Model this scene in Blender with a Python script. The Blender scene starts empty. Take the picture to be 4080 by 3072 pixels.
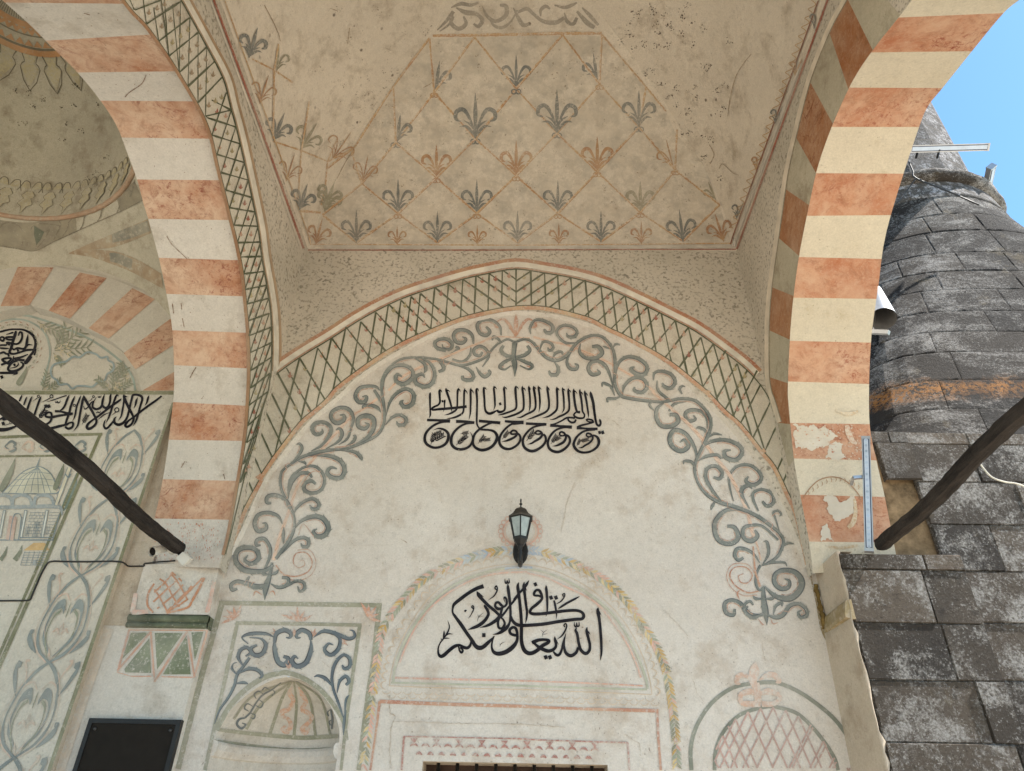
import bpy, bmesh, math, random
from mathutils import Vector, Matrix
from mathutils.geometry import tessellate_polygon
from mathutils.bvhtree import BVHTree
random.seed(7)
SC = bpy.context.scene
COL = SC.collection
# ------------------------------------------------------------------ camera, sky, sun, exposure
PITCH, YAW, ROLL = math.radians(33.809), math.radians(-1.392), math.radians(1.295)
FPX = 2800.0                                   # focal length in photo pixels (4080 wide)
CAM = Vector((0, 0, 1.6))
FWD = Vector((math.sin(YAW)*math.cos(PITCH), math.cos(YAW)*math.cos(PITCH), math.sin(PITCH)))
_r = Vector((math.cos(YAW), -math.sin(YAW), 0)); _u = _r.cross(FWD)
RGT = math.cos(ROLL)*_r + math.sin(ROLL)*_u
UPV = -math.sin(ROLL)*_r + math.cos(ROLL)*_u
cd = bpy.data.cameras.new('camera'); cam = bpy.data.objects.new('camera', cd); COL.objects.link(cam)
cd.sensor_width = 36; cd.lens = 36*FPX/4080; cd.clip_start = .05; cd.clip_end = 3000
M3 = Matrix((RGT, UPV, -FWD)).transposed()
cam.matrix_world = Matrix.Translation(CAM) @ M3.to_4x4()
SC.camera = cam
SUN_DIR = Vector((.60, -.065, .80)).normalized()      # towards the sun
SUN_EL = math.asin(SUN_DIR.z); SUN_AZ = math.atan2(SUN_DIR.x, SUN_DIR.y)
w = bpy.data.worlds.new('World'); SC.world = w; w.use_nodes = True
nt = w.node_tree; bg = nt.nodes['Background']
sk = nt.nodes.new('ShaderNodeTexSky'); sk.sky_type = 'NISHITA'; sk.sun_disc = False
sk.sun_elevation = SUN_EL; sk.sun_rotation = SUN_AZ; sk.altitude = 600; sk.air_density = 1.0; sk.dust_density = .4; sk.ozone_density = 1.4
tint = nt.nodes.new('ShaderNodeMix'); tint.data_type = 'RGBA'; tint.blend_type = 'MULTIPLY'; tint.inputs[0].default_value = 1; tint.inputs[7].default_value = (.70, .95, 1.0, 1)
nt.links.new(sk.outputs[0], tint.inputs[6]); nt.links.new(tint.outputs[2], bg.inputs[0]); bg.inputs[1].default_value = .11
sd = bpy.data.lights.new('sun', 'SUN'); sd.energy = 4.6; sd.angle = math.radians(.5); sd.color = (1, .945, .875)
so = bpy.data.objects.new('sun', sd); COL.objects.link(so); so.location = (8, -3, 20)
so.rotation_euler = (-SUN_DIR).to_track_quat('-Z', 'Y').to_euler()
SC.view_settings.view_transform = 'Standard'; SC.view_settings.look = 'None'
SC.view_settings.gamma = 1; SC.view_settings.use_curve_mapping = False
SC.view_settings.exposure = 1.5
try:
    SC.cycles.max_bounces = 8; SC.cycles.diffuse_bounces = 5
except Exception: pass

# ------------------------------------------------------------------ picture <-> place
def ray(x, y): return (FPX*FWD + (x-2040)*RGT - (y-1536)*UPV).normalized()
CR = {}
for _n, _oy in zip('ABCE', (0, 780, 1560, 2242)):
    for _i, _ox in enumerate((0, 1000, 2000, 2980)): CR[_n+str(_i+1)] = (_ox, _oy, 2.0073)
CR.update(D=(0, 0, 1/1.8445), O=(0, 0, 1), U1=(1680, 1530, 5.821), U2=(2040, 1530, 5.821), W1=(1720, 2290, 4.76), W2=(2060, 2290, 4.76),
          L1=(0, 1550, 6.144), L2=(320, 1550, 6.144), LC=(0, 1260, 5.95), P1=(3080, 2100, 3.085), P2=(500, 2080, 2.602), DZ=(0, 640, 3.2045), LN=(1960, 1960, 3.175))
def px(c, x, y):
    ox, oy, s = CR[c]; return ox+x/s, oy+y/s
class PlaneY:
    def __init__(s, y): s.y = y
    def hit(s, x, y):
        d = ray(x, y); return CAM + d*(s.y/d.y), Vector((0, -1, 0))
class PlaneX:
    def __init__(s, x): s.x = x
    def hit(s, x, y):
        d = ray(x, y); return CAM + d*(s.x/d.x), Vector((-1 if s.x > 0 else 1, 0, 0))
class Surf:
    def __init__(s, verts, faces): s.b = BVHTree.FromPolygons([tuple(v) for v in verts], faces)
    def hit(s, x, y):
        d = ray(x, y); loc, n, i, t = s.b.ray_cast(CAM, d)
        if loc is None: return None, None
        return loc, (n if n.dot(d) < 0 else -n)
YB = 4.5; YL = 4.53; YE = 4.40; XL = -1.955; XR = 1.84; XLF = -2.52; XRF = 2.352; Z0 = 6.06
WALL, LUN, ENT, SIDE, RSIDE = PlaneY(YB), PlaneY(YL), PlaneY(YE), PlaneX(XL), PlaneX(XR)

# ------------------------------------------------------------------ objects
def link(o, parent=None):
    COL.objects.link(o)
    if parent is not None: o.parent = parent; o.matrix_parent_inverse = parent.matrix_basis.inverted()
    return o
def thing(name, label, cat, loc, group=None):
    o = bpy.data.objects.new(name, None); o.location = loc; COL.objects.link(o); o['label'] = label; o['category'] = cat
    o.empty_display_size = .1
    if group: o['group'] = group
    return o
def mobj(name, verts, faces, mats, parent=None, idx=None, smooth=False, uv=None):
    me = bpy.data.meshes.new(name); me.from_pydata([tuple(v) for v in verts], [], faces)
    for m in (mats if isinstance(mats, (list, tuple)) else [mats]): me.materials.append(m)
    if idx: me.polygons.foreach_set('material_index', idx)
    if smooth: me.polygons.foreach_set('use_smooth', [True]*len(me.polygons))
    if uv:
        l = me.uv_layers.new(name='uv')
        for p in me.polygons:
            for li, vi in zip(p.loop_indices, p.vertices): l.data[li].uv = uv[vi]
    me.update()
    return link(bpy.data.objects.new(name, me), parent)
def bmobj(name, bm, mats, parent=None, smooth=False):
    me = bpy.data.meshes.new(name); bmesh.ops.recalc_face_normals(bm, faces=bm.faces[:]); bm.to_mesh(me); bm.free()
    for m in (mats if isinstance(mats, (list, tuple)) else [mats]): me.materials.append(m)
    if smooth: me.polygons.foreach_set('use_smooth', [True]*len(me.polygons))
    return link(bpy.data.objects.new(name, me), parent)
def box(bm, a, b, bevel=0):
    r = bmesh.ops.create_cube(bm, size=1)
    for v in r['verts']:
        v.co = Vector([(a[i]+b[i])/2 + v.co[i]*(b[i]-a[i]) for i in range(3)])
    if bevel:
        es = list({e for v in r['verts'] for e in v.link_edges})
        bmesh.ops.bevel(bm, geom=es, offset=bevel, segments=2, affect='EDGES', profile=.5)
def tube(bm, pts, rad, n=10, cap=True):
    pts = [Vector(p) for p in pts]; rings = []
    prev = None
    for i, p in enumerate(pts):
        t = (pts[min(i+1, len(pts)-1)] - pts[max(i-1, 0)]).normalized()
        a = prev if prev is not None else (Vector((0, 0, 1)) if abs(t.z) < .9 else Vector((1, 0, 0)))
        a = (a - t*a.dot(t)).normalized(); b = t.cross(a); prev = a
        r = rad[i] if isinstance(rad, (list, tuple)) else rad
        rings.append([bm.verts.new(p + (a*math.cos(k*2*math.pi/n) + b*math.sin(k*2*math.pi/n))*r) for k in range(n)])
    for q, s in zip(rings, rings[1:]):
        for k in range(n): bm.faces.new((q[k], q[(k+1) % n], s[(k+1) % n], s[k]))
    if cap: bm.faces.new(rings[0]); bm.faces.new(rings[-1])
def lathe(bm, prof, c, n=16, phase=0):
    rings = []
    for r, z in prof:
        rings.append([bm.verts.new((c[0]+r*math.cos(phase+k*2*math.pi/n), c[1]+r*math.sin(phase+k*2*math.pi/n), c[2]+z)) for k in range(n)])
    for q, s in zip(rings, rings[1:]):
        for k in range(n): bm.faces.new((q[k], q[(k+1) % n], s[(k+1) % n], s[k]))
    bm.faces.new(rings[0]); bm.faces.new(rings[-1])
def flat(name, outer, holes, mats, parent, axis='y', c=0., uvs=False, sub=0):
    """polygon with holes in plane axis=c; points are (a,z)"""
    loops = [outer]+list(holes)
    tri = tessellate_polygon([[Vector((p[0], p[1], 0)) for p in l] for l in loops])
    P = [p for l in loops for p in l]
    V = [(p[0], c, p[1]) if axis == 'y' else (c, p[0], p[1]) for p in P]
    return mobj(name, V, [tuple(t) for t in tri], mats, parent, uv=P if uvs else None)
def cat(pts, n=6):
    """Catmull-Rom through tuples of any length"""
    if len(pts) < 3: 
        return [tuple(a+(b-a)*k/n for a, b in zip(pts[0], pts[1])) for k in range(n+1)]
    q = [tuple(2*a-b for a, b in zip(pts[0], pts[1]))]+list(pts)+[tuple(2*a-b for a, b in zip(pts[-1], pts[-2]))]
    out = []
    for i in range(1, len(q)-2):
        for k in range(n):
            t = k/n
            out.append(tuple(.5*((2*p1)+(-p0+p2)*t+(2*p0-5*p1+4*p2-p3)*t*t+(-p0+3*p1-3*p2+p3)*t**3) for p0, p1, p2, p3 in zip(q[i-1], q[i], q[i+1], q[i+2])))
    out.append(tuple(pts[-1])); return out
def parse(s, w0=20):
    out = []; w = w0
    for t in s.split():
        v = [float(a) for a in t.split(',')]
        if len(v) > 2: w = v[2]
        out.append((v[0], v[1], w))
    return out

# ------------------------------------------------------------------ materials
class NT:
    def __init__(s, name):
        s.m = bpy.data.materials.new(name); s.m.use_nodes = True; s.t = s.m.node_tree; s.n = s.t.nodes; s.b = s.n['Principled BSDF']
        s.pos = None
    def new(s, t, **k):
        n = s.n.new(t)
        for a, v in k.items(): setattr(n, a, v)
        return n
    def set(s, sock, v):
        if isinstance(v, bpy.types.NodeSocket): s.t.links.new(v, sock)
        elif isinstance(v, (tuple, list)) and len(v) == 3 and sock.type == 'RGBA': sock.default_value = (*v, 1)
        else: sock.default_value = v
    def P(s):
        if s.pos is None: s.pos = s.new('ShaderNodeNewGeometry').outputs['Position']
        return s.pos
    def scale(s, v, k):
        m = s.new('ShaderNodeMapping'); s.set(m.inputs[0], v); m.inputs['Scale'].default_value = k; return m.outputs[0]
    def noise(s, sc, det=5, rough=.6, vec=None, dist=0, off=None):
        n = s.new('ShaderNodeTexNoise'); v = vec or s.P()
        if off is not None:
            m = s.new('ShaderNodeMapping'); s.set(m.inputs[0], v); m.inputs['Location'].default_value = (off, off*1.7, off*.6); v = m.outputs[0]
        s.set(n.inputs['Vector'], v); n.inputs['Scale'].default_value = sc; n.inputs['Detail'].default_value = det
        n.inputs['Roughness'].default_value = rough; n.inputs['Distortion'].default_value = dist
        return n.outputs['Fac']
    def ramp(s, f, a, b, va=0., vb=1.):
        r = s.new('ShaderNodeMapRange'); r.clamp = True; s.set(r.inputs[0], f)
        for i, v in zip((1, 2, 3, 4), (a, b, va, vb)): r.inputs[i].default_value = v
        return r.outputs[0]
    def mix(s, f, a, b, mode='MIX'):
        m = s.new('ShaderNodeMix', data_type='RGBA', blend_type=mode)
        s.set(m.inputs[0], f); s.set(m.inputs[6], a); s.set(m.inputs[7], b); return m.outputs[2]
    def math(s, op, a, b=0.):
        m = s.new('ShaderNodeMath', operation=op); s.set(m.inputs[0], a); s.set(m.inputs[1], b); return m.outputs[0]
    def bump(s, h, st=.3, d=.01):
        b = s.new('ShaderNodeBump'); b.inputs['Strength'].default_value = st; b.inputs['Distance'].default_value = d
        s.set(b.inputs['Height'], h); s.t.links.new(b.outputs[0], s.b.inputs['Normal'])
    def done(s, col, rough=.9, spec=.15, metal=0):
        s.set(s.b.inputs['Base Color'], col); s.set(s.b.inputs['Roughness'], rough); s.b.inputs['Specular IOR Level'].default_value = spec
        s.b.inputs['Metallic'].default_value = metal; return s.m
def ground_col(k, kind):
    """colour socket of a worn plaster surface"""
    G = dict(lunette=((.685, .635, .57), (.59, .535, .465), (.42, .33, .245), .575, .3),
             vault=((.78, .70, .585), (.67, .60, .50), (.33, .26, .185), .58, .3),
             band=((.69, .635, .53), (.58, .53, .435), (.28, .22, .15), .6, .2),
             white=((.655, .61, .54), (.56, .51, .44), (.34, .28, .21), .58, .3),
             cream=((.66, .59, .46), (.58, .51, .39), (.42, .33, .2), .64, .1),
             entry=((.63, .58, .485), (.54, .49, .405), (.36, .31, .23), .65, .06),
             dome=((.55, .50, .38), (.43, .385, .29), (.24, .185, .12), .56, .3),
             beige=((.56, .48, .38), (.44, .36, .27), (.27, .2, .13), .57, .25))[kind]
    a, b, st, th, sp = G
    n1 = k.noise(1.1, 6, .62); n2 = k.noise(4.5, 8, .7, off=3); n3 = k.noise(22, 8, .75, off=9)
    c = k.mix(k.ramp(n1, .35, .68), a, b)
    c = k.mix(k.ramp(n2, th-.06, th+.14, 0, .75), c, st)
    c = k.mix(k.ramp(n3, .52, .72, 0, .5), c, tuple(x*.62 for x in a)); c = k.mix(k.ramp(n3, .28, .44, .35, 0), c, tuple(min(.8, x*1.2) for x in a))
    c = k.mix(k.ramp(k.noise(95, 5, .7, off=15), .35, .65, .0, .30), c, tuple(x*.55 for x in b))
    n4 = k.noise(75, 3, .5, off=5)
    m = k.math('MULTIPLY', k.ramp(n4, .66, .72), k.ramp(n2, .5-sp*.3, .62, .12, 1))
    c = k.mix(k.math('MULTIPLY', m, .75), c, tuple(x*.35 for x in st))
    return c, n2, n3
def plaster(name, kind):
    k = NT(name); c, n2, n3 = ground_col(k, kind)
    if kind == 'vault':   # old dark insect spots and drips
        v = k.new('ShaderNodeTexVoronoi'); k.set(v.inputs['Vector'], k.P()); v.inputs['Scale'].default_value = 7.5; v.inputs['Randomness'].default_value = 1
        big = k.ramp(k.noise(1.3, 2, .5, off=21), .5, .6)
        f = k.math('MULTIPLY', k.ramp(k.math('ADD', v.outputs['Distance'], k.math('MULTIPLY', k.noise(60, 3, .6), .14)), .13, .2, 1, 0), big)
        c = k.mix(k.math('MULTIPLY', f, .8), c, (.09, .065, .045))
    k.bump(k.math('ADD', k.math('MULTIPLY', n2, .7), k.math('MULTIPLY', n3, .45)), .5, .02)
    return k.done(c)
def paint(name, col, ground='lunette', wear=.25, col2=None, sc=55, streak=None):
    k = NT(name); g, n2, n3 = ground_col(k, ground)
    n = k.noise(sc, 6, .72, off=13); n5 = k.noise(7, 4, .6, off=31)
    p = k.mix(k.ramp(n5, .35, .65), col, col2 or tuple(min(1, x*1.35+.01) for x in col))
    if wear > .05:
        f = k.math('ADD', k.ramp(n, .28+wear*.65, .18+wear*.5, 0, .62), k.ramp(k.noise(2.2, 4, .6, off=44), .4, .62, wear*.25, wear*1.1)); f = k.math('MINIMUM', f, .9)
        c = k.mix(f, p, g)
    else: c = p
    k.bump(n3, .3, .01)
    return k.done(c)
def stripe(name, pal):
    k = NT(name)
    a, b, d = pal
    n1 = k.noise(3.2, 8, .72, dist=.4); n2 = k.noise(14, 8, .75, off=4)
    c = k.mix(k.ramp(n1, .36, .62), a, b)
    c = k.mix(k.ramp(k.noise(2.3, 6, .7, dist=.5, off=91), .42, .66, 0, .6), c, tuple(v*.35+.65*u for v, u in zip(b, (.60, .47, .35))))
    c = k.mix(k.ramp(n2, .56, .72, 0, .5), c, tuple(x*.6 for x in a))
    v = k.scale(k.P(), (1.3, 1.3, 2.4)); n3 = k.noise(5.5, 9, .78, vec=v, dist=1.2, off=8)
    patch = k.ramp(k.noise(1.6, 3, .55, off=61), .46, .6, .15, 1)
    c = k.mix(k.math('MULTIPLY', k.ramp(n3, .55, .62, 0, .9), patch), c, d)
    c = k.mix(k.math('MULTIPLY', k.ramp(k.noise(30, 7, .8, dist=.8, off=71), .54, .62, 0, .8), patch), c, d)
    n4 = k.noise(60, 6, .75, off=2); c = k.mix(k.ramp(n4, .52, .68, 0, .38), c, (.58, .42, .30)); c = k.mix(k.ramp(k.noise(9, 9, .8, dist=.6, off=81), .5, .66, 0, .55), c, tuple(x*.62 for x in a))
    k.bump(k.math('ADD', n2, n1), .45, .012)
    return k.done(c)
MAT = {}
for _k in ('lunette', 'vault', 'band', 'white', 'cream', 'entry', 'dome', 'beige'): MAT[_k] = plaster(_k+'_plaster', _k)
MAT['orange'] = stripe('orange_limewash', ((.41, .19, .105), (.58, .40, .28), (.22, .06, .04)))
MAT['orange_bright'] = stripe('orange_limewash_fresh', ((.40, .155, .08), (.54, .32, .205), (.25, .06, .035)))
MAT['orange_dark'] = stripe('orange_limewash_shaded', ((.32, .13, .055), (.40, .20, .10), (.20, .06, .025)))  # shaded copy of the orange, for the bay side of the right arch
def marbled():
    k = NT('sponged_plaster'); n1 = k.noise(1.4, 5, .6); n2 = k.noise(38, 4, .6, off=3); n3 = k.noise(13, 5, .6, off=7)
    c = k.mix(k.ramp(n1, .35, .65), (.62, .56, .47), (.50, .455, .375))
    f = k.math('MULTIPLY', k.ramp(n2, .52, .6), k.ramp(n3, .36, .6, .25, 1))
    c = k.mix(k.math('MULTIPLY', f, .72), c, (.15, .135, .105))
    c = k.mix(k.ramp(k.noise(60, 3, .6, off=17), .6, .7, 0, .5), c, (.3, .22, .13))
    k.bump(n3, .3, .01); return k.done(c)
MAT['marbled'] = marbled()
def stone(name, light=.5, rust=0., bw=.85, bh=.31, uv=True):
    k = NT(name)
    u = k.new('ShaderNodeUVMap'); u.uv_map = 'uv'
    dn = k.new('ShaderNodeTexNoise'); k.set(dn.inputs['Vector'], u.outputs[0]); dn.inputs['Scale'].default_value = 1.7; dn.inputs['Detail'].default_value = 4
    va = k.new('ShaderNodeVectorMath', operation='MULTIPLY_ADD'); k.set(va.inputs[0], dn.outputs['Color']); va.inputs[1].default_value = (.09, .05, 0); k.set(va.inputs[2], u.outputs[0])
    br = k.new('ShaderNodeTexBrick'); k.set(br.inputs['Vector'], va.outputs[0]); br.offset = .43; br.squash = 1.25; br.squash_frequency = 3
    for nme, v in (('Scale', 1), ('Mortar Size', .008), ('Mortar Smooth', .25), ('Bias', 0), ('Brick Width', bw), ('Row Height', bh)): br.inputs[nme].default_value = v
    br.inputs['Color1'].default_value = (.0, .0, .0, 1); br.inputs['Color2'].default_value = (1, 1, 1, 1); br.inputs['Mortar'].default_value = (.5, .5, .5, 1)
    fac = br.outputs['Fac']
    n1 = k.noise(1.5, 7, .68); n2 = k.noise(9, 9, .8, off=5); n3 = k.noise(48, 6, .75, off=2)
    c = k.mix(br.outputs['Color'], (.045, .042, .044), (.105, .097, .09))
    c = k.mix(k.ramp(n1, .38, .62, 0, .6), c, (.055, .048, .036))
    lich = k.math('MULTIPLY', k.ramp(n2, .47, .62), k.ramp(k.noise(1.1, 5, .6, off=12), .4, .62, .12, 1))
    lich = k.math('MULTIPLY', lich, k.ramp(n3, .38, .6))
    c = k.mix(k.math('MULTIPLY', lich, light*1.5), c, (.40, .39, .40))
    c = k.mix(k.ramp(n3, .58, .72, 0, .5), c, (.30, .28, .26))
    c = k.mix(k.ramp(k.noise(70, 3, .5, off=3), .56, .66, 0, .75), c, (.018, .016, .018))
    if rust:
        sep = k.new('ShaderNodeSeparateXYZ'); k.set(sep.inputs[0], k.P())
        band = k.math('SUBTRACT', 1., k.math('MULTIPLY', k.math('ABSOLUTE', k.math('SUBTRACT', sep.outputs[2], rust)), 2.6))
        f = k.math('MULTIPLY', k.ramp(band, 0, .8), k.ramp(n2, .5, .6))
        c = k.mix(k.math('MULTIPLY', f, .9), c, (.30, .12, .03))
    c = k.mix(k.math('MULTIPLY', fac, .6), c, (.10, .08, .06))
    h = k.math('ADD', k.math('ADD', k.math('MULTIPLY', n2, 1.), k.math('MULTIPLY', n3, .8)), k.math('MULTIPLY', fac, -.8))
    k.bump(h, .9, .03)
    return k.done(c, .9, .2)
MAT['stone'] = stone('weathered_ashlar', .75); MAT['stone_dark'] = stone('dark_ashlar', .4, rust=4.55); MAT['stone_pale'] = stone('pale_ashlar', 1.0, bw=1.1)
def simple(name, col, rough=.6, spec=.4, metal=0, var=.35, sc=14, bump=0):
    k = NT(name); n = k.noise(sc, 6, .7)
    c = k.mix(k.ramp(n, .3, .7), tuple(x*(1-var) for x in col), tuple(min(1, x*(1+var)) for x in col))
    if bump: k.bump(n, bump, .01)
    return k.done(c, rough, spec, metal)
MAT['iron'] = simple('black_iron', (.016, .015, .014), .45, .4, .3)
MAT['bronze'] = simple('worn_lantern_roof', (.065, .054, .042), .55, .4, .4, .4, 40)
MAT['glass'] = simple('frosted_glass', (.30, .335, .32), .35, .5, 0, .25, 30)
MAT['pvc'] = simple('white_plastic', (.62, .6, .54), .5, .4, 0, .06)
MAT['alu'] = simple('grey_aluminium', (.42, .42, .42), .4, .5, .7, .1)
MAT['alu_in'] = simple('lamp_inside', (.17, .16, .15), .5, .4, .3, .2)
MAT['lens'] = simple('led_lens_strip', (.46, .52, .60), .3, .5, 0, .1)
MAT['navy'] = simple('led_gasket', (.012, .02, .06), .5)
MAT['led'] = simple('led_dot', (.36, .43, .53), .3, .5)
MAT['dark'] = simple('dark_interior', (.012, .010, .009), .8, .1)
MAT['wood'] = simple('dark_wood', (.045, .026, .018), .7, .2, 0, .5, 8)
MAT['board'] = simple('black_board', (.020, .017, .014), .7, .06, 0, .15)
MAT['cable'] = simple('black_cable', (.02, .019, .018), .6)
MAT['cable_w'] = simple('white_cable', (.55, .52, .44), .6)
MAT['paving'] = simple('stone_paving', (.56, .50, .405), .9, .1, 0, .15, 2)
def beam_mat():
    k = NT('old_timber'); v = k.scale(k.P(), (9, 1.1, 9)); n = k.noise(3, 8, .75, vec=v); n2 = k.noise(20, 6, .7, off=4)
    c = k.mix(k.ramp(n, .35, .68), (.010, .008, .007), (.058, .046, .038)); c = k.mix(k.ramp(n2, .62, .75, 0, .6), c, (.11, .085, .065))
    k.bump(k.math('ADD', n, n2), .8, .02); return k.done(c, .85, .2)
MAT['beam'] = beam_mat()
MAT['rubble'] = simple('broken_brown_plaster', (.20, .135, .075), .9, .1, 0, .75, 7, .8)
_pc = {}
def pm(name, col, ground='lunette', wear=.25, **k):
    key = (name, ground)
    if key not in _pc: _pc[key] = paint(name+'_on_'+ground, col, ground, wear, **k)
    return _pc[key]
def BLUE(g='lunette'): return pm('grey_blue_paint', (.115, .135, .125), g, .22, col2=(.215, .235, .215))
def BLUED(g='lunette'): return pm('dark_blue_grey_paint', (.06, .075, .08), g, .15)
def GREEN(g='band'): return pm('dark_green_line', (.07, .08, .043), g, .16)
def OLIVE(g='lunette'): return pm('olive_border', (.20, .20, .135), g, .3, col2=(.29, .285, .20))
def RED(g='lunette'): return pm('faded_red', (.40, .165, .10), g, .34, col2=(.50, .28, .18))
def REDD(g='band'): return pm('deep_red', (.27, .075, .045), g, .3)
def PINK(g='lunette'): return pm('pale_pink', (.56, .39, .29), g, .3)
def OCHRE(g='vault'): return pm('ochre_rope', (.45, .225, .08), g, .42, col2=(.54, .35, .16))
def INK(g='lunette'): return pm('black_ink', (.012, .011, .014), g, .02)
def WHT(g='band'): return pm('white_fillet', (.60, .56, .48), g, .12)
def GREY(g='vault'): return pm('grey_paint', (.20, .19, .165), g, .3)

# ------------------------------------------------------------------ painting on surfaces
class Paint:
    """thin layers of paint lying on a surface; every stroke becomes a ribbon on it"""
    def __init__(s, surf, off=.003): s.s = surf; s.V = []; s.F = []; s.I = []; s.M = []; s.k = 0; s.off = off; s.minw = .5
    def mi(s, m):
        if m not in s.M: s.M.append(m)
        return s.M.index(m)
    def lay(s):
        s.k = (s.k+1) % 60; return s.off + s.k*.00006
    def strip(s, m, L, R, off=None):
        i0 = len(s.V); o0 = off or s.lay(); mi = s.mi(m); run = []
        n = max(1, len(L)-1)
        for j, (a, b) in enumerate(zip(L, R)):
            p, pn = s.s.hit(*a); q, qn = s.s.hit(*b)
            if p is None or q is None: run.append(None); continue
            e = o0 + .00005*j/n
            run.append(len(s.V)); s.V += [p+pn*e, q+qn*e]
        for a, b in zip(run, run[1:]):
            if a is None or b is None: continue
            s.F.append((a, a+1, b+1, b)); s.I.append(mi)
    def stroke(s, m, c, pts, n=5, w0=20, straight=False, k=1., jit=0):
        P = parse(pts, w0) if isinstance(pts, str) else [tuple(p) if len(p) > 2 else (*p, w0) for p in pts]
        if straight:
            Q = []
            for a, b in zip(P, P[1:]):
                Q += [tuple(a[i]+(b[i]-a[i])*t/n for i in range(3)) for t in range(n)]
            Q.append(P[-1])
        else: Q = cat(P, n)
        L = []; R = []
        for i, q in enumerate(Q):
            a = Q[max(0, i-1)]; b = Q[min(len(Q)-1, i+1)]
            dx, dy = b[0]-a[0], b[1]-a[1]; l = math.hypot(dx, dy) or 1
            hw = max(q[2], s.minw)/2*k*(1+random.uniform(-jit, jit)); nx, ny = -dy/l*hw, dx/l*hw
            L.append(px(c, q[0]+nx, q[1]+ny)); R.append(px(c, q[0]-nx, q[1]-ny))
        s.strip(m, L, R)
        return Q
    def scroll(s, m, md, c, pts, n=5, k=.84, tr=None):
        """brushed scroll: body, darker edge and a few feathered barbs"""
        Q = [(a, b, w_*k) for a, b, w_ in s.stroke(m, c, pts, n, k=k)]
        E = []
        for i, q in enumerate(Q):
            a = Q[max(0, i-1)]; b = Q[min(len(Q)-1, i+1)]; dx, dy = b[0]-a[0], b[1]-a[1]; l = math.hypot(dx, dy) or 1
            E.append((q[0]-dy/l*q[2]*.4, q[1]+dx/l*q[2]*.4, q[2]*.2))
        s.stroke(md, c, [e for e in E], 1, straight=True)
        if tr is not None and len(Q) > 24:
            R_ = []
            for i in range(8, len(Q)-8):
                q = Q[i]; a = Q[i-1]; b = Q[i+1]; dx, dy = b[0]-a[0], b[1]-a[1]; l = math.hypot(dx, dy) or 1; e = 1 if (b[0]-a[0])*(Q[i+2][1]-q[1])-(b[1]-a[1])*(Q[i+2][0]-q[0]) > 0 else -1
                R_.append((q[0]-e*dy/l*(q[2]*.5+9), q[1]+e*dx/l*(q[2]*.5+9), 4.5))
            s.stroke(tr, c, R_, 1, straight=True, jit=.6)
        for i in range(6, len(Q)-6, 4):
            q = Q[i]
            if q[2] < 18: continue
            a = Q[i-1]; b = Q[i+1]; dx, dy = b[0]-a[0], b[1]-a[1]; l = math.hypot(dx, dy) or 1; t = (dx/l, dy/l); nn = (dy/l, -dx/l)
            x0, y0 = q[0]+nn[0]*q[2]*.3, q[1]+nn[1]*q[2]*.3
            s.stroke(m, c, [(x0, y0, q[2]*.3), (x0+(nn[0]*.45-t[0]*.6)*q[2], y0+(nn[1]*.45-t[1]*.6)*q[2], 1)], 2)
    def poly(s, m, c, pts):
        P = [px(c, *p) for p in pts]
        tri = tessellate_polygon([[Vector((p[0], p[1], 0)) for p in P]]); o = s.lay(); i0 = len(s.V)
        H = [s.s.hit(*p) for p in P]
        if any(h[0] is None for h in H): return
        for h, n in H: s.V.append(h+n*o)
        for t in tri: s.F.append(tuple(i0+a for a in t)); s.I.append(s.mi(m))
    def dia(s, m, c, x, y, d, rot=0):
        s.poly(m, c, [(x+d/2*math.cos(rot+a), y+d/2*math.sin(rot+a)) for a in (.35, 1.75, 3.49, 4.89)])
    def ring(s, m, c, x, y, r, w, ry=None, n=14):
        s.stroke(m, c, [(x+r*math.cos(a*2*math.pi/n), y+(ry or r)*math.sin(a*2*math.pi/n), w) for a in range(n+1)], 2)
    def leaf(s, m, c, x, y, ang, ln, wd):
        dx, dy = math.cos(ang), math.sin(ang)
        s.stroke(m, c, [(x, y, wd*.25), (x+dx*ln*.45-dy*ln*.06, y+dy*ln*.45+dx*ln*.06, wd), (x+dx*ln, y+dy*ln, 1)], 3)
    def sprig(s, m, c, x, y, ang, ln, n=5, wd=None):
        dx, dy = math.cos(ang), math.sin(ang); wd = wd or ln*.07
        s.stroke(m, c, [(x, y, wd*.45), (x+dx*ln*.5, y+dy*ln*.5, wd*.4), (x+dx*ln, y+dy*ln, 1)], 3)
        for i in range(n):
            t = .2+.75*i/n
            for sg in (-1, 1): s.leaf(m, c, x+dx*ln*t, y+dy*ln*t, ang+sg*.75, ln*.3, wd)
    def fleur(s, m, c, x, y, h, tilt=0, mir=(-1, 1), line=None, sq=1.):
        ca, sa = math.cos(tilt), math.sin(tilt)
        def T(pts): return [(x+(px_*ca-py_*sa)*h, y+(px_*sa+py_*ca)*h*sq, max(w_*h, .4)) for px_, py_, w_ in pts]
        k = line or 1.
        s.stroke(m, c, T([(0, .05, .05*k), (0, -.35, .10*k), (0, -.62, .11*k), (0, -1, .01)]), 4)
        for g in mir:
            s.stroke(m, c, T([(0, 0, .04*k), (g*.10, -.36, .07*k), (g*.26, -.62, .12*k), (g*.42, -.58, .12*k), (g*.44, -.42, .10*k), (g*.32, -.36, .03*k)]), 4)
            s.stroke(m, c, T([(0, 0, .03*k), (g*.12, -.17, .09*k), (g*.22, -.25, .07*k), (g*.36, -.24, .01)]), 3)
            s.stroke(m, c, T([(0, -.1, .03*k), (g*.10, -.28, .07*k), (g*.26, -.38, .01)]), 3)
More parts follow.
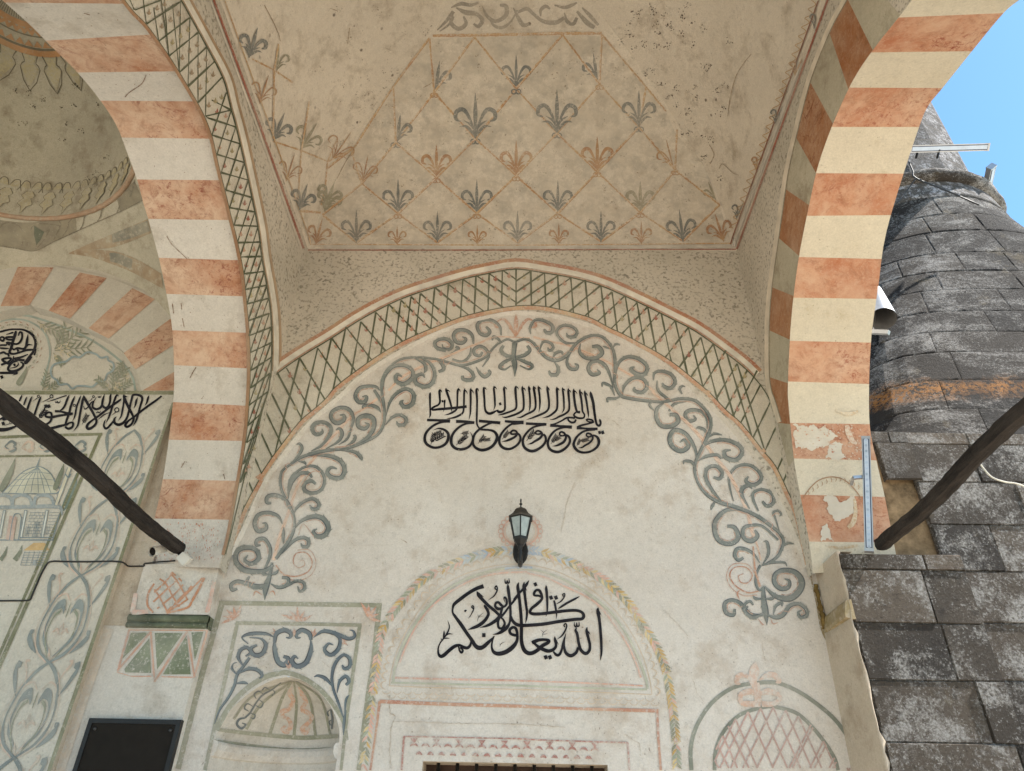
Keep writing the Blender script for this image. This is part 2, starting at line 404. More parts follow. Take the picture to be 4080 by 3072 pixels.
    def blob(s, m, c, pts, j=.16):
        P = list(pts)
        for it in range(4):
            Q = []
            for i, a in enumerate(P):
                b = P[(i+1) % len(P)]; l = math.hypot(b[0]-a[0], b[1]-a[1]); d = random.gauss(0, j)*l
                Q += [a, ((a[0]+b[0])/2-(b[1]-a[1])/max(l, 1e-6)*d, (a[1]+b[1])/2+(b[0]-a[0])/max(l, 1e-6)*d)]
            P = Q
        s.poly(m, c, P)
    def merge(s, o):
        me = o.data; bm = bmesh.new(); bm.from_mesh(me); b = len(me.materials)
        for m in s.M: me.materials.append(m)
        vs = [bm.verts.new(v) for v in s.V]
        for f, i in zip(s.F, s.I):
            try: q = bm.faces.new([vs[k] for k in f]); q.material_index = b+i
            except ValueError: pass
        bm.to_mesh(me); bm.free()
    def build(s, name, parent, label=None, stuff=False):
        if not s.F: return None
        o = mobj(name, s.V, s.F, s.M, parent, s.I)
        if label: o['label'] = label
        return o
# ------------------------------------------------------------------ ground
g = mobj('ground', [(-150, -150, 0), (150, -150, 0), (150, 150, 0), (-150, 150, 0)], [(0, 1, 2, 3)], MAT['paving']); g['kind'] = 'structure'

def hitz(S, c, pts, swap='y'):
    out = []
    for x, y in pts:
        p = S.hit(*px(c, x, y))[0]; out.append((p.x, p.z) if swap == 'y' else (p.y, p.z))
    return out
def toO(c, s): return [px(c, *[float(v) for v in t.split(',')][:2]) for t in s.split()]
def dense(pts, n=5): return cat(pts, n)
# ------------------------------------------------------------------ main painted wall
painted_wall = thing('painted_wall', 'back wall of the middle bay, cream plaster painted with grey-blue scrolls under a pointed arch', 'painted wall', (0, YB, 0))
# outlines of the wall arch in the photo (orig px)
in_l = toO('C1', '1830,1300 1880,1200 1950,1060 2050,830') + toO('C2', '120,680 260,480 480,220 720,10') + toO('B2', '850,1450 1040,1320 1230,1210 1450,1100 1680,1010 1900,955 2120,920')
in_r = toO('B3', '400,945 640,1000 850,1080 1060,1190 1280,1320 1500,1490 1640,1640') + toO('C3', '1780,200 1950,400 2100,600') + toO('C4', '130,610 220,790 300,950 380,1130 460,1330 480,1400')
arch_in = dense(in_l+in_r, 4)
up_l = toO('C1', '1790,1330 1830,1150 1900,800') + toO('C2', '-60,480 20,200 90,0') + toO('B2', '150,1480 270,1380 450,1260 650,1140 850,1010 1050,900 1250,810 1480,735 1700,670 1900,625 2120,590')
up_r = toO('B3', '330,620 560,660 780,720 970,800 1160,890 1380,1000 1550,1090 1760,1240 1960,1400 2110,1580') + toO('C4', '240,250 330,610 430,1050 490,1370')
lo_l = toO('C1', '1800,1310 1870,1150 1950,940 2080,700') + toO('C2', '60,700 150,560 230,450 390,245 500,150 600,60') + toO('B2', '680,1530 870,1385 1060,1255 1250,1150 1460,1060 1680,975 1900,920 2120,885')
lo_r = toO('B3', '300,885 450,910 590,945 720,985 850,1055 970,1110 1100,1180 1230,1250 1370,1340 1520,1460 1640,1560') + toO('C3', '1650,0 1800,160 1920,265 2090,480') + toO('C4', '120,480 220,600 330,830 390,960 440,1150 488,1385')
band_up = dense(up_l+up_r, 3); band_lo = dense(lo_l+lo_r, 3)
A_in = [(p.x, p.z) for p in (WALL.hit(*q)[0] for q in arch_in)]
XLc, XRc = XL-.02, XR+.04
ring = [(XLc-.3, 3.15), (XLc-.3, Z0+.1), (XRc+.3, Z0+.1), (XRc+.3, 3.0)] + [p for p in reversed(A_in)]
flat('spandrel', ring, [], MAT['marbled'], painted_wall, 'y', YB)
# small bevel between the arch face and the set-back lunette
bv = []; bf = []
for i, (x, z) in enumerate(A_in):
    cx, cz = -.06, 3.4; d = Vector((cx-x, cz-z)).normalized()*.02
    bv += [(x, YB, z), (x+d.x, YL+.001, z+d.y)]
    if i: bf.append((2*i-2, 2*i, 2*i+1, 2*i-1))
mobj('arch_bevel', bv, bf, MAT['white'], painted_wall, smooth=True)
win = hitz(LUN, 'E2', [(1375, 1580)]) + hitz(LUN, 'E3', [(845, 1625)])
WX0, WX1, WZ = win[0][0], win[1][0], (win[0][1]+win[1][1])/2
window_hole = [(WX0, .9), (WX0, WZ), (WX1, WZ), (WX1, .9)]
nich = hitz(LUN, 'E2', [(-290, 1395), (-200, 1270), (-140, 1170), (-40, 1060), (80, 968), (200, 920), (300, 912), (430, 960), (540, 1050), (640, 1170), (690, 1290), (705, 1440)])
NXC = (nich[0][0]+nich[-1][0])/2; NW = (nich[-1][0]-nich[0][0])/2; NZS = (nich[0][1]+nich[-1][1])/2; NZA = max(p[1] for p in nich)
def nw(z):   # half width of the niche at height z
    t = max(0, min(1, (z-NZS)/(NZA-NZS))); return NW*max(.02, (1-t**1.75)**.62)
NR = 22
zs = [.9, 1.4] + [NZS+(NZA-NZS)*i/NR for i in range(NR+1)]
niche_hole = [(NXC-nw(z), z) for z in zs] + [(NXC+nw(z), z) for z in reversed(zs)]
flat('lunette', [(-2.72, 0), (-2.72, 6.2), (2.3, 6.2), (2.3, 0)], [window_hole, niche_hole], MAT['lunette'], painted_wall, 'y', YL)
# niche with its half dome
niche = thing('niche', '', '', (NXC, YL, 0)); del niche['label']; del niche['category']; niche.parent = painted_wall; niche.matrix_parent_inverse = painted_wall.matrix_basis.inverted()
nv = []; nf = []; NC = 26
for z in zs:
    w_ = nw(z); f = min(1, w_/NW)
    for j in range(NC+1):
        t = math.cos(math.pi*(1-j/NC)); nv.append((NXC+w_*t, YL+.36*f*math.sqrt(max(0, 1-t*t)), z))
for i in range(len(zs)-1):
    for j in range(NC): a = i*(NC+1)+j; nf.append((a, a+1, a+NC+2, a+NC+1))
mobj('half_dome', nv, nf, MAT['white'], niche, smooth=True)
NICHE = Surf(nv, nf)
cv = []; cf = []; prof = [(.004, .05), (-.02, .045), (-.028, .03), (-.028, 0), (-.015, -.03), (.004, -.04)]
for j in range(NC+1):
    a = math.pi*(1-j/NC)
    for dr, dz in prof: cv.append((NXC+(NW+dr)*math.cos(a), YL+(.36+dr)*math.sin(a)+.002, NZS-.055+dz))
K = len(prof)
for j in range(NC):
    for i in range(K-1): a = j*K+i; cf.append((a, a+1, a+K+1, a+K))
cf += [tuple(range(K)), tuple(range(NC*K, NC*K+K))]; mobj('cornice', cv, cf, MAT['lunette'], niche)
# window opening
win_o = thing('window', '', '', (0, YL, WZ)); del win_o['label']; del win_o['category']; win_o.parent = painted_wall; win_o.matrix_parent_inverse = painted_wall.matrix_basis.inverted()
bm = bmesh.new()
box(bm, (WX0, YL+.35, .8), (WX1, YL+.37, WZ)); bmobj('opening', bm, MAT['dark'], win_o)
bm = bmesh.new()
box(bm, (WX0-.03, YL+.002, WZ-.0), (WX1+.03, YL+.36, WZ+.03)); box(bm, (WX0-.03, YL+.002, .8), (WX0, YL+.36, WZ)); box(bm, (WX1, YL+.002, .8), (WX1+.03, YL+.36, WZ)); bmobj('reveal', bm, MAT['beige'], win_o)
bm = bmesh.new()
box(bm, (WX0, YL+.18, WZ-.05), (WX1, YL+.25, WZ)); box(bm, (WX0, YL+.18, .8), (WX0+.06, YL+.25, WZ-.05)); box(bm, (WX1-.06, YL+.18, .8), (WX1, YL+.25, WZ-.05)); bmobj('frame', bm, MAT['wood'], win_o)
for i in range(9):
    bm = bmesh.new(); x = WX0+(WX1-WX0)*(i+.75)/9.5; tube(bm, [(x, YL+.07, .8), (x, YL+.07, WZ)], .011, 8); bmobj('bar', bm, MAT['iron'], win_o, True)

# ------------------------------------------------------------------ vault over the middle bay
vault = thing('painted_vault', 'tan plaster vault overhead, its rear face painted with an ochre lattice of fleurs-de-lis', 'vault', (-.058, 2.6, Z0))
VX0, VX1, VY0, VY1, VH = XL, XR, .7, 4.5, 1.72
HX, HY = (VX1-VX0)/2, (VY1-VY0)/2
vv = []; vf = []; N = 26; Cn = 24
cxv, cyv = (VX0+VX1)/2, (VY0+VY1)/2
def add_cell(fn):
    b = len(vv)
    for i in range(N+1):
        a = math.pi/2*i/N; s = 1-math.cos(a); h = VH*math.sin(a)
        for j in range(Cn+1): vv.append(fn(s, (2*j/Cn-1)*(1-s), Z0+h))
    for i in range(N):
        for j in range(Cn): a = b+i*(Cn+1)+j; vf.append((a, a+1, a+Cn+2, a+Cn+1))
add_cell(lambda s, t, z: (cxv+HX*t, VY1-HY*s, z)); add_cell(lambda s, t, z: (cxv+HX*t, VY0+HY*s, z))
add_cell(lambda s, t, z: (VX0+HX*s, cyv+HY*t, z)); add_cell(lambda s, t, z: (VX1-HX*s, cyv+HY*t, z))
sh = mobj('shell', vv, vf, MAT['vault'], vault, smooth=True)
VAULT = Surf(vv, vf)

# ------------------------------------------------------------------ the two striped side arches
def interp_y(poly, y):
    P = dense(poly, 8)
    for a, b in zip(P, P[1:]):
        if (a[1]-y)*(b[1]-y) <= 0 and a[1] != b[1]:
            t = (y-a[1])/(b[1]-a[1]); return (a[0]+(b[0]-a[0])*t, y)
    e = min((P[0], P[-1]), key=lambda q: abs(q[1]-y)); return (e[0], y)
nearL = [(480, -10), (498, 20), (578, 95), (673, 229), (747, 344), (807, 448), (842, 543), (867, 658), (902, 797), (912, 855), (942, 964), (969, 1099), (982, 1218), (992, 1328), (994, 1478), (982, 1710), (962, 1834), (937, 1983), (907, 2133), (872, 2262)]
farL = [(0, -10), (20, 10), (115, 95), (199, 179), (309, 289), (399, 399), (463, 498), (503, 598), (548, 722), (573, 817), (593, 880), (633, 1029), (663, 1169), (685, 1303), (693, 1453), (693, 1560), (683, 1660), (663, 1824), (633, 1989), (598, 2138), (572, 2255)]
nearR = [(3640, -10), (3633, 0), (3588, 60), (3478, 199), (3394, 329), (3319, 493), (3259, 663), (3224, 817), (3184, 1019), (3162, 1179), (3147, 1353), (3139, 1552), (3142, 1610), (3149, 1690), (3164, 1834), (3189, 1974), (3224, 2158), (3240, 2290)]
farR = [(4071, -10), (4061, 0), (3996, 55), (3877, 199), (3757, 349), (3697, 423), (3663, 503), (3598, 698), (3543, 880), (3518, 994), (3501, 1129), (3483, 1253), (3471, 1353), (3463, 1527), (3466, 1700), (3492, 1834), (3524, 1974), (3560, 2158), (3580, 2260)]
yL_near = [15, 137, 284, 404, 553, 718, 877, 1037, 1181, 1326, 1468, 1617, 1757, 1916, 2071, 2262]
yL_far = [10, 162, 289, 401, 548, 715, 872, 1027, 1171, 1316, 1455, 1602, 1752, 1909, 2066, 2255]
yR_near = [-8, 70, 209, 349, 506, 690, 860, 1024, 1186, 1358, 1520, 1685, 1827, 1971, 2158, 2285]
yR_far = [-8, 52, 204, 351, 506, 692, 857, 1032, 1191, 1365, 1530, 1690, 1834, 1980, 2162, 2255]
SOF = {}
def build_arch(root, S_near, S_far, near, far, yn, yf, mats, first):
    """soffit: stripes of alternating colour; returns the near edge as (y,z)"""
    V = []; F = []; I = []; edge = []; fedge = []; SUB = 6; pts = []
    for i in range(len(yn)-1):
        for k in range(SUB+(1 if i == len(yn)-2 else 0)):
            a = yn[i]+(yn[i+1]-yn[i])*k/SUB; b = yf[i]+(yf[i+1]-yf[i])*k/SUB
            pts.append((S_near.hit(*interp_y(near, a))[0], S_far.hit(*interp_y(far, b))[0], (i+first) % 2))
    # front half, out of the picture: mirror of the rear leg
    front = []
    n0, f0, _ = pts[0]; yc = 2.62
    for n, f, c in pts:
        if n.z < n0.z-.14 and f.z < f0.z-.12: front.append((Vector((n.x, 2*yc-n.y-.02, n.z)), Vector((f.x, 2*yc-f.y-.03, f.z)), 1-c))
    seq = front[::-1] + pts if False else list(reversed([p for p in front])) 
    seq = seq[::-1]; seq.sort(key=lambda t: t[0].z); seq = seq + pts
    for n, f, c in seq: V += [n, f]
    for i in range(len(seq)-1): F.append((2*i, 2*i+2, 2*i+3, 2*i+1)); I.append(seq[i][2])
    mobj('soffit', V, F, mats, root, I, smooth=True); SOF[root.name] = Surf(V, F)
    return [(p[0].y, p[0].z) for p in seq], [(p[1].y, p[1].z) for p in seq]
archL = thing('striped_arch', 'pointed arch on the left with broad white and orange stripes and a lattice-painted side', 'arch', (XL, 4.4, 3.2))
eL, eLf = build_arch(archL, SIDE, PlaneX(XLF), nearL, farL, yL_near, yL_far, [MAT['white'], MAT['orange']], 0)
archR = thing('striped_arch', 'pointed arch on the right with cream and orange stripes, open to the sky', 'arch', (XR, 4.4, 3.2))
eR, eRf = build_arch(archR, RSIDE, PlaneX(XRF), nearR, farR, yR_near, yR_far, [MAT['cream'], MAT['orange_bright']], 0)
for root, e, ef, x, xf, zt in ((archL, eL, eLf, XL, XLF, Z0), (archR, eR, eRf, XR, XRF, Z0)):
    yb = max(p[0] for p in e); back = YB if root is archR else YB
    out = [(back, e[-1][1]), (back, zt), (.7, zt), (.7, e[0][1])] + e
    flat('side_wall', out, [], MAT['marbled'], root, 'x', x)
    out = [(4.6, ef[-1][1]), (4.6, 6.6), (.6, 6.6), (.6, ef[0][1])] + ef
    flat('outer_wall', out, [], MAT['white'], root, 'x', xf)
    mobj('coping', [(x, .7, zt), (x, 4.5, zt), (x, 4.5, 6.6), (x, .7, 6.6), (xf, .6, 6.6), (xf, 4.6, 6.6)], [(2, 3, 4, 5)], MAT['white'], root)
# left pilaster under the arch with its green moulding
pb = [LUN.hit(*px('P2', 40, 950))[0], LUN.hit(*px('P2', 860, 945))[0]]
zt_, zm0, zm1 = 3.2, PlaneY(4.44).hit(*px('P2', 450, 955))[0].z, PlaneY(4.44).hit(*px('P2', 450, 1095))[0].z
PLX = lambda c, x, y: PlaneY(4.44).hit(*px(c, x, y))[0]
a0, a1, b0, b1 = PLX('P2', 195, 440), PLX('P2', 985, 415), PLX('P2', 55, 950), PLX('P2', 858, 950)
P_ = [(a0.x, 4.44, a0.z), (a1.x, 4.44, a1.z), (b1.x, 4.44, zm0), (b0.x, 4.44, zm0)]
Q_ = [(p[0], 4.54, p[2]) for p in P_]
mobj('pilaster', P_+Q_, [(0, 1, 2, 3), (0, 3, 7, 4), (1, 5, 6, 2), (0, 4, 5, 1)], MAT['white'], archL)
bm = bmesh.new()
h = zm0-zm1
for k, (r, zc) in enumerate(((.30*h, zm0-.30*h), (.10*h, zm0-.62*h), (.22*h, zm0-.80*h))):
    tube(bm, [(b0.x-.008, 4.45, zc), (b1.x+.006, 4.45, zc)], r*.95, 14)
MAT['green_band'] = paint('green_moulding_paint', (.055, .068, .038), 'entry', .2, col2=(.10, .125, .07)); bmobj('moulding', bm, MAT['green_band'], archL, True)
bm = bmesh.new(); box(bm, (b0.x-.008, 4.452, zm1+.006), (b1.x+.006, 4.54, zm0-.004)); bmobj('moulding_block', bm, MAT['green_band'], archL)

# ------------------------------------------------------------------ entrance bay on the left
entr = thing('entrance_wall', 'left-hand wall with black script, a mural of a domed mosque and a tall scroll border', 'painted wall', (-4.1, YE, 0))
eo = dense(toO('B1', '1390,960 1240,825 1060,738 850,658 640,612 430,570 290,545'), 4)
ei = dense(toO('B1', '1130,1562 1090,1390 1000,1260 870,1150 720,1075 560,990 390,920 230,882'), 4)
EC = -4.1
Ei = [(p.x, p.z) for p in (ENT.hit(*q)[0] for q in ei)]; Eo = [(p.x, p.z) for p in (ENT.hit(*q)[0] for q in eo)]
EZ = Ei[0][1]
Ei = [q for q in Ei if q[0] > EC+.02] + [(EC, Ei[-1][1]+.02)]
arch_half = Ei; full = arch_half + [(2*EC-x, z) for x, z in reversed(arch_half[:-1])]
EX1 = (ENT.hit(685, 1625)[0].x+ENT.hit(202, 3059)[0].x)/2
flat('wall_face', [(-6.6, 0), (-6.6, 6.4), (EX1+.0, 6.4), (EX1, 0)], [full], MAT['entry'], entr, 'y', YE)
mobj('return', [(EX1, YE, 0), (EX1, YL, 0), (EX1, YL, 6.4), (EX1, YE, 6.4)], [(0, 1, 2, 3)], MAT['beige'], entr)
flat('recessed_lunette', [(-5.6, EZ-.02), (-5.6, 5.6), (-2.7, 5.6), (-2.7, EZ-.02)], [], MAT['entry'], entr, 'y', YE+.10)
rv = []; rf = []
for i, (x, z) in enumerate(full):
    rv += [(x, YE, z), (x, YE+.11, z)]
    if i: rf.append((2*i-2, 2*i, 2*i+1, 2*i-1))
mobj('arch_soffit', rv, rf, MAT['entry'], entr, smooth=True)
mobj('lunette_sill', [(full[0][0], YE, EZ), (full[-1][0], YE, EZ), (full[-1][0], YE+.11, EZ), (full[0][0], YE+.11, EZ)], [(0, 1, 2, 3)], MAT['entry'], entr)
ELUN = PlaneY(YE+.10)
# dome on pendentives above it
dome = thing('ribbed_dome', 'dusky plaster dome beyond the left arch, ringed by a painted leaf border', 'dome', (EC, 2.82, 5.88))
DC = (EC, 2.82); DR = 1.28; DH = 1.58; DZC = 4.169; ZR = DZC+math.sqrt(2*DH*DH-DR*DR)
dv = []; df = []; n = 96; m = 14
for i in range(m+1):
    for k in range(n):
        a = 2*math.pi*k/n; rmax = DH/max(abs(math.cos(a)), abs(math.sin(a))); r = DR+(rmax-DR)*i/m
        dv.append((DC[0]+r*math.cos(a), DC[1]+r*math.sin(a), DZC+math.sqrt(max(0, 2*DH*DH-r*r))))
for i in range(m):
    for k in range(n): df.append((i*n+k, i*n+(k+1) % n, (i+1)*n+(k+1) % n, (i+1)*n+k))
mobj('pendentive', dv, df, MAT['dome'], dome, smooth=True)
PEND = Surf(dv, df)
hv = []; hf = []
for i in range(19):
    t = math.pi/2*i/18.2
    for k in range(n):
        a = 2*math.pi*k/n; rr = (DR-.02)*math.cos(t)*(1+.006*math.cos(a*16)*math.sin(2*t)); hv.append((DC[0]+rr*math.cos(a), DC[1]+rr*math.sin(a), ZR+1.35*math.sin(t)))
for i in range(18):
    for k in range(n): hf.append((i*n+k, i*n+(k+1) % n, (i+1)*n+(k+1) % n, (i+1)*n+k))
hf.append(tuple(range(18*n, 19*n)))
mobj('dome_shell', hv, hf, MAT['dome'], dome, smooth=True)
DOME = Surf(hv, hf[:-1])
bm = bmesh.new()
tube(bm, [(DC[0]+(DR-.0)*math.cos(2*math.pi*k/64), DC[1]+(DR-.0)*math.sin(2*math.pi*k/64), ZR) for k in range(65)], .022, 8, False)
bmobj('ring_moulding', bm, pm('ring_paint', (.34, .2, .12), 'dome', .3), dome, True)

# ------------------------------------------------------------------ minaret and stone pier
AX, AY = 4.5, 6.3
minaret = thing('minaret', 'dark weathered stone minaret with a tapering foot and lichen, outside the right arch', 'minaret', (AX, AY, 0))
def sup(r, e, k, n):
    a = 2*math.pi*(k+.5)/n; c, s = math.cos(a), math.sin(a); q = (abs(c)**e+abs(s)**e)**(-1/e); return (r*q*c, r*q*s)
def skin(name, prof, mat, n=72, jitter=0, parent=minaret, smooth=True):
    V = []; F = []; U = []
    for z, r, e in prof:
        for k in range(n+1):
            x, y = sup(r, e, k % n, n); j = 1+random.uniform(-jitter, jitter); V.append((AX+x*j, AY+y*j, z)); U.append((k/n*2*math.pi*1.45, z))
    for i in range(len(prof)-1):
        for k in range(n): a = i*(n+1)+k; F.append((a, a+1, a+n+2, a+n+1))
    return mobj(name, V, F, mat, parent, smooth=smooth, uv=U)
# material for single blocks (no painted joints)
def block_mat(name, lich, tone=1., rust=0, world=False):
    k = NT(name); u = k.new('ShaderNodeUVMap'); u.uv_map = 'uv'
    fl = k.new('ShaderNodeVectorMath', operation='FLOOR'); 
    n0 = k.new('ShaderNodeTexNoise'); k.set(n0.inputs['Vector'], u.outputs[0]); n0.inputs['Scale'].default_value = .35; n0.inputs['Detail'].default_value = 1
    n1 = k.new('ShaderNodeTexNoise'); k.set(n1.inputs['Vector'], u.outputs[0]); n1.inputs['Scale'].default_value = 2.6; n1.inputs['Detail'].default_value = 8; n1.inputs['Roughness'].default_value = .72
    if world:
        k.set(n1.inputs['Vector'], k.scale(k.P(), (1, 1, 1.7))); n1.inputs['Scale'].default_value = 1.5; n1.inputs['Distortion'].default_value = .6
    n2 = k.noise(30, 8, .8, off=5); n3 = k.noise(75, 5, .7, off=2)
    c = k.mix(k.ramp(n0.outputs['Fac'], .38, .62), tuple(tone*v for v in (.042, .035, .029)), tuple(tone*v for v in (.15, .118, .088)))
    big = k.math('MULTIPLY', k.math('SUBTRACT', n1.outputs['Fac'], .53), 1.5)
    c = k.mix(k.math('MULTIPLY', k.ramp(k.math('ADD', n2, big), .42, .66), .7), c, tuple(lich*v for v in (.40, .375, .345)))
    c = k.mix(k.math('MULTIPLY', k.ramp(k.math('ADD', n3, k.math('MULTIPLY', big, .5)), .52, .60), .6), c, tuple(lich*v for v in (.52, .50, .47)))
    c = k.mix(k.ramp(k.noise(11, 8, .78, off=51), .54, .66, 0, .7), c, (.03, .024, .02)); pass
    c = k.mix(k.ramp(n3, .34, .42, .7, 0), c, (.018, .016, .015))
    c = k.mix(k.ramp(k.noise(3.1, 6, .7, off=41), .60, .70, 0, .35), c, (.16, .12, .06))
    if rust:
        sep = k.new('ShaderNodeSeparateXYZ'); k.set(sep.inputs[0], k.P())
        band = k.math('SUBTRACT', 1., k.math('MULTIPLY', k.math('ABSOLUTE', k.math('SUBTRACT', sep.outputs[2], rust)), 5.5))
        c = k.mix(k.math('MULTIPLY', k.math('MULTIPLY', k.ramp(k.math('ADD', band, k.math('MULTIPLY', k.math('SUBTRACT', n1.outputs['Fac'], .5), 3.)), .1, .8), k.ramp(n2, .45, .53)), .9), c, (.30, .125, .025))
    k.bump(k.math('ADD', k.math('MULTIPLY', n2, 1.), k.math('ADD', k.math('MULTIPLY', n3, .5), k.math('MULTIPLY', n1.outputs['Fac'], 1.6 if world else 0.))), 1., .035)
    return k.done(c, .9, .2)
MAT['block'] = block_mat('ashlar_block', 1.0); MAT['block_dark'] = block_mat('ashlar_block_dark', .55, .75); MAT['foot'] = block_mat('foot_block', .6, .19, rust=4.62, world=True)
HB = 2.0
bm = bmesh.new()
# front face of the square foot as coursed ashlar blocks, each a little out of line
def ashlar(name, x0, x1, y, z0, z1, mat, parent, ch=.305, seed=1, wmin=.5, wmax=1.0, depth=.3, dy=.006):
    rnd = random.Random(seed); V = []; F = []; U = []
    z = z0; row = 0
    while z < z1-.02:
        zz = min(z1, z+ch*rnd.uniform(.93, 1.07)); x = x0 - rnd.uniform(0, .4)
        if z1-zz < .09: zz = z1
        while x < x1:
            w_ = rnd.uniform(wmin, wmax); a, b = max(x, x0), min(x+w_, x1); x += w_
            if b-a < .03: continue
            d = rnd.uniform(-dy, dy); g_ = .0015; bvl = .005
            o = len(V); ux, uy = rnd.uniform(0, 60), rnd.uniform(0, 60)
            for (px_, pz_, py_) in ((a+g_, z+g_, y+.012), (b-g_, z+g_, y+.012), (b-g_, zz-g_, y+.012), (a+g_, zz-g_, y+.012), (a+g_+bvl, z+g_+bvl, y+d), (b-g_-bvl, z+g_+bvl, y+d), (b-g_-bvl, zz-g_-bvl, y+d), (a+g_+bvl, zz-g_-bvl, y+d)):
                V.append((px_+rnd.uniform(-.003, .003), py_, pz_+rnd.uniform(-.003, .003))); U.append((px_+ux, pz_+uy))
            F += [(o+4, o+5, o+6, o+7), (o, o+1, o+5, o+4), (o+1, o+2, o+6, o+5), (o+2, o+3, o+7, o+6), (o+3, o, o+4, o+7)]
        z = zz; row += 1
    o = len(V); V += [(x0, y+.011, z0), (x1, y+.011, z0), (x1, y+.011, z1), (x0, y+.011, z1), (x0, y+depth, z0), (x1, y+depth, z0), (x1, y+depth, z1), (x0, y+depth, z1)]
    U += [(0, 0)]*8
    F += [(o, o+1, o+2, o+3), (o, o+3, o+7, o+4), (o+3, o+2, o+6, o+7), (o+1, o+5, o+6, o+2)]
    return mobj(name, V, F, mat, parent, uv=U)
bm.free()
ashlar('square_foot', 2.62, 6.5, AY-HB, 0, 4.12, MAT['block'], minaret, seed=5)
mobj('foot_core', [(AX-HB, AY-HB+.31, 0), (AX-HB, AY+HB, 0), (AX+HB, AY+HB, 0), (AX+HB, AY-HB+.31, 0), (AX-HB, AY-HB+.31, 4.1), (AX-HB, AY+HB, 4.1), (AX+HB, AY+HB, 4.1), (AX+HB, AY-HB+.31, 4.1)],
     [(0, 1, 5, 4), (1, 2, 6, 5), (2, 3, 7, 6)], MAT['stone_dark'], minaret, uv=[(0, 0), (4, 0), (8, 0), (12, 0), (0, 4), (4, 4), (8, 4), (12, 4)])
def foot_r(z):
    t = max(0, min(1, (z-4.10)/(7.55-4.10))); return 2.0-.845*(t**.9)-.03*math.sin(t*math.pi), 2.0+9*(1-t)**1.8
MAT['ring'] = block_mat('ring_stone', .9, .9, world=True); MAT['collar'] = stone('limewashed_collar', 2.2, bw=.9)
pr = []
for i in range(31):
    z = 4.08+i/30*3.49; r, e = foot_r(z); pr.append((z, r-.03, e))
skin('foot_core', pr, MAT['dark'], 96)
def at_ang(a, r, e):
    c, s_ = math.cos(a), math.sin(a); q = (abs(c)**e+abs(s_)**e)**(-1/e); return AX+r*q*c, AY+r*q*s_
fr_ = random.Random(21); V = []; F = []; U = []; z = 4.10
while z < 7.54:
    zz = min(7.55, z+fr_.uniform(.26, .40))
    if 7.55-zz < .12: zz = 7.55
    a = fr_.uniform(-.3, 0); sh_ = fr_.uniform(-.0012, .0012)
    while a < 2*math.pi:
        da = fr_.uniform(.26, .55); b = min(a+da, 2*math.pi+.2); ux, uy = fr_.uniform(0, 80), fr_.uniform(0, 80); jr = sh_+fr_.uniform(-.0012, .0012); tilt = 0; o = len(V); FJ = [0, .02, .1, .25, .4, .55, .7, .82, .92, .98, 1]; FI = [0, .05, .3, .7, .95, 1]; nn = 10; mm = 5
        for i in range(mm+1):
            for j in range(nn+1):
                fi, fj = FI[i], FJ[j]; zq = z+.0012+(zz-z-.0024)*fi; aq = a+.001+(b-a-.002)*fj; r, e = foot_r(zq)
                eg = min(fi, 1-fi, fj, 1-fj); d_ = -.004*(eg < .01) + fr_.uniform(-.002, .002)*(eg > .01)
                x, y = at_ang(aq, r+jr+tilt*(fj-.5)*4+d_, e); V.append((x, y, zq)); U.append((ux+aq*1.5, uy+zq))
        for i in range(mm):
            for j in range(nn): p = o+i*(nn+1)+j; F.append((p, p+1, p+nn+2, p+nn+1))
        a = b
    z = zz
mobj('tapering_foot', V, F, MAT['foot'], minaret, uv=U)
skin('pale_collar', [(7.49, 1.13, 2), (7.535, 1.170, 2), (7.60, 1.158, 2), (7.80, 1.12, 2)], MAT['collar'], 48)
skin('ring_moulding', [(7.80, 1.06, 2), (7.81, 1.15, 2), (7.85, 1.19, 2), (7.91, 1.195, 2), (7.955, 1.17, 2), (7.98, 1.05, 2)], MAT['ring'], 64, .012)
skin('shaft', [(8.0, 1.045, 2), (9, 1.035, 2), (10.5, 1.02, 2), (12.5, 1.0, 2), (16, .96, 2)], MAT['stone_pale'], 16, smooth=False)
MAT['moss'] = simple('ochre_moss', (.16, .105, .035), .9, .1, 0, .6, 30, .6)
pier = thing('stone_pier', 'pier of dark and pale stone blocks at the foot of the right arch', 'stone pier', (2.2, 4.2, 0))
PY = 4.17; PX0 = 1.905
ashlar('ashlar', PX0+.012, 2.66, PY, 0, 3.18, MAT['block'], pier, seed=11, wmin=.42, wmax=.75, depth=.36)
PF = lambda x, y: PlaneY(4.295).hit(*px('C4', x, y))[0]
zu0, zu1 = PF(1060, 705).z, PF(1060, 408).z
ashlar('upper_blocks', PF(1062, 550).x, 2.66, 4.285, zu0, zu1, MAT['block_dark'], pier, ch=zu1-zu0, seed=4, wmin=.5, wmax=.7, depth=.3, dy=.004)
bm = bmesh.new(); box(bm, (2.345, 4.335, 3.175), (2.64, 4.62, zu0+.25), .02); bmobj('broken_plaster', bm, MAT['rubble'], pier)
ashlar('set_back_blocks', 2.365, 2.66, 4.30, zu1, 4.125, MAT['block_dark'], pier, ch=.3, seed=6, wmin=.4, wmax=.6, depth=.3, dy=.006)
zs0 = 2.84
rv_ = []; rf_ = []; rr_ = random.Random(9); NZ = 64
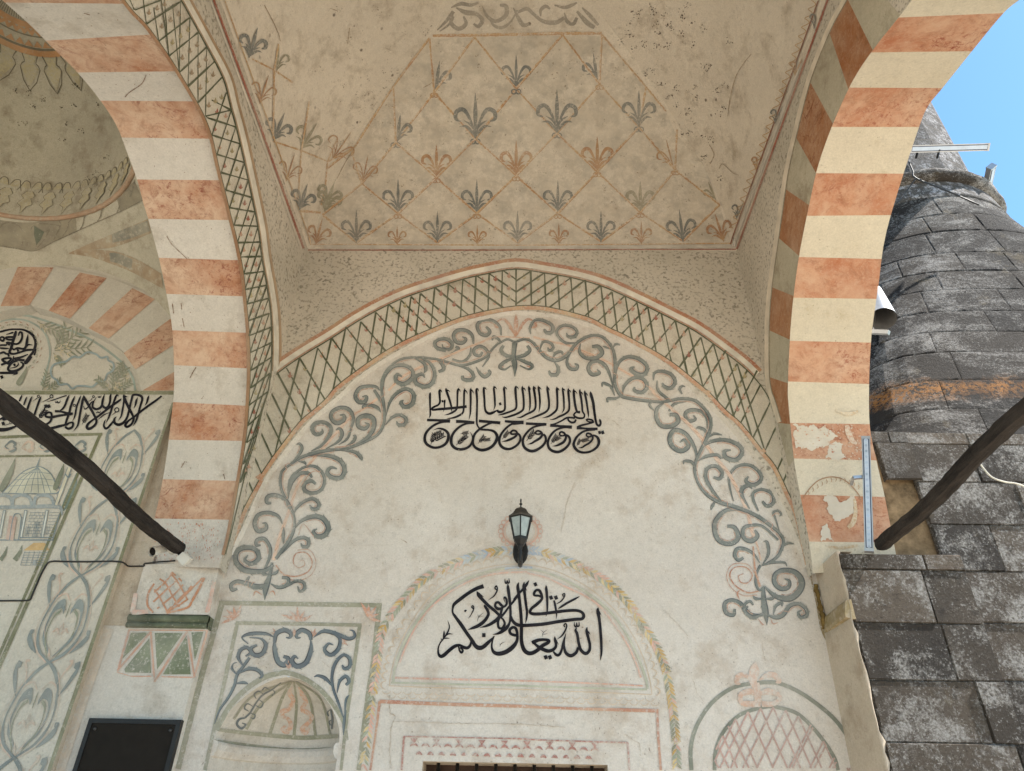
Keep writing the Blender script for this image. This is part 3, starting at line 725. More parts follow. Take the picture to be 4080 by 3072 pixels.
for i in range(NZ+1):
    z = 3.19*i/NZ; low = z < zs0-.03; yj = PY-.005-(rr_.random()**2)*.012; k_ = max(0, (zs0-z)/zs0) if low else 0
    xf_ = PX0 - (.010+.012*k_ if low else 0); xb_ = PX0 - (.03+.07*k_ if low else 0); xm_ = PX0-(.018+.03*k_ if low else 0)
    e_ = .012+rr_.random()**2*.022
    rv_ += [(xf_+e_, PY+.004, z), (xf_+.003, yj, z), (xf_, yj+.012, z), (xm_, 4.36, z), (xb_, YL+.002, z)]
    if i:
        for q in range(4): a = (i-1)*5+q; rf_.append((a, a+1, a+6, a+5))
mobj('plaster_return', rv_, rf_, MAT['beige'], pier, smooth=True)
mobj('return_top', [(PX0, PY, 3.19), (PX0, YL, 3.19), (PX0+.10, YL, 3.19), (PX0+.10, PY, 3.19)], [(0, 1, 2, 3)], MAT['beige'], pier)
bm = bmesh.new()
rgs = []
for yy, k_ in ((PY-.008, 1), (4.3, 1), (YL, .8)):
    rgs.append([bm.verts.new((PX0+dx*k_, yy, zs0+dz)) for dx, dz in ((.02, .055), (-.012, .05), (-.02, .035), (-.038, -.03), (-.036, -.05), (.02, -.06))])
for q_, s_ in zip(rgs, rgs[1:]):
    for j in range(5): bm.faces.new((q_[j], q_[j+1], s_[j+1], s_[j]))
bm.faces.new(rgs[0])
bmobj('sill_moulding', bm, paint('mossy_stain', (.20, .145, .05), 'beige', .36, sc=22), pier)

mobj('pier_strip', [(EX1-.01, 4.458, zm1+.012), (b0.x+.03, 4.458, zm1+.012), (b0.x+.03, 4.458, 3.33), (-2.522, 4.458, 3.37), (-2.522, 4.458, 4.95), (EX1-.01, 4.458, 4.95)], [(0, 1, 2, 3, 4, 5)], MAT['beige'], archL)
mobj('pier_base', [(EX1-.01, 4.46, 0), (b1.x, 4.46, 0), (b1.x, 4.46, zm1+.012), (EX1-.01, 4.46, zm1+.012), (b1.x, 4.54, 0), (b1.x, 4.54, zm1+.012), (EX1-.01, 4.54, zm1+.012)], [(0, 1, 2, 3), (1, 4, 5, 2), (3, 2, 5, 6)], MAT['white'], archL)

bm = bmesh.new(); rj = random.Random(2)
zj = [3.10-.0135*i for i in range(22)]
tube(bm, [(PX0-.020+rj.uniform(-.003, .003), YL-.006, z) for z in zj], [rj.uniform(.010, .019) for z in zj], 8); bmobj('mossy_joint', bm, MAT['moss'], pier, True)

# unseen front arcade and roof slab added to block sky light from the bays
front = thing('shading_arcade', 'plastered front arcade of the porch with three pointed openings, nearest the viewer', 'arcade', (-2, .5, 0))
def gothic(cx, hw, zs_, za):
    P = []
    for i in range(13):
        t = i/12; P.append((cx-hw*math.cos(t*math.pi/2)**.85 if i < 12 else cx, zs_+(za-zs_)*math.sin(t*math.pi/2)**1.05))
    return P+[(2*cx-x, z) for x, z in reversed(P[:-1])]
fo = [(2.4, 0), (2.4, 6.6), (-9.6, 6.6), (-9.6, 0)]
for cx_, hw_ in ((-7.75, 1.6), (-4.1, 1.35), (-.06, 1.72)):
    gp = gothic(cx_, hw_, 3.2, 5.25); fo += [(cx_-hw_, 0)]+gp+[(cx_+hw_, 0)]
flat('wall', fo, [], MAT['white'], front, 'y', .62)
flat('outer_face', fo, [], MAT['white'], front, 'y', .40)
bm = bmesh.new(); box(bm, (-9.6, .62, 6.6), (-5.7, 4.6, 6.75)); bmobj('roof', bm, MAT['dome'], front)  # unseen slab added over the far left bay to shade it
# ================================================================== painting of the main wall
def offs(P, d):
    out = []
    for i, p in enumerate(P):
        a = P[max(0, i-1)]; b = P[min(len(P)-1, i+1)]; dx, dy = b[0]-a[0], b[1]-a[1]; l = math.hypot(dx, dy) or 1
        out.append((p[0]+dy/l*d, p[1]-dx/l*d))
    return out
def W(P, w): return [(p[0], p[1], w) for p in P]
def cross(S, d, poly):
    best = None
    for a, b in zip(poly, poly[1:]):
        ex, ey = b[0]-a[0], b[1]-a[1]; den = d[0]*ey-d[1]*ex
        if abs(den) < 1e-9: continue
        t = ((a[0]-S[0])*ey-(a[1]-S[1])*ex)/den; q = ((a[0]-S[0])*d[1]-(a[1]-S[1])*d[0])/den
        if t > 2 and -.001 <= q <= 1.001 and (best is None or t < best): best = t
    return best
def isect(a, b, c, d):
    den = (b[0]-a[0])*(d[1]-c[1])-(b[1]-a[1])*(d[0]-c[0])
    if abs(den) < 1e-9: return None
    t = ((c[0]-a[0])*(d[1]-c[1])-(c[1]-a[1])*(d[0]-c[0]))/den
    return (a[0]+(b[0]-a[0])*t, a[1]+(b[1]-a[1])*t)
def bud(P, c, x, y, s, m, ang=0):
    ca, sa = math.cos(ang), math.sin(ang)
    T = lambda a, b: (x+(a*ca-b*sa)*s, y+(a*sa+b*ca)*s)
    P.stroke(m, c, [(*T(0, .5), s*.2), (*T(0, -.05), s*.42), (*T(0, -.7), .5)], 2)
    for g in (-1, 1): P.stroke(m, c, [(*T(0, .5), s*.12), (*T(g*.3, .2), s*.2), (*T(g*.45, -.1), .5)], 2)
rnd = random.Random(3)
lb = Paint(WALL)
BM = 'O'
lb.strip(MAT['band'], band_up, [min(band_lo, key=lambda q: (q[0]-p[0])**2+(q[1]-p[1])**2) for p in band_up], .0015)
# both halves of the trellis
apex = px('B2', 2120, 590)
def wall_lattice(side):
    half = [p for p in band_up if (p[0] <= apex[0]+3 if side < 0 else p[0] >= apex[0]-3)]
    if side < 0: half = half[::-1]
    # outer points spaced along the curve
    xs = ([2120, 2010, 1905, 1800, 1695, 1580, 1470, 1355, 1280, 1200, 1100, 1000, 880, 760, 645, 535, 390, 285, 210] if side < 0 else
          [120, 230, 340, 445, 550, 665, 790, 880, 985, 1080, 1165, 1270, 1385, 1490, 1590, 1690, 1790, 1880, 1960, 2040])
    ox = 1000 if side < 0 else 2000
    S = []
    for x in xs:
        X = ox+x/2.0073; c = min(half, key=lambda p: abs(p[0]-X)+ (0 if p[1] < 1500 else 500)); S.append((X, c[1]))
    i0 = half.index(min(half, key=lambda p: abs(p[0]-S[-1][0])+abs(p[1]-S[-1][1]))); acc = 0
    for a, b in zip(half[i0:], half[i0+1:]):
        acc += math.hypot(b[0]-a[0], b[1]-a[1])
        if acc > 62: S.append(b); acc = 0
    L1 = []; L2 = []
    for i, s in enumerate(S):
        f = min(1, abs(s[0]-apex[0])/1000)
        d1 = (side*(.30*f if side < 0 else -.36*f), 1) if side < 0 else (.36*f, 1)
        a2 = math.radians(34+31*max(0, (abs(s[0]-apex[0])-180)/860)); d2 = (-side*math.cos(a2), math.sin(a2))
        for d, L in ((d1, L1), (d2, L2)):
            t = cross(s, d, band_lo)
            if t is None or t > 420: L.append(None); continue
            e = (s[0]+d[0]*t, s[1]+d[1]*t)
            if d is d2 and (e[0]-apex[0])*side < 0:
                q = (apex[0]-s[0])/d[0]; e = (s[0]+d[0]*q, s[1]+d[1]*q)
            L.append((s, e))
            if d is d1 and i == 0 and side > 0: continue
            lb.stroke(GREEN(), BM, [(*s, 6.4), (*e, 6.4)], 7, straight=True, jit=.35)
    for k in range(len(S)):
        for n_ in range(0, 4):
            def I(a, m):
                j = a+m
                if a >= len(S) or j >= len(S) or a < 0: return None
                if m == 0: return S[a]
                if not L1[a] or not L2[j]: return None
                return isect(*L1[a], *L2[j])
            p, q = I(k, n_+1), I(k+1, n_)
            if not p or not q: continue
            c = ((p[0]+q[0])/2, (p[1]+q[1])/2)
            t1 = cross(c, (0, 1), band_lo)
            if t1 is None or t1 < 14 or t1 > 300: continue
            bud(lb, BM, c[0], c[1]+3, 21, rnd.choice([RED('band'), RED('band'), pm('olive_bud', (.30, .25, .13), 'band', .3), REDD('band')]), -side*.1)
wall_lattice(-1); wall_lattice(1)
lb.stroke(GREEN(), BM, W(band_up, 4.5), 1, straight=True); lb.stroke(GREEN(), BM, W(band_lo, 4.5), 1, straight=True)
org = [(a[0], a[1]) for a in offs(band_lo, -9)]
rim = paint('brick_red_rim', (.46, .19, .105), 'band', .34, col2=(.56, .36, .2), sc=60)
lb.stroke(rim, BM, W(org, 15), 1, straight=True)
lb.build('lattice_band', painted_wall)
md_ = Paint(WALL, .004)
upA = [p for p in band_up if p[1] < px('B2', 0, 1480)[1] and px('B2', 170, 0)[0] < p[0] < px('B3', 2105, 0)[0]]
for d, w_, m in ((6, 5, RED('band')), (20, 20, WHT('band')), (37, 14, paint('arch_red_line', (.40, .13, .07), 'band', .30, col2=(.46, .26, .14)))):
    md_.stroke(m, BM, W(offs(upA, d), w_), 1, straight=True)
md_.stroke(REDD('band'), 'B2', [(455, 437, 9), (1900, 437, 9), (2207, 436, 9)], 8, straight=True); md_.stroke(REDD('band'), 'B3', [(200, 436, 8), (1872, 430, 8)], 8, straight=True)
md_.build('arch_moulding', painted_wall)

# ------------------------------------------------------------------ black script
ins = Paint(LUN, .003); K_ = INK()
def S(c, t, n=4, k=1.): ins.stroke(K_, c, t, n, k=k)
def hook(c, *v):
    for i in range(0, len(v), 4): ins.stroke(K_, c, [(v[i], v[i+1], 34), ((v[i]*1.0+v[i+2])/2+4, (v[i+1]*1.15+v[i+3]*.85)/2, 22), (v[i+2], v[i+3], 3)], 3)
for c, t in (l.split(':') for l in '''U1:205,195,4 195,250,45 195,450,42 200,620,34 200,730,32 170,800,3
U1:435,115,5 415,170,50 420,300,45 425,420,42 385,490,40 300,530,42 245,570,45 260,605,44 400,590,52 700,565,55 950,540,55 1045,525,60
U1:565,90,5 570,150,45 620,290,50 670,450,45 695,560,36 692,650,3
U1:545,365,8 535,400,40 530,480,30 530,580,22 495,660,3
U1:868,90,4 840,150,45 830,300,40 828,470,38 810,590,38 740,650,45 640,700,35 525,728,4
U1:1008,100,4 990,170,42 983,350,40 978,560,40 955,670,42 880,730,45 750,785,40 580,810,4
U1:1150,90,4 1135,160,45 1138,350,45 1135,520,40 1130,680,34 1095,845,3
U1:1275,92,4 1270,160,48 1285,350,45 1285,550,42 1278,800,42 1285,940,40 1340,1040,30
U1:1450,65,4 1440,130,48 1455,350,45 1465,540,42 1490,640,50 1560,690,55 1650,670,55 1780,600,10
U1:1750,620,40 1800,655,60 1880,640,45 1930,580,44 1930,400,42 1920,200,44 1910,110,44 1920,48,4
U1:1680,40,4 1675,110,40 1690,260,45 1700,430,42 1700,520,30 1665,620,3
U2:97,38,4 80,110,50 90,300,50 105,480,45 85,580,45 0,630,40 -200,700,40 -330,730,4
U2:245,45,4 240,110,45 265,300,45 272,520,45 240,620,45 130,690,45 0,740,45 -150,780,34 -240,765,4
U2:400,42,4 390,100,42 410,250,42 420,430,38 415,560,30 388,660,3
U2:508,40,4 505,110,50 535,300,48 550,480,44 530,590,44 460,650,44 330,710,40 210,775,32 105,785,4
U2:605,38,4 615,110,42 640,280,42 648,430,38 640,560,26 618,672,3
U2:812,38,4 820,120,48 845,300,46 860,470,44 840,590,44 760,670,46 600,740,44 450,800,30 328,835,3
U2:1043,65,4 1040,130,48 1050,300,46 1052,500,44 1030,610,46 950,690,46 850,755,38 700,795,4
U2:1173,80,4 1175,140,40 1195,300,42 1205,480,38 1200,600,30 1150,690,3
U2:1312,102,4 1305,170,48 1320,340,46 1330,500,42 1315,620,44 1230,700,44 1100,760,42 980,820,30 872,832,4
U2:1435,110,4 1430,180,50 1445,350,50 1470,520,52 1510,650,45 1580,670,40
U2:1578,115,4 1575,190,46 1605,350,46 1625,520,44 1635,640,36 1680,720,36 1660,790,40 1560,800,44 1470,770,44 1435,720,40 1490,660,36 1580,650,40
U2:1690,148,4 1690,220,46 1725,400,46 1750,560,42 1770,700,34 1772,800,4
U2:1460,800,40 1350,785,40 1260,795,40 1150,860,36 1000,930,34 900,960,50
U2:1300,790,36 1310,850,40 1380,900,44 1450,890,44 1485,830,40
U2:1820,175,5 1830,250,60 1880,430,60 1905,620,56 1935,820,50 1965,940,48 2020,975,50 2055,920,44 2040,850,46 2028,815,4
U2:1890,890,34 1850,840,40 1750,825,36 1730,850,30 1790,885,28 1890,890,40 1760,930,40 1600,970,44 1520,1010,50
U1:125,843,55 400,850,52 660,865,75
U1:620,880,40 480,890,45 330,940,48 200,1030,50 100,1150,55 72,1280,60 110,1390,62 210,1460,58 320,1485,52 450,1460,55 560,1390,58 615,1280,62 620,1170,62 560,1090,55 460,1045,44 370,1040,25 270,1078,3
U1:800,875,65 1000,880,58 1225,905,60
U1:1180,915,40 1050,925,42 920,975,46 790,1080,52 710,1200,56 685,1330,62 710,1430,62 790,1500,60 900,1525,58 1030,1500,55 1130,1430,50 1175,1330,40 1180,1240,26 1150,1160,16 1110,1115,3
U1:1328,865,60 1560,885,58 1825,910,65
U1:1760,905,40 1620,910,42 1480,970,44 1350,1050,46 1240,1160,50 1195,1280,54 1195,1400,54 1260,1490,58 1390,1540,64 1540,1510,62 1660,1430,62 1735,1310,64 1745,1200,64 1680,1110,56 1570,1075,46 1460,1068,44 1340,1060,40
U2:-165,870,50 50,890,60 270,900,80
U2:220,915,40 60,935,40 -15,940,42 -145,1040,46 -255,1180,50 -297,1320,54 -265,1430,60 -175,1500,60 -55,1515,55 55,1470,50 150,1390,50 195,1290,50 180,1200,48 120,1150,46
U2:120,1160,44 60,1170,40 -20,1165,40 -15,1110,44 40,1085,44 100,1110,44 120,1170,44 60,1240,48 -60,1300,50 -150,1330,34 -240,1345,3
U2:325,925,55 550,935,55 800,945,58
U2:760,955,36 620,975,40 480,1020,44 360,1120,48 270,1250,50 252,1370,55 290,1480,58 390,1550,62 500,1562,62 620,1510,58 720,1430,54 780,1330,52 775,1230,52 730,1170,46
U2:700,1150,40 620,1170,36 555,1160,34 560,1110,38 620,1095,40 680,1130,44 700,1190,50 640,1270,54 540,1330,48 450,1385,36 350,1408,3
U2:885,965,65 1100,985,50 1390,1010,72
U2:1330,1010,40 1180,1020,40 1030,1070,44 920,1170,50 850,1290,50 832,1410,56 880,1520,58 980,1575,62 1090,1580,60 1210,1520,56 1310,1420,52 1345,1310,52 1310,1220,50 1240,1190,46
U2:1240,1190,44 1170,1210,34 1110,1190,36 1110,1140,40 1160,1120,40 1220,1160,44 1250,1250,52 1200,1350,56 1100,1410,50 1020,1440,34 930,1450,3
U2:1500,1025,70 1700,1040,40 1985,1050,58
U2:1930,1070,36 1760,1080,40 1620,1130,44 1500,1240,50 1440,1360,56 1435,1440,60 1500,1540,60 1600,1590,52 1720,1595,48 1850,1560,48 1970,1470,54 2015,1360,62 1990,1260,56 1930,1210,44 1870,1200,40
U2:1860,1200,36 1790,1235,34 1730,1210,36 1735,1160,38 1790,1155,40 1850,1200,44 1870,1280,44 1800,1370,44 1700,1430,40 1620,1480,32 1535,1488,3'''.split('\n')): S(c, t, k=1.1)
hook('U1', 438, 150, 475, 215, 590, 150, 668, 195, 865, 130, 903, 200, 1010, 150, 1068, 248, 1150, 140, 1218, 238, 1285, 110, 1328, 182, 1460, 95, 1508, 148, 1935, 90, 1983, 143, 1690, 75, 1748, 138)
hook('U2', 100, 70, 160, 138, 265, 100, 325, 180, 405, 90, 430, 158, 525, 85, 560, 143, 625, 85, 683, 148, 835, 90, 875, 165, 1060, 105, 1098, 165, 1190, 120, 1235, 172, 1330, 150, 1370, 213, 1445, 160, 1520, 243, 1600, 190, 1645, 268, 1710, 215, 1765, 293)
for c, x, y, d in (('U1', 485, 405, 66), ('U1', 1822, 467, 84), ('U2', 2030, 1130, 95), ('U2', 2105, 1130, 105)): ins.dia(K_, c, x, y, d, .2)
for c, x, y, a, l in (('U1', 215, 1410, -1.3, 280), ('U1', 250, 1330, -.5, 330), ('U1', 230, 1200, -.35, 260), ('U1', 800, 1430, -.75, 300), ('U1', 860, 1340, -.6, 260), ('U1', 900, 1160, -.2, 200), ('U1', 1310, 1390, -.9, 250), ('U1', 1380, 1310, -.1, 220), ('U1', 1870, 1290, -.9, 250), ('U2', 335, 1330, -.9, 320), ('U2', 900, 1400, -1., 270), ('U2', 960, 1330, -.5, 200), ('U2', 1500, 1450, -1.1, 190), ('U2', 1560, 1340, -.25, 240)): ins.sprig(K_, c, x, y, a, l, 5, l*.09)
ins.build('upper_inscription', painted_wall)
ins = Paint(LUN, .003)
for c, t in (l.split(':') for l in '''W1:985,220,75 850,265,65 700,350,60 550,460,62 430,560,56 400,640,34 400,720,34 450,800,50 560,950,64 660,1100,60 760,1240,64 830,1350,70 900,1390,80 980,1370,72 1080,1280,60 1200,1160,6
W1:1180,1170,30 1150,1260,30 1140,1380,36 1180,1470,60 1270,1500,75 1400,1470,80 1530,1380,78 1610,1270,56 1625,1150,46 1600,1030,52 1540,1000,52 1480,1050,52 1500,1120,50 1580,1150,52 1620,1140,50
W1:740,1250,10 735,1330,44 680,1390,56 600,1375,56 540,1340,44 500,1340,50 420,1370,62 320,1450,62 230,1530,66 170,1550,60 130,1500,40 125,1400,26 160,1300,24 220,1220,26 290,1120,30 335,1010,24 325,930,14 300,870,3
W1:510,1360,24 530,1440,34 570,1480,40 590,1430,36 540,1380,30
W1:215,1210,6 235,1130,34 235,1055,4
W1:250,1180,8 320,1125,24 410,1130,3
W1:235,1220,8 280,1205,20 345,1215,3
W1:205,1260,6 185,1230,14 175,1195,3
W1:855,315,6 890,380,70 960,470,60 1080,590,54 1200,690,54 1290,780,44
W1:1310,760,50 1240,850,62 1130,930,56 1020,980,40 910,1005,4
W1:920,380,30 950,400,22 992,425,3
W1:1000,570,10 1010,600,44 1060,680,50 1075,760,52 1010,870,60 900,960,62 790,1010,50 680,1050,4
W1:1050,640,20 1105,660,3
W1:1340,640,44 1260,650,56 1205,600,44 1220,540,44 1270,530,46 1320,580,50 1370,610,40 1420,560,40 1420,480,40 1390,430,36 1370,460,22 1395,535,3
W1:1345,620,40 1320,700,44 1300,790,40 1260,890,44 1270,1000,44 1330,1020,44 1385,940,44 1360,860,36 1310,810,30
W1:1640,390,40 1560,500,38 1460,620,36 1380,730,40 1310,810,40
W1:1445,175,6 1450,260,52 1475,450,50 1490,600,44 1495,800,44 1475,920,40 1420,1010,64 1330,1080,60 1250,1120,40 1155,1138,3
W2:-123,780,40 -88,870,50 -18,940,60 80,965,60 250,960,60 500,940,60 800,890,58 1100,850,56 1230,840,54 1265,780,56 1220,710,50 1100,680,52 900,690,54 700,715,56 450,745,56 300,745,58 245,710,50 280,640,50 380,560,56 460,480,46 475,420,46 430,310,50 370,295,46 325,350,46 330,395,40 400,400,40 460,420,40
W1:1390,80,8 1395,150,24 1420,165,30 1435,110,16 1440,155,28 1470,150,26 1465,70,8
W2:35,145,6 15,230,55 40,420,52 65,650,54 80,850,56 85,1050,58 85,1250,62 120,1400,70 190,1480,74 280,1490,72 380,1440,66 480,1350,66 590,1290,60 600,1250,54 520,1235,50 400,1245,60 300,1290,70 320,1300,40 420,1380,60 520,1430,66 600,1450,64 690,1420,56 740,1350,48 720,1230,44 715,1170,5
W2:740,1250,30 790,1330,3
W2:135,140,8 130,230,60 150,400,48 175,600,46 190,720,40 180,830,34 160,925,3
W2:230,105,4 180,190,50 110,280,44 20,380,40 -60,480,38
W2:160,250,20 190,315,3
W2:550,200,6 555,270,46 570,450,44 575,620,34 565,740,20 545,800,3
W2:700,490,30 720,570,40 740,680,36 750,770,22 738,850,3
W2:1185,415,8 1100,460,36 950,540,40 840,610,36 775,655,4
W2:880,420,22 865,380,22 900,360,20 905,400,24 880,450,24 830,510,26 745,560,8
W2:1330,995,8 1320,1070,50 1350,1200,50 1380,1330,48 1370,1440,52 1300,1500,60 1210,1430,56 1170,1300,50 1140,1130,50 1110,1060,44 1135,1000,5
W2:1350,1080,30 1390,1145,3
W2:1160,1380,44 1120,1480,54 1020,1540,64 930,1490,56 895,1380,40 895,1250,34 930,1105,4
W2:900,1190,16 870,1300,32 850,1420,40 800,1520,50 740,1520,50 690,1460,30
W2:910,1000,20 890,960,24 925,930,24 940,990,28 900,1090,30 840,1170,26 760,1228,4
W2:1085,900,8 1090,970,24 1120,990,28 1130,910,12 1140,980,26 1175,970,26 1175,890,8
W2:1540,625,8 1530,690,56 1560,850,52 1580,1050,50 1595,1250,48 1600,1450,40 1590,1560,26 1575,1640,3
W2:1550,700,30 1600,775,3
W1:1240,300,22 1200,260,24 1225,215,24 1245,260,24 1235,320,26 1180,410,24 1070,490,4
W1:790,650,20 760,620,22 780,590,22 800,630,22 780,700,22 730,790,14 690,835,3
W1:620,700,30 645,690,44 655,700,30
W1:865,890,4 895,800,12 985,725,3
W1:895,800,8 870,755,3
W1:900,810,8 985,785,3
W1:1290,1370,3 1320,1310,10 1400,1270,3
W2:475,1185,3 495,1110,10 575,1045,3
W2:495,1090,8 440,1045,3
W2:500,1140,8 580,1115,3'''.split('\n')): S(c, t, k=1.08)
for c, x, y, d in (('W2', 350, 188, 92), ('W2', 645, 440, 96), ('W2', 740, 440, 96), ('W2', 545, 1570, 100), ('W2', 625, 1570, 100), ('W1', 990, 1150, 100)): ins.dia(K_, c, x, y, d, .55 if c == 'W1' else .1)
ins.build('lower_inscription', painted_wall)

# ------------------------------------------------------------------ scroll garlands
def garland(name, body, thin, rope):
    G = Paint(LUN, .003); b, d = BLUE(), BLUED()
    for l in rope.split('\n'):
        c, t = l.split(':'); Q = G.stroke(PINK(), c, t, 6)
        for i in range(2, len(Q)-2, 3):
            q, r = Q[i], Q[i+2]; G.stroke(RED(), c, [(q[0]-q[2]*.4, q[1], 4), (r[0]+q[2]*.3, r[1], 5)], 1, straight=True)
    for l in body.split('\n'):
        c, t = l.split(':'); G.scroll(b, d, c, t, 6, tr=RED())
    for l in thin.split('\n'):
        c, t = l.split(':'); G.stroke(RED(), c, t, 4)
    G.build(name, painted_wall)
garland('scroll_garland', '''C2:200,1340,30 260,1260,36 320,1170,30 350,1080,24 345,990,20 310,920,40 290,880,30 250,800,26 235,720,26 250,640,24 310,590,24 400,530,30 520,490,34 640,470,30 760,460,26 900,410,26 1010,350,26 1060,270,26 1070,180,26 1060,80,26 1045,-10,24 1050,-96,22 1100,-186,20 1200,-256,22 1340,-271,22 1480,-256,24 1560,-236,24 1680,-206,26 1800,-236,26 1880,-276,24 1930,-336,22 1980,-386,22
C2:330,1120,6 400,1040,30 500,1000,44 580,1020,50 620,1090,50 590,1150,50 530,1160,44 500,1120,30 530,1100,10
C2:250,1300,6 340,1200,30 410,1170,34 460,1190,36 455,1240,34 415,1240,26 400,1215,10
C2:345,980,4 370,930,26 430,880,30 500,860,34 545,900,36 530,940,36 490,940,30 470,910,10
C2:310,900,8 250,850,34 180,830,36 130,850,36 130,890,34 165,895,24
C2:300,860,8 305,760,30 330,680,26 420,610,24 510,600,30 570,650,30 590,720,30 560,790,32 490,815,36 430,790,40 430,740,36 480,715,36 520,740,26
C2:310,800,10 330,720,40 390,660,36 460,655,34 490,690,20
C2:410,520,6 520,510,24 640,520,36 720,560,44 750,630,44 720,690,44 650,690,44 610,650,40 640,610,30 690,620,12
C2:310,590,6 370,530,26 410,460,30 390,420,24 365,430,8
C2:380,560,10 430,570,26 440,590,8
C2:640,465,6 760,475,20 840,490,34 880,530,36 890,555,10
C2:480,480,6 570,430,26 630,350,34 640,290,36 590,250,36 520,255,36 490,300,40 520,345,36 570,330,30 570,300,10
C2:600,460,6 700,400,26 730,340,36 710,300,30 680,310,12
C2:760,440,8 820,400,30 835,360,26 815,355,10
C2:700,430,4 770,380,24 800,300,20 820,220,30 790,150,36 720,130,36 655,160,36 640,210,36 680,255,40 740,235,40 745,195,30 710,190,10
C2:800,440,6 920,380,34 980,300,40 980,220,44 920,195,44 860,220,40 860,280,40 910,300,36 940,270,26 910,250,8
C2:1075,270,6 1130,210,26 1190,190,30 1240,220,34 1230,265,34 1180,270,30 1165,240,10
C2:1080,200,4 1110,90,26 1160,20,34 1240,-20,36 1300,20,40 1290,100,44 1230,125,40 1200,90,36 1220,70,10
C2:1040,170,6 1010,130,34 950,110,30 900,120,26 895,140,8
C2:1030,-6,10 1000,-36,26 940,-41,30 870,-26,34 835,34,36 860,84,40 910,84,40 925,44,30 890,44,10
C2:1060,130,6 1030,60,30 985,-10,26
B2:1050,1560,20 1070,1450,26 1140,1370,30 1230,1360,36 1290,1400,36 1290,1460,40 1220,1510,44 1160,1480,40 1170,1430,30 1210,1450,14
B2:1300,1300,6 1380,1340,30 1400,1390,34 1385,1420,8
B2:1340,1295,6 1430,1340,30 1470,1420,34 1450,1500,40 1390,1530,40 1320,1500,40 1320,1450,36 1370,1430,30 1390,1460,10
B2:1480,1310,6 1530,1350,36 1540,1390,36 1500,1410,26
B2:1540,1310,10 1620,1260,28 1660,1225,30 1635,1210,24
B2:1760,1200,8 1750,1280,26 1690,1330,26 1610,1310,20
B2:1560,1240,36 1490,1220,36 1470,1180,34 1510,1150,30 1570,1150,36 1610,1190,36 1590,1230,30 1540,1220,20 1530,1190,8
B2:1780,1190,16 1770,1120,30 1720,1080,34 1650,1080,34 1620,1120,34 1640,1170,36 1690,1180,36 1720,1150,30 1690,1130,10
B2:2000,1120,14 1990,1050,26 1930,1000,28 1850,1000,30 1810,1040,32 1830,1100,34 1880,1120,34 1910,1090,36 1880,1050,20
B2:1850,1370,10 1900,1290,26 1880,1230,30 1830,1205,30 1785,1230,32 1790,1270,30 1830,1280,30 1850,1250,20
B2:1650,1360,8 1740,1390,30 1780,1440,36 1760,1475,36 1700,1470,36 1690,1440,26
B2:1800,1370,8 1830,1420,30 1870,1450,36 1910,1420,34 1900,1395,20
B2:2000,1180,14 1980,1150,26 1940,1130,28 1930,1160,14
C2:110,1420,20 150,1330,30 155,1250,30 110,1180,34 50,1190,34 45,1230,30 80,1230,16
C2:250,1060,8 220,1000,30 140,970,34 60,990,36 30,1060,40 60,1120,40 120,1100,40 120,1060,26 90,1055,8
C2:260,1220,8 260,1150,30 265,1085,6
C1:2190,1390,24 2100,1440,44 1960,1430,56 1890,1360,50 1900,1280,50 1970,1250,46 2050,1270,44 2070,1340,44 2010,1380,40 1960,1350,30 1985,1310,10
E2:110,300,4 120,200,60 150,110,40 170,0,24
E2:130,170,10 60,200,36 0,190,34 -30,150,30 -10,110,20
E1:2140,170,10 2060,190,40 1980,170,40 1900,150,34 1850,180,36 1860,220,34 1900,210,20
E2:160,170,10 220,200,34 290,180,34 300,130,34 250,120,26
E2:290,190,20 360,150,30 420,160,30 430,210,30 390,230,26 375,190,10
E2:150,100,10 100,90,30 80,60,6
E2:160,100,10 200,85,30 225,55,6
B2:2110,1450,4 2110,1350,50 2100,1290,40 2110,1180,50
B2:2110,1290,20 2040,1280,36 2000,1240,34 2020,1200,26
B2:2100,1300,20 2030,1330,34 1990,1370,34 2030,1390,20 2080,1360,10
B2:2115,1290,20 2180,1280,36 2230,1240,34 2210,1200,26
B2:2120,1300,20 2190,1330,34 2250,1360,34 2220,1390,20 2150,1360,10
B2:1980,1185,20 2050,1150,22 2110,1170,20 2180,1150,22''',
'''C2:200,1390,10 260,1460,10 360,1480,10 460,1440,10 490,1360,10 440,1290,10 360,1300,10 340,1370,8 380,1410,8 430,1390,6 420,1350,4 390,1360,3
C2:510,1170,6 420,1060,5 380,1150,4
C2:560,640,5 480,650,5 400,760,5
C2:240,1440,5 300,1500,5 400,1510,5 490,1460,5 520,1360,5 470,1270,5 370,1270,5
B2:2120,950,4 2120,1020,36 2115,1130,14
B2:2110,1120,10 2070,1040,24 2020,990,20 1970,1010,10 1955,1045,20 1990,1060,10
B2:2125,1120,10 2165,1040,24 2215,990,20 2265,1010,10 2280,1045,20 2240,1060,10
B2:2115,1125,8 2080,1070,16 2060,1060,4
B2:2120,1125,8 2150,1070,16 2170,1060,4
E2:90,260,4 40,230,12 20,270,3
E2:150,240,4 180,230,12 195,265,3''',
'''C2:180,1350,26 230,1170,28 300,970,26 380,740,24 470,580,24 590,440,24 720,290,24 820,190,24 900,140,20 1010,60,20
B2:1100,1560,18 1200,1460,22 1320,1390,22 1450,1330,20 1560,1290,18 1700,1230,18 1850,1170,18 1920,1140,16 2000,1130,10 2230,1140,10''')
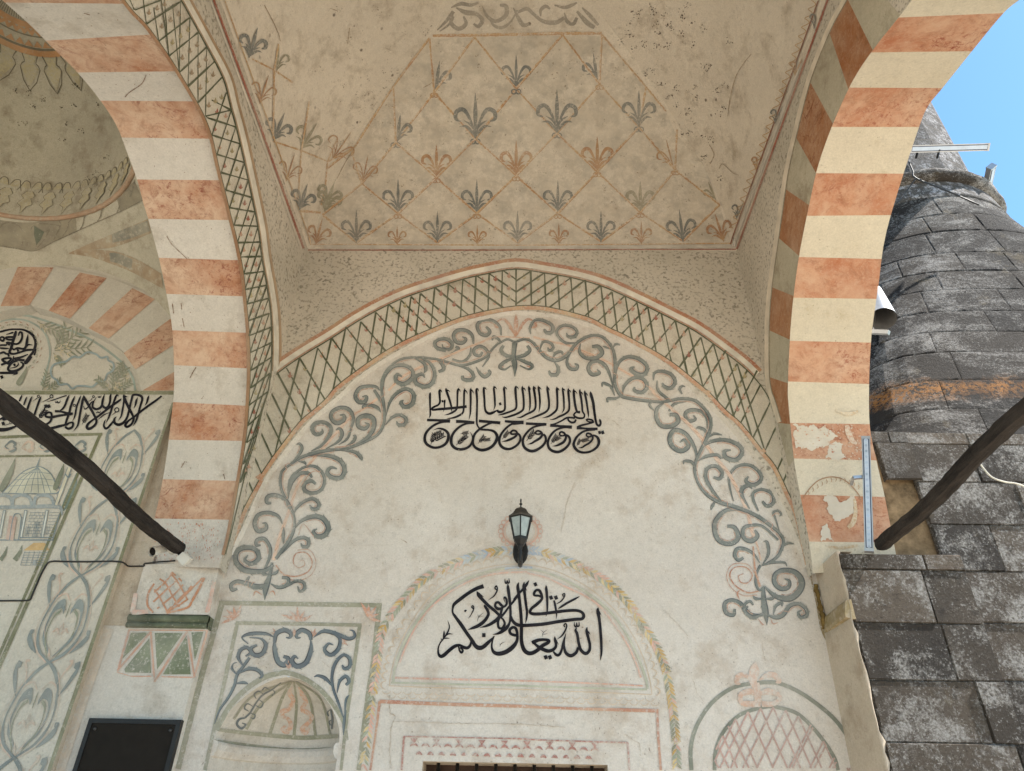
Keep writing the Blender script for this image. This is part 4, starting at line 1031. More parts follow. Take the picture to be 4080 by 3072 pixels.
garland('scroll_garland', '''B3:120,1165,20 180,1150,24 240,1170,24 300,1240,30 360,1300,30 440,1320,32 520,1280,32 580,1200,30 640,1150,28 720,1120,26 800,1130,28 870,1200,28 900,1280,30 905,1400,30 900,1500,30 940,1590,30 1000,1620,30 1180,1646,28 1300,1650,28 1420,1626,30 1530,1636,30 1600,1686,30 1660,1766,30 1670,1846,30 1640,1936,34 1590,2036,30 1550,2126,28 1540,2206,26 1570,2306,24 1640,2396,30 1740,2456,34 1850,2486,36 1960,2526,36 2060,2576,36 2140,2636,34 2208,2690,30 2250,2760,30 2230,2840,30 2190,2900,30 2110,2950,26
B3:230,1110,10 225,1060,26 260,1000,26 330,1000,30 400,1040,34 400,1090,36 360,1100,36 335,1070,20
B3:600,1180,8 510,1180,26 450,1130,26 440,1080,26 490,1040,28 560,1050,28 600,1090,30 580,1130,32 530,1130,28 515,1100,10
B3:300,1240,8 330,1170,26 390,1180,28 410,1220,28 380,1240,28 365,1215,12
B3:400,1310,8 430,1260,30 475,1250,26 490,1280,20
B3:420,1330,10 450,1380,34 440,1430,36 390,1430,34 375,1400,16
B3:560,1240,8 520,1320,26 540,1380,32 590,1390,32 605,1360,26 580,1345,10
B3:630,1180,8 620,1250,30 670,1300,34 750,1300,40 800,1260,44 770,1210,40 720,1210,30
B3:870,1230,10 830,1215,20 805,1205,6
B3:885,1220,8 910,1190,24 945,1195,16
B3:910,1420,8 940,1330,30 1010,1290,34 1100,1310,36 1160,1370,36 1140,1430,40 1080,1430,40 1030,1390,36 1060,1370,14
B3:890,1540,8 850,1400,30 790,1330,36 720,1330,36 690,1380,36 720,1430,40 780,1420,30 760,1390,10
B3:900,1600,10 870,1530,28 810,1500,26 800,1530,10
B3:960,1600,8 980,1520,30 1050,1460,34 1130,1470,36 1160,1530,38 1120,1575,36 1060,1560,34 1060,1530,14
B3:1210,1480,10 1220,1420,26 1280,1405,30 1350,1430,34 1385,1490,36 1350,1540,36 1300,1530,36 1280,1500,16
B3:1240,1480,10 1250,1560,26 1340,1640,30
B3:1440,1590,12 1420,1550,26 1440,1525,22 1465,1530,8
C3:960,40,8 900,60,26 845,60,26 845,90,18
C3:1210,80,8 1180,110,26 1215,155,10
C3:1300,90,8 1240,140,34 1235,220,36 1280,280,40 1360,280,40 1410,240,40 1390,190,40 1340,190,30
C3:1480,80,8 1380,100,28 1335,160,20
C3:1640,300,8 1640,220,30 1590,160,30 1510,150,36 1465,180,36 1490,235,36 1545,225,30 1530,190,10
C3:1640,360,8 1620,310,30 1570,290,26 1555,300,8
C3:1650,370,8 1700,340,26 1760,350,10
C3:1560,560,8 1540,450,30 1470,340,36 1380,310,40 1340,370,44 1360,440,44 1430,480,44 1490,440,44 1460,390,30 1420,410,10
C3:1600,450,8 1680,400,32 1790,390,36 1890,430,40 1920,490,40 1870,550,44 1790,530,44 1780,480,36 1830,470,14
C3:1560,560,8 1640,520,30 1720,510,32 1755,540,16
C3:1555,640,8 1520,570,30 1460,560,26 1450,585,8
C3:1760,890,8 1680,790,30 1630,700,34 1640,620,34 1710,600,34 1760,650,34 1740,700,36 1690,690,24
C3:1850,880,10 1820,760,20 1820,670,24 1880,600,28 1980,590,30 2060,650,34 2070,710,36 2010,750,40 1950,720,36 1970,680,14
C3:1980,940,10 1920,840,34 1920,780,44 1970,755,34 2000,780,10
C3:2050,960,16 2010,870,26 2010,810,28 2080,785,28 2160,820,36 2170,890,36 2120,920,36 2080,880,24
C3:1960,950,8 1800,950,36 1710,1030,44 1700,1120,44 1740,1200,44 1830,1220,44 1890,1170,44 1860,1090,40 1800,1080,30
C3:2208,1190,20 2080,1080,24 1980,1075,28 1930,1100,34 1930,1170,36 1990,1200,44 2040,1160,44 2020,1110,20
C3:1700,890,20 1680,920,30 1670,950,8
C3:2060,1370,8 2010,1300,26 1940,1260,32 1880,1260,34 1860,1310,36 1890,1350,34 1930,1330,26
C3:2080,1390,8 2130,1300,28 2120,1210,30 2090,1200,10
C4:250,1120,10 215,1010,20 200,970,24 240,955,22 265,985,20 250,1000,8
C4:280,1240,10 320,1215,26 365,1220,12
C4:110,1390,20 200,1370,24 290,1370,22 310,1400,8
C4:100,1390,26 70,1450,24 60,1530,24 90,1590,24 130,1560,20
E4:150,500,4 140,400,60 125,300,50 120,200,30
E4:130,400,10 50,440,40 0,420,34 -30,380,30 0,350,16
E4:150,420,10 220,440,40 280,420,40 330,350,40 400,330,34 460,370,36 470,420,36 420,440,34 400,400,24 430,380,10
E4:200,420,8 220,350,30 270,320,28 270,350,16
E3:2130,420,10 2000,420,40 1940,370,40 1900,320,36 1830,300,34 1780,330,36 1790,400,40 1850,420,36 1860,370,24
E3:1960,400,10 1940,340,26 1980,310,28 2010,340,16
E4:130,190,16 220,270,44 330,290,60 410,230,60 430,150,60 380,80,50 290,60,44 220,90,40 210,160,44 260,210,44 320,200,40 330,150,30 290,130,10
E4:120,290,10 60,290,30 35,260,6
E4:130,290,10 190,290,30 215,265,6''',
'''E3:2050,230,10 1960,240,10 1860,180,10 1820,100,10 1860,40,8 1950,40,8 2000,100,8 1970,160,8 1910,160,8 1890,110,6 1930,90,5
E3:2040,260,5 1930,265,5 1830,200,5 1795,100,5 1845,15,5 1960,15,5 2025,90,5
C4:40,1240,12 60,1450,14 100,1560,10
E3:1900,300,3 1880,250,14 1900,220,3
E4:80,450,3 110,490,12 130,500,3
E4:180,450,3 200,490,12 240,480,3''',
'''B3:250,1130,18 400,1170,18 520,1195,20 640,1240,20 760,1290,20 880,1350,20 1000,1420,20 1120,1490,20 1220,1570,20
C3:1200,0,20 1290,80,22 1390,170,24 1500,270,26 1600,380,26 1700,520,28 1800,640,28 1870,760,28 1920,860,28 1970,1000,26 2000,1120,30 2040,1230,14 2070,1350,12''')
# ------------------------------------------------------------------ painted frames low on the wall
fr = Paint(LUN, .0025)
arc = toO('E2', '900,1640 930,1600 945,1300 970,1100 1010,800 1050,560 1140,400 1260,260 1380,140 1560,40') + toO('C2', '1760,1330 1900,1295') + toO('C3', '30,1275 280,1275 430,1320 600,1390 760,1470 880,1560') + toO('E3', '1020,330 1120,490 1220,640 1300,820 1340,1000 1370,1200 1390,1400 1400,1620')
arc = arc[:1]+arc[2:]
A_ = dense(arc, 24); acc = 0; i = 0
LC_ = [pm('leaf_ochre', (.44, .28, .09), 'lunette', .25), pm('leaf_green', (.26, .28, .20), 'lunette', .28), pm('leaf_pink', (.52, .30, .23), 'lunette', .32), pm('leaf_ochre_light', (.50, .38, .18), 'lunette', .3), OLIVE()]
LB_ = [pm('leaf_blue', (.24, .32, .42), 'lunette', .35), pm('leaf_blue_pale', (.36, .42, .45), 'lunette', .35)]
for a, b in zip(A_, A_[1:]):
    acc += math.hypot(b[0]-a[0], b[1]-a[1])
    if acc > 15:
        acc = 0; i += 1; t = math.atan2(b[1]-a[1], b[0]-a[0])
        if a[0] > 2065: t = math.atan2(a[1]-b[1], a[0]-b[0])
        pal = LB_ if (abs(a[0]-2065) < 210 and rnd.random() < .6) else LC_
        if i % 17 == 0:
            for q in range(10): fr.leaf(LC_[3], 'O', a[0]+10*math.cos(q*.63), a[1]+10*math.sin(q*.63), q*.63, 9, 4)
            fr.ring(LC_[2], 'O', a[0], a[1], 8, 2.5, n=8); continue
        for sg in (-1, 1): fr.leaf(rnd.choice(pal), 'O', a[0], a[1], t+sg*.62+math.pi, 33, 10)
def line(m, c, t, n=6, k=1): fr.stroke(m, c, t, n, k=k)
GL = pm('thin_green_line', (.34, .35, .26), 'lunette', .32); RL = pm('thin_red_line', (.50, .27, .20), 'lunette', .38); TL = pm('sanguine_outline', (.48, .36, .24), 'lunette', .3)
line(GL, 'E2', '1140,960,18 1150,860 1200,700 1290,530 1420,350 1580,210 1750,120 1950,60 2070,45'); line(GL, 'E3', '60,42,18 200,50 380,90 560,170 720,270 880,410 1000,580 1090,760 1150,930 1165,1010')
line(LB_[0], 'E2', '2030,52,18 2100,42 2250,42'); line(RL, 'E2', '1190,800,14 1250,650 1330,500 1450,350 1600,230 1800,130 2000,85 2208,75'); line(RL, 'E3', '200,85,14 350,120 500,190 650,260 780,350 900,500 1000,650 1070,800 1110,920')
line(TL, 'E2', '1105,985,6 1125,860 1175,690 1270,500 1400,310 1560,170 1740,80 1950,25 2130,10'); line(TL, 'E3', '120,8,6 260,25 420,65 600,145 760,250 920,400 1040,570 1130,760 1180,930 1200,1050')
line(TL, 'E2', '1105,985,6 1500,1000 2208,1015'); line(TL, 'E3', '200,1015,6 700,1035 1200,1055')
line(GL, 'E2', '1120,960,16 1500,970 2208,985'); line(GL, 'E3', '190,986,16 600,1000 1160,1015'); line(RL, 'E2', '1150,920,16 1500,930 2208,945'); line(RL, 'E3', '190,946,12 600,960 1130,985')
for k, (d, sz) in enumerate(((-20, 17), (-31, 12))):   # scalloped edging
    P = offs(dense(toO('E2', '1105,985 1125,860 1175,690 1270,500 1400,310 1560,170 1740,80 1950,25 2130,10')[0:]+toO('E3', '260,25 420,65 600,145 760,250 920,400 1040,570 1130,760 1180,930 1200,1050'), 8), 14+k*9)
    acc = 99
    for a, b in zip(P, P[1:]):
        acc += math.hypot(b[0]-a[0], b[1]-a[1])
        if acc > 31:
            acc = 0; t = math.atan2(b[1]-a[1], b[0]-a[0]); fr.stroke(TL, 'O', [(a[0]+sz*math.cos(t+math.pi+q*math.pi/6), a[1]+sz*math.sin(t+math.pi+q*math.pi/6), 2.4) for q in range(7)], 1, straight=True)
for row in (0, 1):
    for q in range(26): 
        x0 = 1540+q*42+row*20; y0 = 2755+row*17+q*1.2; fr.stroke(TL, 'O', [(x0-17, y0, 2.2), (x0-8, y0+9, 2.2), (x0+8, y0+9, 2.2), (x0+17, y0, 2.2)], 3)
line(RED(), 'E2', '1030,1110,30 1500,1130,28 2208,1150,26'); line(RED(), 'E3', '190,1152,22 600,1168,22 1240,1185,30')
line(RED(), 'E2', '1030,1110,22 1000,1350,18 955,1660,18'); line(RED(), 'E3', '1240,1170,20 1250,1400,20 1270,1660,20')
MR = pm('maroon_worn', (.30, .12, .095), 'lunette', .42)
line(MR, 'E2', '1220,1390,12 2208,1410,12'); line(MR, 'E3', '190,1414,12 500,1425,12 1005,1440,14'); line(MR, 'E2', '1225,1390,18 1205,1660,16'); line(MR, 'E3', '1005,1440,14 1020,1660,14')
for q in range(17):
    x0 = 1650+q*45; y0 = 2942+q*1.1
    fr.poly(MR, 'O', [(x0-15, y0), (x0+15, y0), (x0, y0+22)]) if q % 2 == 0 else None
    fr.stroke(MR, 'O', [(x0-16, y0+32, 3), (x0-6, y0+24, 9), (x0+6, y0+24, 10), (x0+17, y0+34, 3)], 3)
    if q < 16: fr.stroke(MR, 'O', [(x0+8, y0+64, 4), (x0+20, y0+58, 14), (x0+32, y0+66, 4)], 3)
fr.ring(pm('scallop_red', (.48, .26, .19), 'lunette', .3), 'LN', 362, 500, 225, 22, ry=180, n=26); fr.ring(PINK(), 'LN', 362, 500, 196, 12, ry=158, n=26)
for q in range(22):
    a = q*2*math.pi/22; fr.ring(pm('scallop_red', (.48, .26, .19), 'lunette', .3), 'LN', 362+255*math.cos(a), 500+208*math.sin(a), 27, 9, n=8)
fr.build('door_frame_painting', painted_wall)
# niche frame
fr = Paint(LUN, .0025); OB = OLIVE()
line(OB, 'E1', '1425,1650,45 1600,960,45 1775,330,45', 6); fr.stroke(OB, 'E2', [(-255, 322, 36), (400, 332, 36), (1045, 342, 36)], 6, straight=True); line(OB, 'E2', '1028,330,40 985,740,38 930,1100,36 862,1660,36')
line(OB, 'E1', '1640,1660,30 1770,1070,30 1900,480,30'); fr.stroke(OB, 'E2', [(-120, 483, 30), (400, 490, 28), (885, 500, 28)], 6, straight=True); line(OB, 'E2', '872,495,30 800,1000,28 760,1300,26 720,1660,24')
line(OB, 'E2', '-277,1340,44 -177,1160,42 -47,1020,42 103,920,42 230,885,40 300,882,40 430,930,40 560,1020,38 670,1150,36 745,1290,28 770,1420,24')
DKB = pm('ink_blue_scroll', (.075, .10, .125), 'lunette', .16, col2=(.14, .18, .19)); DKD = pm('ink_blue_edge', (.03, .04, .05), 'lunette', .1)
for t in '''190,620,10 190,690,44 215,790,50 270,820,50 300,770,44 260,750,30
190,640,30 205,570,44 270,540,46 320,570,40 310,600,26 280,600,10
480,620,30 470,570,44 410,540,46 365,570,40 370,600,26 400,600,10
480,620,10 480,700,44 440,800,50 370,830,50 330,790,44 350,750,30 380,770,10
190,600,6 120,570,30 0,570,36 -70,600,16 -20,650,10
-10,600,8 80,610,20 120,660,40 90,730,44 30,740,44 0,690,36 50,660,20
500,600,6 580,550,36 680,570,40 780,610,36 830,590,30 820,550,20 790,540,8
640,560,8 710,610,30 700,690,40 640,740,40 590,700,36 620,650,24 660,660,8
740,1240,10 700,1120,26 660,1010,26 650,900,30 680,800,34 740,740,30 790,770,36 790,830,36 750,850,34 730,820,14
660,1000,8 600,930,36 540,905,26 505,915,8
690,1040,8 710,950,30 760,910,34 785,950,34 760,980,26
750,1220,8 760,1100,24 785,1060,10
740,1380,8 745,1280,30 760,1180,10
-290,1290,8 -250,1180,20 -180,1080,26 -130,980,30 -110,900,30 -60,830,30 -10,760,30
-110,900,8 -150,850,24 -140,810,8 -110,800,8
-100,890,8 -20,850,34 50,860,34 90,900,34 70,930,8
-130,970,8 -60,960,30 -20,970,10
-60,830,10 -100,760,34 -80,700,36 -30,680,36 0,720,30 -40,750,16'''.split('\n'): fr.scroll(DKB, DKD, 'E2', t, 5)
OR = pm('orange_leaf', (.43, .19, .11), 'lunette', .42)
for x, y, l, tl in ((370, 470, 120, 0), (1880, 450, 110, -.75), (930, 430, 110, .75)):
    c = 'E1' if x == 1880 else 'E2'
    for a, f in ((-1.57, 1), (-2.2, .9), (-.95, .9), (-2.75, 1.15), (-.4, 1.15)): fr.leaf(OR, c, x, y, a+tl, l*f, 26)
for x, y, a in ((345, 590, -1.57), (200, 590, -1.9), (490, 590, -1.2), (300, 850, -1.57), (725, 610, .8)): fr.leaf(RED(), 'E2', x, y, a, 70, 22); fr.leaf(RED(), 'E2', x, y, a+.5, 50, 14); fr.leaf(RED(), 'E2', x, y, a-.5, 50, 14)
fr.build('niche_frame_painting', painted_wall)
fr = Paint(NICHE, .003); OB = OLIVE('white')
for t in ('330,945,14 250,1080,24 150,1370,26', '330,945,14 80,1130,24 -40,1330,26', '345,945,14 365,1130,22 345,1390,26', '360,950,12 470,1090,20 520,1390,22', '370,950,10 560,1090,16 640,1390,18', '320,945,10 160,1000,16 -20,1090,18 -140,1250,18'): line(OB, 'E2', t)
line(OB, 'E2', '-290,1330,30 -100,1355,30 200,1385,34 420,1400,34 700,1385,34'); line(OB, 'E2', '-270,1430,30 0,1465,30 300,1500,34 500,1500,34 710,1490,34')
for t in ('330,990,10 310,1040,36 340,1100,36 300,1170,40 250,1190,40 260,1230,30 300,1250,30 320,1300,40 290,1350,40 250,1330,30 280,1300,16', '380,990,10 410,1050,36 440,1110,36 410,1170,36 460,1200,40 490,1240,36 450,1290,36 410,1330,40 440,1360,36 470,1320,20'): line(pm('niche_orange', (.45, .24, .15), 'white', .5), 'E2', t)
nk = pm('niche_ink', (.07, .09, .10), 'white', .22)
for t in ('240,955,5 170,1010,13 100,1050,15 60,1090,13 20,1150,15 -10,1200,15 -50,1240,15', '60,1090,4 95,1120,11 75,1155,14 40,1140,7', '100,1050,4 60,1025,11 25,1050,14 40,1085,7', '20,1150,4 -30,1125,11 -55,1160,14 -20,1185,7', '-10,1200,4 30,1215,11 20,1245,13 -5,1235,6', '-50,1240,12 -95,1250,18 -115,1290,20 -80,1325,18 -45,1295,14 -75,1280,8', '170,1010,4 190,1035,9 165,1060,10', '150,1010,4 110,995,9 90,1015,9', '620,1090,5 640,1170,14 655,1250,16 650,1330,12', '640,1170,4 615,1195,10 625,1225,10', '655,1250,4 630,1270,10 640,1300,10'): line(nk, 'E2', t)
fr.build('half_dome_painting', niche)
# blind roundel at lower right
fr = Paint(LUN, .0025); DG = pm('grey_green_ring', (.15, .16, .125), 'lunette', .25, col2=(.24, .25, .2)); MV = pm('mauve_lattice', (.36, .225, .19), 'lunette', .32)
ro = toO('E3', '1515,1660 1510,1480 1560,1300 1680,1120 1850,1000 2050,962 2208,965')+toO('E4', '400,1030 550,1130 690,1250 800,1400 870,1560 900,1660')
ri = toO('E3', '1700,1660 1710,1500 1780,1340 1900,1220 2050,1165 2150,1150')+toO('E4', '240,1158 380,1200 490,1290 600,1420 690,1560 720,1660')
fr.stroke(DG, 'O', W(ro, 16), 5); fr.stroke(DG, 'O', W(ri, 15), 5)
RI = dense(ri, 4)
for x in range(2880, 3400, 50):
    for d in ((.45, 1), (-.5, 1)):
        top = min((p for p in RI), key=lambda p: abs(p[0]-x)); S0 = (x, top[1]+4)
        t = cross(S0, d, RI) or 400
        e = min(t, 3060-S0[1]); fr.stroke(MV, 'O', [(S0[0], S0[1], 7), (S0[0]+d[0]*e, S0[1]+d[1]*e, 7)], 2, straight=True)
for y in (2900, 2960, 3020):
    for sg, P0 in ((1, min((p for p in RI if p[0] < 2960), key=lambda p: abs(p[1]-y))), (-1, min((p for p in RI if p[0] > 3200), key=lambda p: abs(p[1]-y)))):
        d = (sg*.5, 1); e = 3060-P0[1]; fr.stroke(MV, 'O', [(P0[0], P0[1], 7), (P0[0]+d[0]*e, P0[1]+e, 7)], 2, straight=True)
FO = pm('salmon_leaf', (.46, .28, .20), 'lunette', .42)
for t in ('75,1060,10 40,950,60 50,860,80 60,790,6', '90,940,10 150,900,40 210,900,44 250,950,36 220,960,10', '30,940,10 -30,900,40 -80,910,44 -90,960,36 -60,970,10', '70,1060,20 10,1030,50 -60,1060,40 -50,1120,40 20,1130,50 100,1130,50', '80,1060,20 150,1030,50 230,1050,40 250,1090,40 200,1130,40 110,1130,50', '80,1120,60 75,1040,50 70,960,40'): line(FO, 'E4', t)
fr.build('roundel_painting', painted_wall)
fr = Paint(LUN, .004)
fr.stroke(pm('damp_moss', (.17, .12, .045), 'lunette', .3), 'P1', '425,420,26 455,560,18 480,700,18 530,920,20 565,1120,24 600,1260,28 650,1370,34 720,1440,14', 5)
fr.build('damp_stain', painted_wall)

# hairline cracks and scratches in the plaster
ck = Paint(LUN, .0035); CK = pm('hairline_crack', (.34, .27, .20), 'lunette', .4)
def crack(c, t, w_=2.2):
    P = parse(t, w_); out = []
    for a, b in zip(P, P[1:]):
        m = max(2, int(math.hypot(b[0]-a[0], b[1]-a[1])/14))
        out += [(a[0]+(b[0]-a[0])*i/m+rnd.uniform(-4, 4), a[1]+(b[1]-a[1])*i/m+rnd.uniform(-4, 4), w_*rnd.uniform(.4, 1.5)) for i in range(m)]
    ck.stroke(CK, c, out, 1, straight=True)
for c, t, w_ in (('C3', '580,730 530,860 515,900 500,1000 470,1140', 5), ('C3', '620,520 650,640', 4), ('C3', '885,230 960,300', 4), ('C3', '1190,830 1225,826', 6), ('C3', '640,878 650,884', 8), ('C2', '1200,1180 1260,1220', 6), ('C2', '700,1225 900,1232 1150,1226', 1.4), ('E2', '1110,1060 1110,1200 1160,1230 1120,1320 1110,1500 1120,1660', 7), ('E2', '1150,1270 1400,1275 1600,1285 2200,1290', 4), ('E3', '0,1290 300,1300 520,1320', 4), ('E3', '980,1370 1100,1450 1110,1560', 6), ('E3', '1300,380 1500,600', 3), ('E3', '1530,950 1560,1040 1620,1130', 3), ('E4', '110,640 140,800', 3), ('E2', '570,790 640,850', 3), ('E2', '60,840 160,800', 3), ('E1', '1500,1050 1460,1130', 3), ('C2', '1720,1500 1760,1560', 4)): crack(c, t, w_)
for i in range(70):
    x, y = rnd.uniform(1150, 3050), rnd.uniform(1650, 2950)
    if math.hypot(x-2060, (y-1650)*.6) > 900: continue
    a = rnd.uniform(-1.9, -1.2); l = rnd.uniform(4, 13); ck.stroke(CK, 'O', [(x, y, rnd.uniform(1.5, 3.5)), (x+l*math.cos(a), y+l*math.sin(a), 1)], 2)
ck.build('plaster_cracks', painted_wall)
# ================================================================== painting of the vault
vp = Paint(VAULT, .004); OC = OCHRE(); DKF = pm('slate_fleur', (.12, .135, .135), 'vault', .3, col2=(.21, .215, .20)); OF = pm('russet_fleur', (.36, .175, .085), 'vault', .3, col2=(.46, .29, .15)); GF = pm('faded_fleur', (.23, .215, .15), 'vault', .3)
gw = pm('grey_wash', (.43, .39, .325), 'vault', .42, col2=(.60, .53, .43), sc=9)
zone = [(928, 82), (850, 186), (768, 315), (735, 380), (690, 470), (676, 535), (1582, 534), (1554, 443), (1520, 354), (1460, 290), (1438, 240), (1392, 184), (1300, 75)]
# the surviving patch of greyer old plaster, laid as strips
def row_x(poly, y):
    xs = []
    for a, b in zip(poly, poly[1:]+poly[:1]):
        if (a[1]-y)*(b[1]-y) < 0: xs.append(a[0]+(b[0]-a[0])*(y-a[1])/(b[1]-a[1]))
    return (min(xs), max(xs)) if len(xs) > 1 else None
ys = [78+i*6.5 for i in range(71)]
for y0, y1 in zip(ys, ys[1:]):
    a, b = row_x(zone, y0), row_x(zone, y1)
    if not a or not b: continue
    n = 30; j0, j1 = rnd.uniform(-3, 3), rnd.uniform(-3, 3)
    vp.strip(gw, [px('D', a[0]+(a[1]-a[0])*i/n, y0) for i in range(n+1)], [px('D', b[0]+(b[1]-b[0])*i/n, y1) for i in range(n+1)], .002)
def rope(c, pts, w=5.5):
    for a, b in zip(pts, pts[1:]):
        vp.stroke(OC, c, [(a[0], a[1], w), ((a[0]+b[0])/2, (a[1]+b[1])/2, w), (b[0], b[1], w)], 8, straight=True, jit=.3)
        vp.stroke(OF, c, [(a[0]+1.2, a[1]+1.2, 1.2), (b[0]+1.2, b[1]+1.2, 1.2)], 8, straight=True, jit=.6)
for t in ('697,465 770,525 860,462 945,525 1030,462 1118,525 1205,462 1298,523 1383,460 1475,522 1554,443', '697,465 782,397 860,462 943,385 1030,462 1115,380 1205,462 1290,372 1383,460 1458,368 1554,443', '782,397 855,308 943,385 1027,300 1115,380 1203,288 1290,372 1380,275 1458,368 1462,280',
          '758,322 782,397', '855,308 938,200 1027,300 1115,192 1203,288 1295,182 1380,275 1395,190', '938,200 1025,80 1115,192 1215,75 1295,182 1300,75', '928,82 938,200', '850,186 855,308', '928,82 850,186 768,315 707,362', '1300,75 1392,184 1438,240', '935,77 1025,76 1215,72 1300,72'):
    rope('D', [tuple(float(v) for v in p.split(',')) for p in t.split()], 4.4 if not t.startswith('935') else 6)
for t in ('0,470 180,560 330,660', '215,350 180,560 170,1110', '170,1130 390,1200 610,1290 840,1170', '460,810 400,1190 370,1640', '610,1290 590,1500 560,1640', '690,1100 610,1290'): rope('A2', [tuple(float(v) for v in p.split(',')) for p in t.split()], 14)
rope('B2', [(380, 120), (560, 135)], 18)
for x, y in ((1027, 303), (1203, 290), (1380, 277), (855, 311), (1115, 195)):
    for g in (-1, 1): vp.ring(DKF, 'D', x+g*5, y+3, 5, 3, n=8)
for x, y in ((860, 465), (1030, 465), (1205, 465), (1383, 463), (943, 388), (1115, 384), (1290, 375), (1458, 371), (938, 203), (1295, 186)):
    for g in (-1, 1): vp.ring(OF, 'D', x+g*4, y+3, 4.5, 2, n=8)
for x, y, h in ((1027, 297, 96), (1203, 286, 92), (1380, 272, 76), (1115, 187, 68), (1030, 458, 70), (860, 458, 70), (1205, 456, 66), (770, 522, 68), (945, 521, 64), (1118, 521, 64), (1298, 521, 64), (1475, 521, 68)): vp.fleur(DKF, 'D', x, y, h, 0 if x < 1390 else -.12, line=.8)
vp.fleur(DKF, 'D', 858, 305, 60, .12, (1,)); vp.fleur(DKF, 'D', 941, 192, 62, .15, (1,)); vp.fleur(DKF, 'D', 1290, 172, 58, -.15, (-1,)); vp.fleur(GF, 'D', 1383, 456, 64)
for x, y, h in ((943, 380, 68), (1115, 376, 72), (1290, 367, 72)): vp.fleur(OF, 'D', x, y, h, line=.85)
vp.fleur(OF, 'D', 784, 392, 58, .2, (1, -1), line=.5); vp.fleur(OF, 'D', 1454, 362, 62, -.25, (-1,), line=.5); vp.fleur(GF, 'D', 702, 455, 58, .35); vp.fleur(GF, 'D', 1545, 430, 40, -.4, (-1,))
for x, y, h, tl in ((858, 528, 42, 0), (1031, 528, 42, 0), (1207, 527, 44, 0), (1385, 526, 48, 0), (683, 527, 56, .25), (1562, 520, 60, -.3)): vp.fleur(OF, 'D', x, y, h, tl, line=.8, sq=1)
for x, y, h, tl, m, k in ((-20, 450, 240, .28, DKF, 1), (65, 820, 230, .3, OF, .5), (180, 1115, 230, .38, DKF, 1), (400, 1185, 240, .55, GF, .8), (280, 1440, 210, .3, OF, .5), (650, 1270, 260, .6, OF, .4), (590, 1640, 220, .4, GF, .9), (385, 1670, 210, .3, DKF, 1), (200, 560, 200, .1, GF, .7)): vp.fleur(m, 'A2', x, y, h, tl, line=k, mir=(-1, 1) if m is not GF or x != 200 else (1,))
for y in (0, 1, 2, 3, 4):
    x = 3300-y*78; yy = 40+y*190
    vp.fleur(DKF if y % 2 == 0 else OF, 'O', x-52, yy+70, 74, .42, (-1,), line=.8)
wl = pm('thin_ochre_line', (.40, .24, .09), 'vault', .2)
vp.stroke(wl, 'O', [(3250-.36*i*9-15*(i % 4 == 0)+9*(i % 4 == 2), i*9, 2.6) for i in range(0, 102)], 3)
gf = pm('grey_scroll', (.25, .225, .19), 'vault', .28, col2=(.32, .285, .235))
for c, t in (l.split(':') for l in '''A2:1490,240,8 1560,170,24 1620,90,30
A2:1510,250,8 1590,190,20 1620,130,20
A2:1620,100,8 1600,180,30 1660,230,34 1720,190,30 1700,130,14
A2:1640,60,10 1720,100,40 1800,110,30 1850,160,34 1820,210,30 1780,190,14
A2:1850,50,6 1890,130,26 1960,170,30 2040,120,34 2040,50,34 1990,40,20
A2:1900,130,6 1940,200,22 2010,220,26 2080,170,16 2130,80,10
A2:1600,60,10 1680,30,30 1760,40,26 1820,20,16
A3:90,60,8 130,140,30 170,200,34 220,190,20
A3:120,100,20 200,70,30 250,110,26 330,170,30 430,180,34 500,140,26
A3:310,130,10 310,80,26 350,50,28 385,70,16
A3:500,100,8 520,170,30 570,190,30 600,140,24
A3:600,90,20 680,180,40 740,220,30
A3:640,60,10 700,120,30 770,200,20
A3:420,40,10 500,60,26 560,40,26 600,20,10'''.split('\n')): vp.stroke(gf, c, t, 5)
edge = pm('grey_fillet', (.43, .40, .35), 'vault', .2); red_e = pm('oxblood_line', (.20, .075, .045), 'vault', .25)
vp.stroke(edge, 'O', [(1232, 985, 13), (2080, 987, 13), (2918, 983, 13)], 14, straight=True); vp.stroke(OC, 'O', [(1236, 975, 5), (2080, 979, 5), (2916, 971, 5)], 14, straight=True)
vp.stroke(edge, 'O', [(866, 2, 15), (1050, 500, 14), (1228, 985, 13)], 14, straight=True); vp.stroke(OC, 'O', [(892, 2, 5), (1072, 500, 5), (1240, 975, 5)], 14, straight=True)
vp.stroke(edge, 'O', [(3284, 2, 16), (3100, 500, 15), (2922, 983, 13)], 14, straight=True); vp.stroke(red_e, 'O', [(3264, 2, 5), (3083, 500, 5), (2910, 975, 5)], 14, straight=True)
sp_ = pm('insect_spot', (.075, .055, .04), 'vault', .1)
def spots(P, m, c, pts, r, n0=9):
    for x, y in pts:
        for q in range(rnd.randint(n0//2, n0+4)):
            a = rnd.uniform(0, 6.28); d = r*rnd.random()**.8; l = rnd.uniform(3, 6)*(1.7 if q == 0 else 1); X, Y = x+d*math.cos(a), y+d*math.sin(a); b = rnd.uniform(0, 6.28)
            P.stroke(m, c, [(X-l*math.cos(b), Y-l*math.sin(b), 2), (X, Y, l*1.1), (X+l*math.cos(b), Y+l*math.sin(b), 2)], 2)
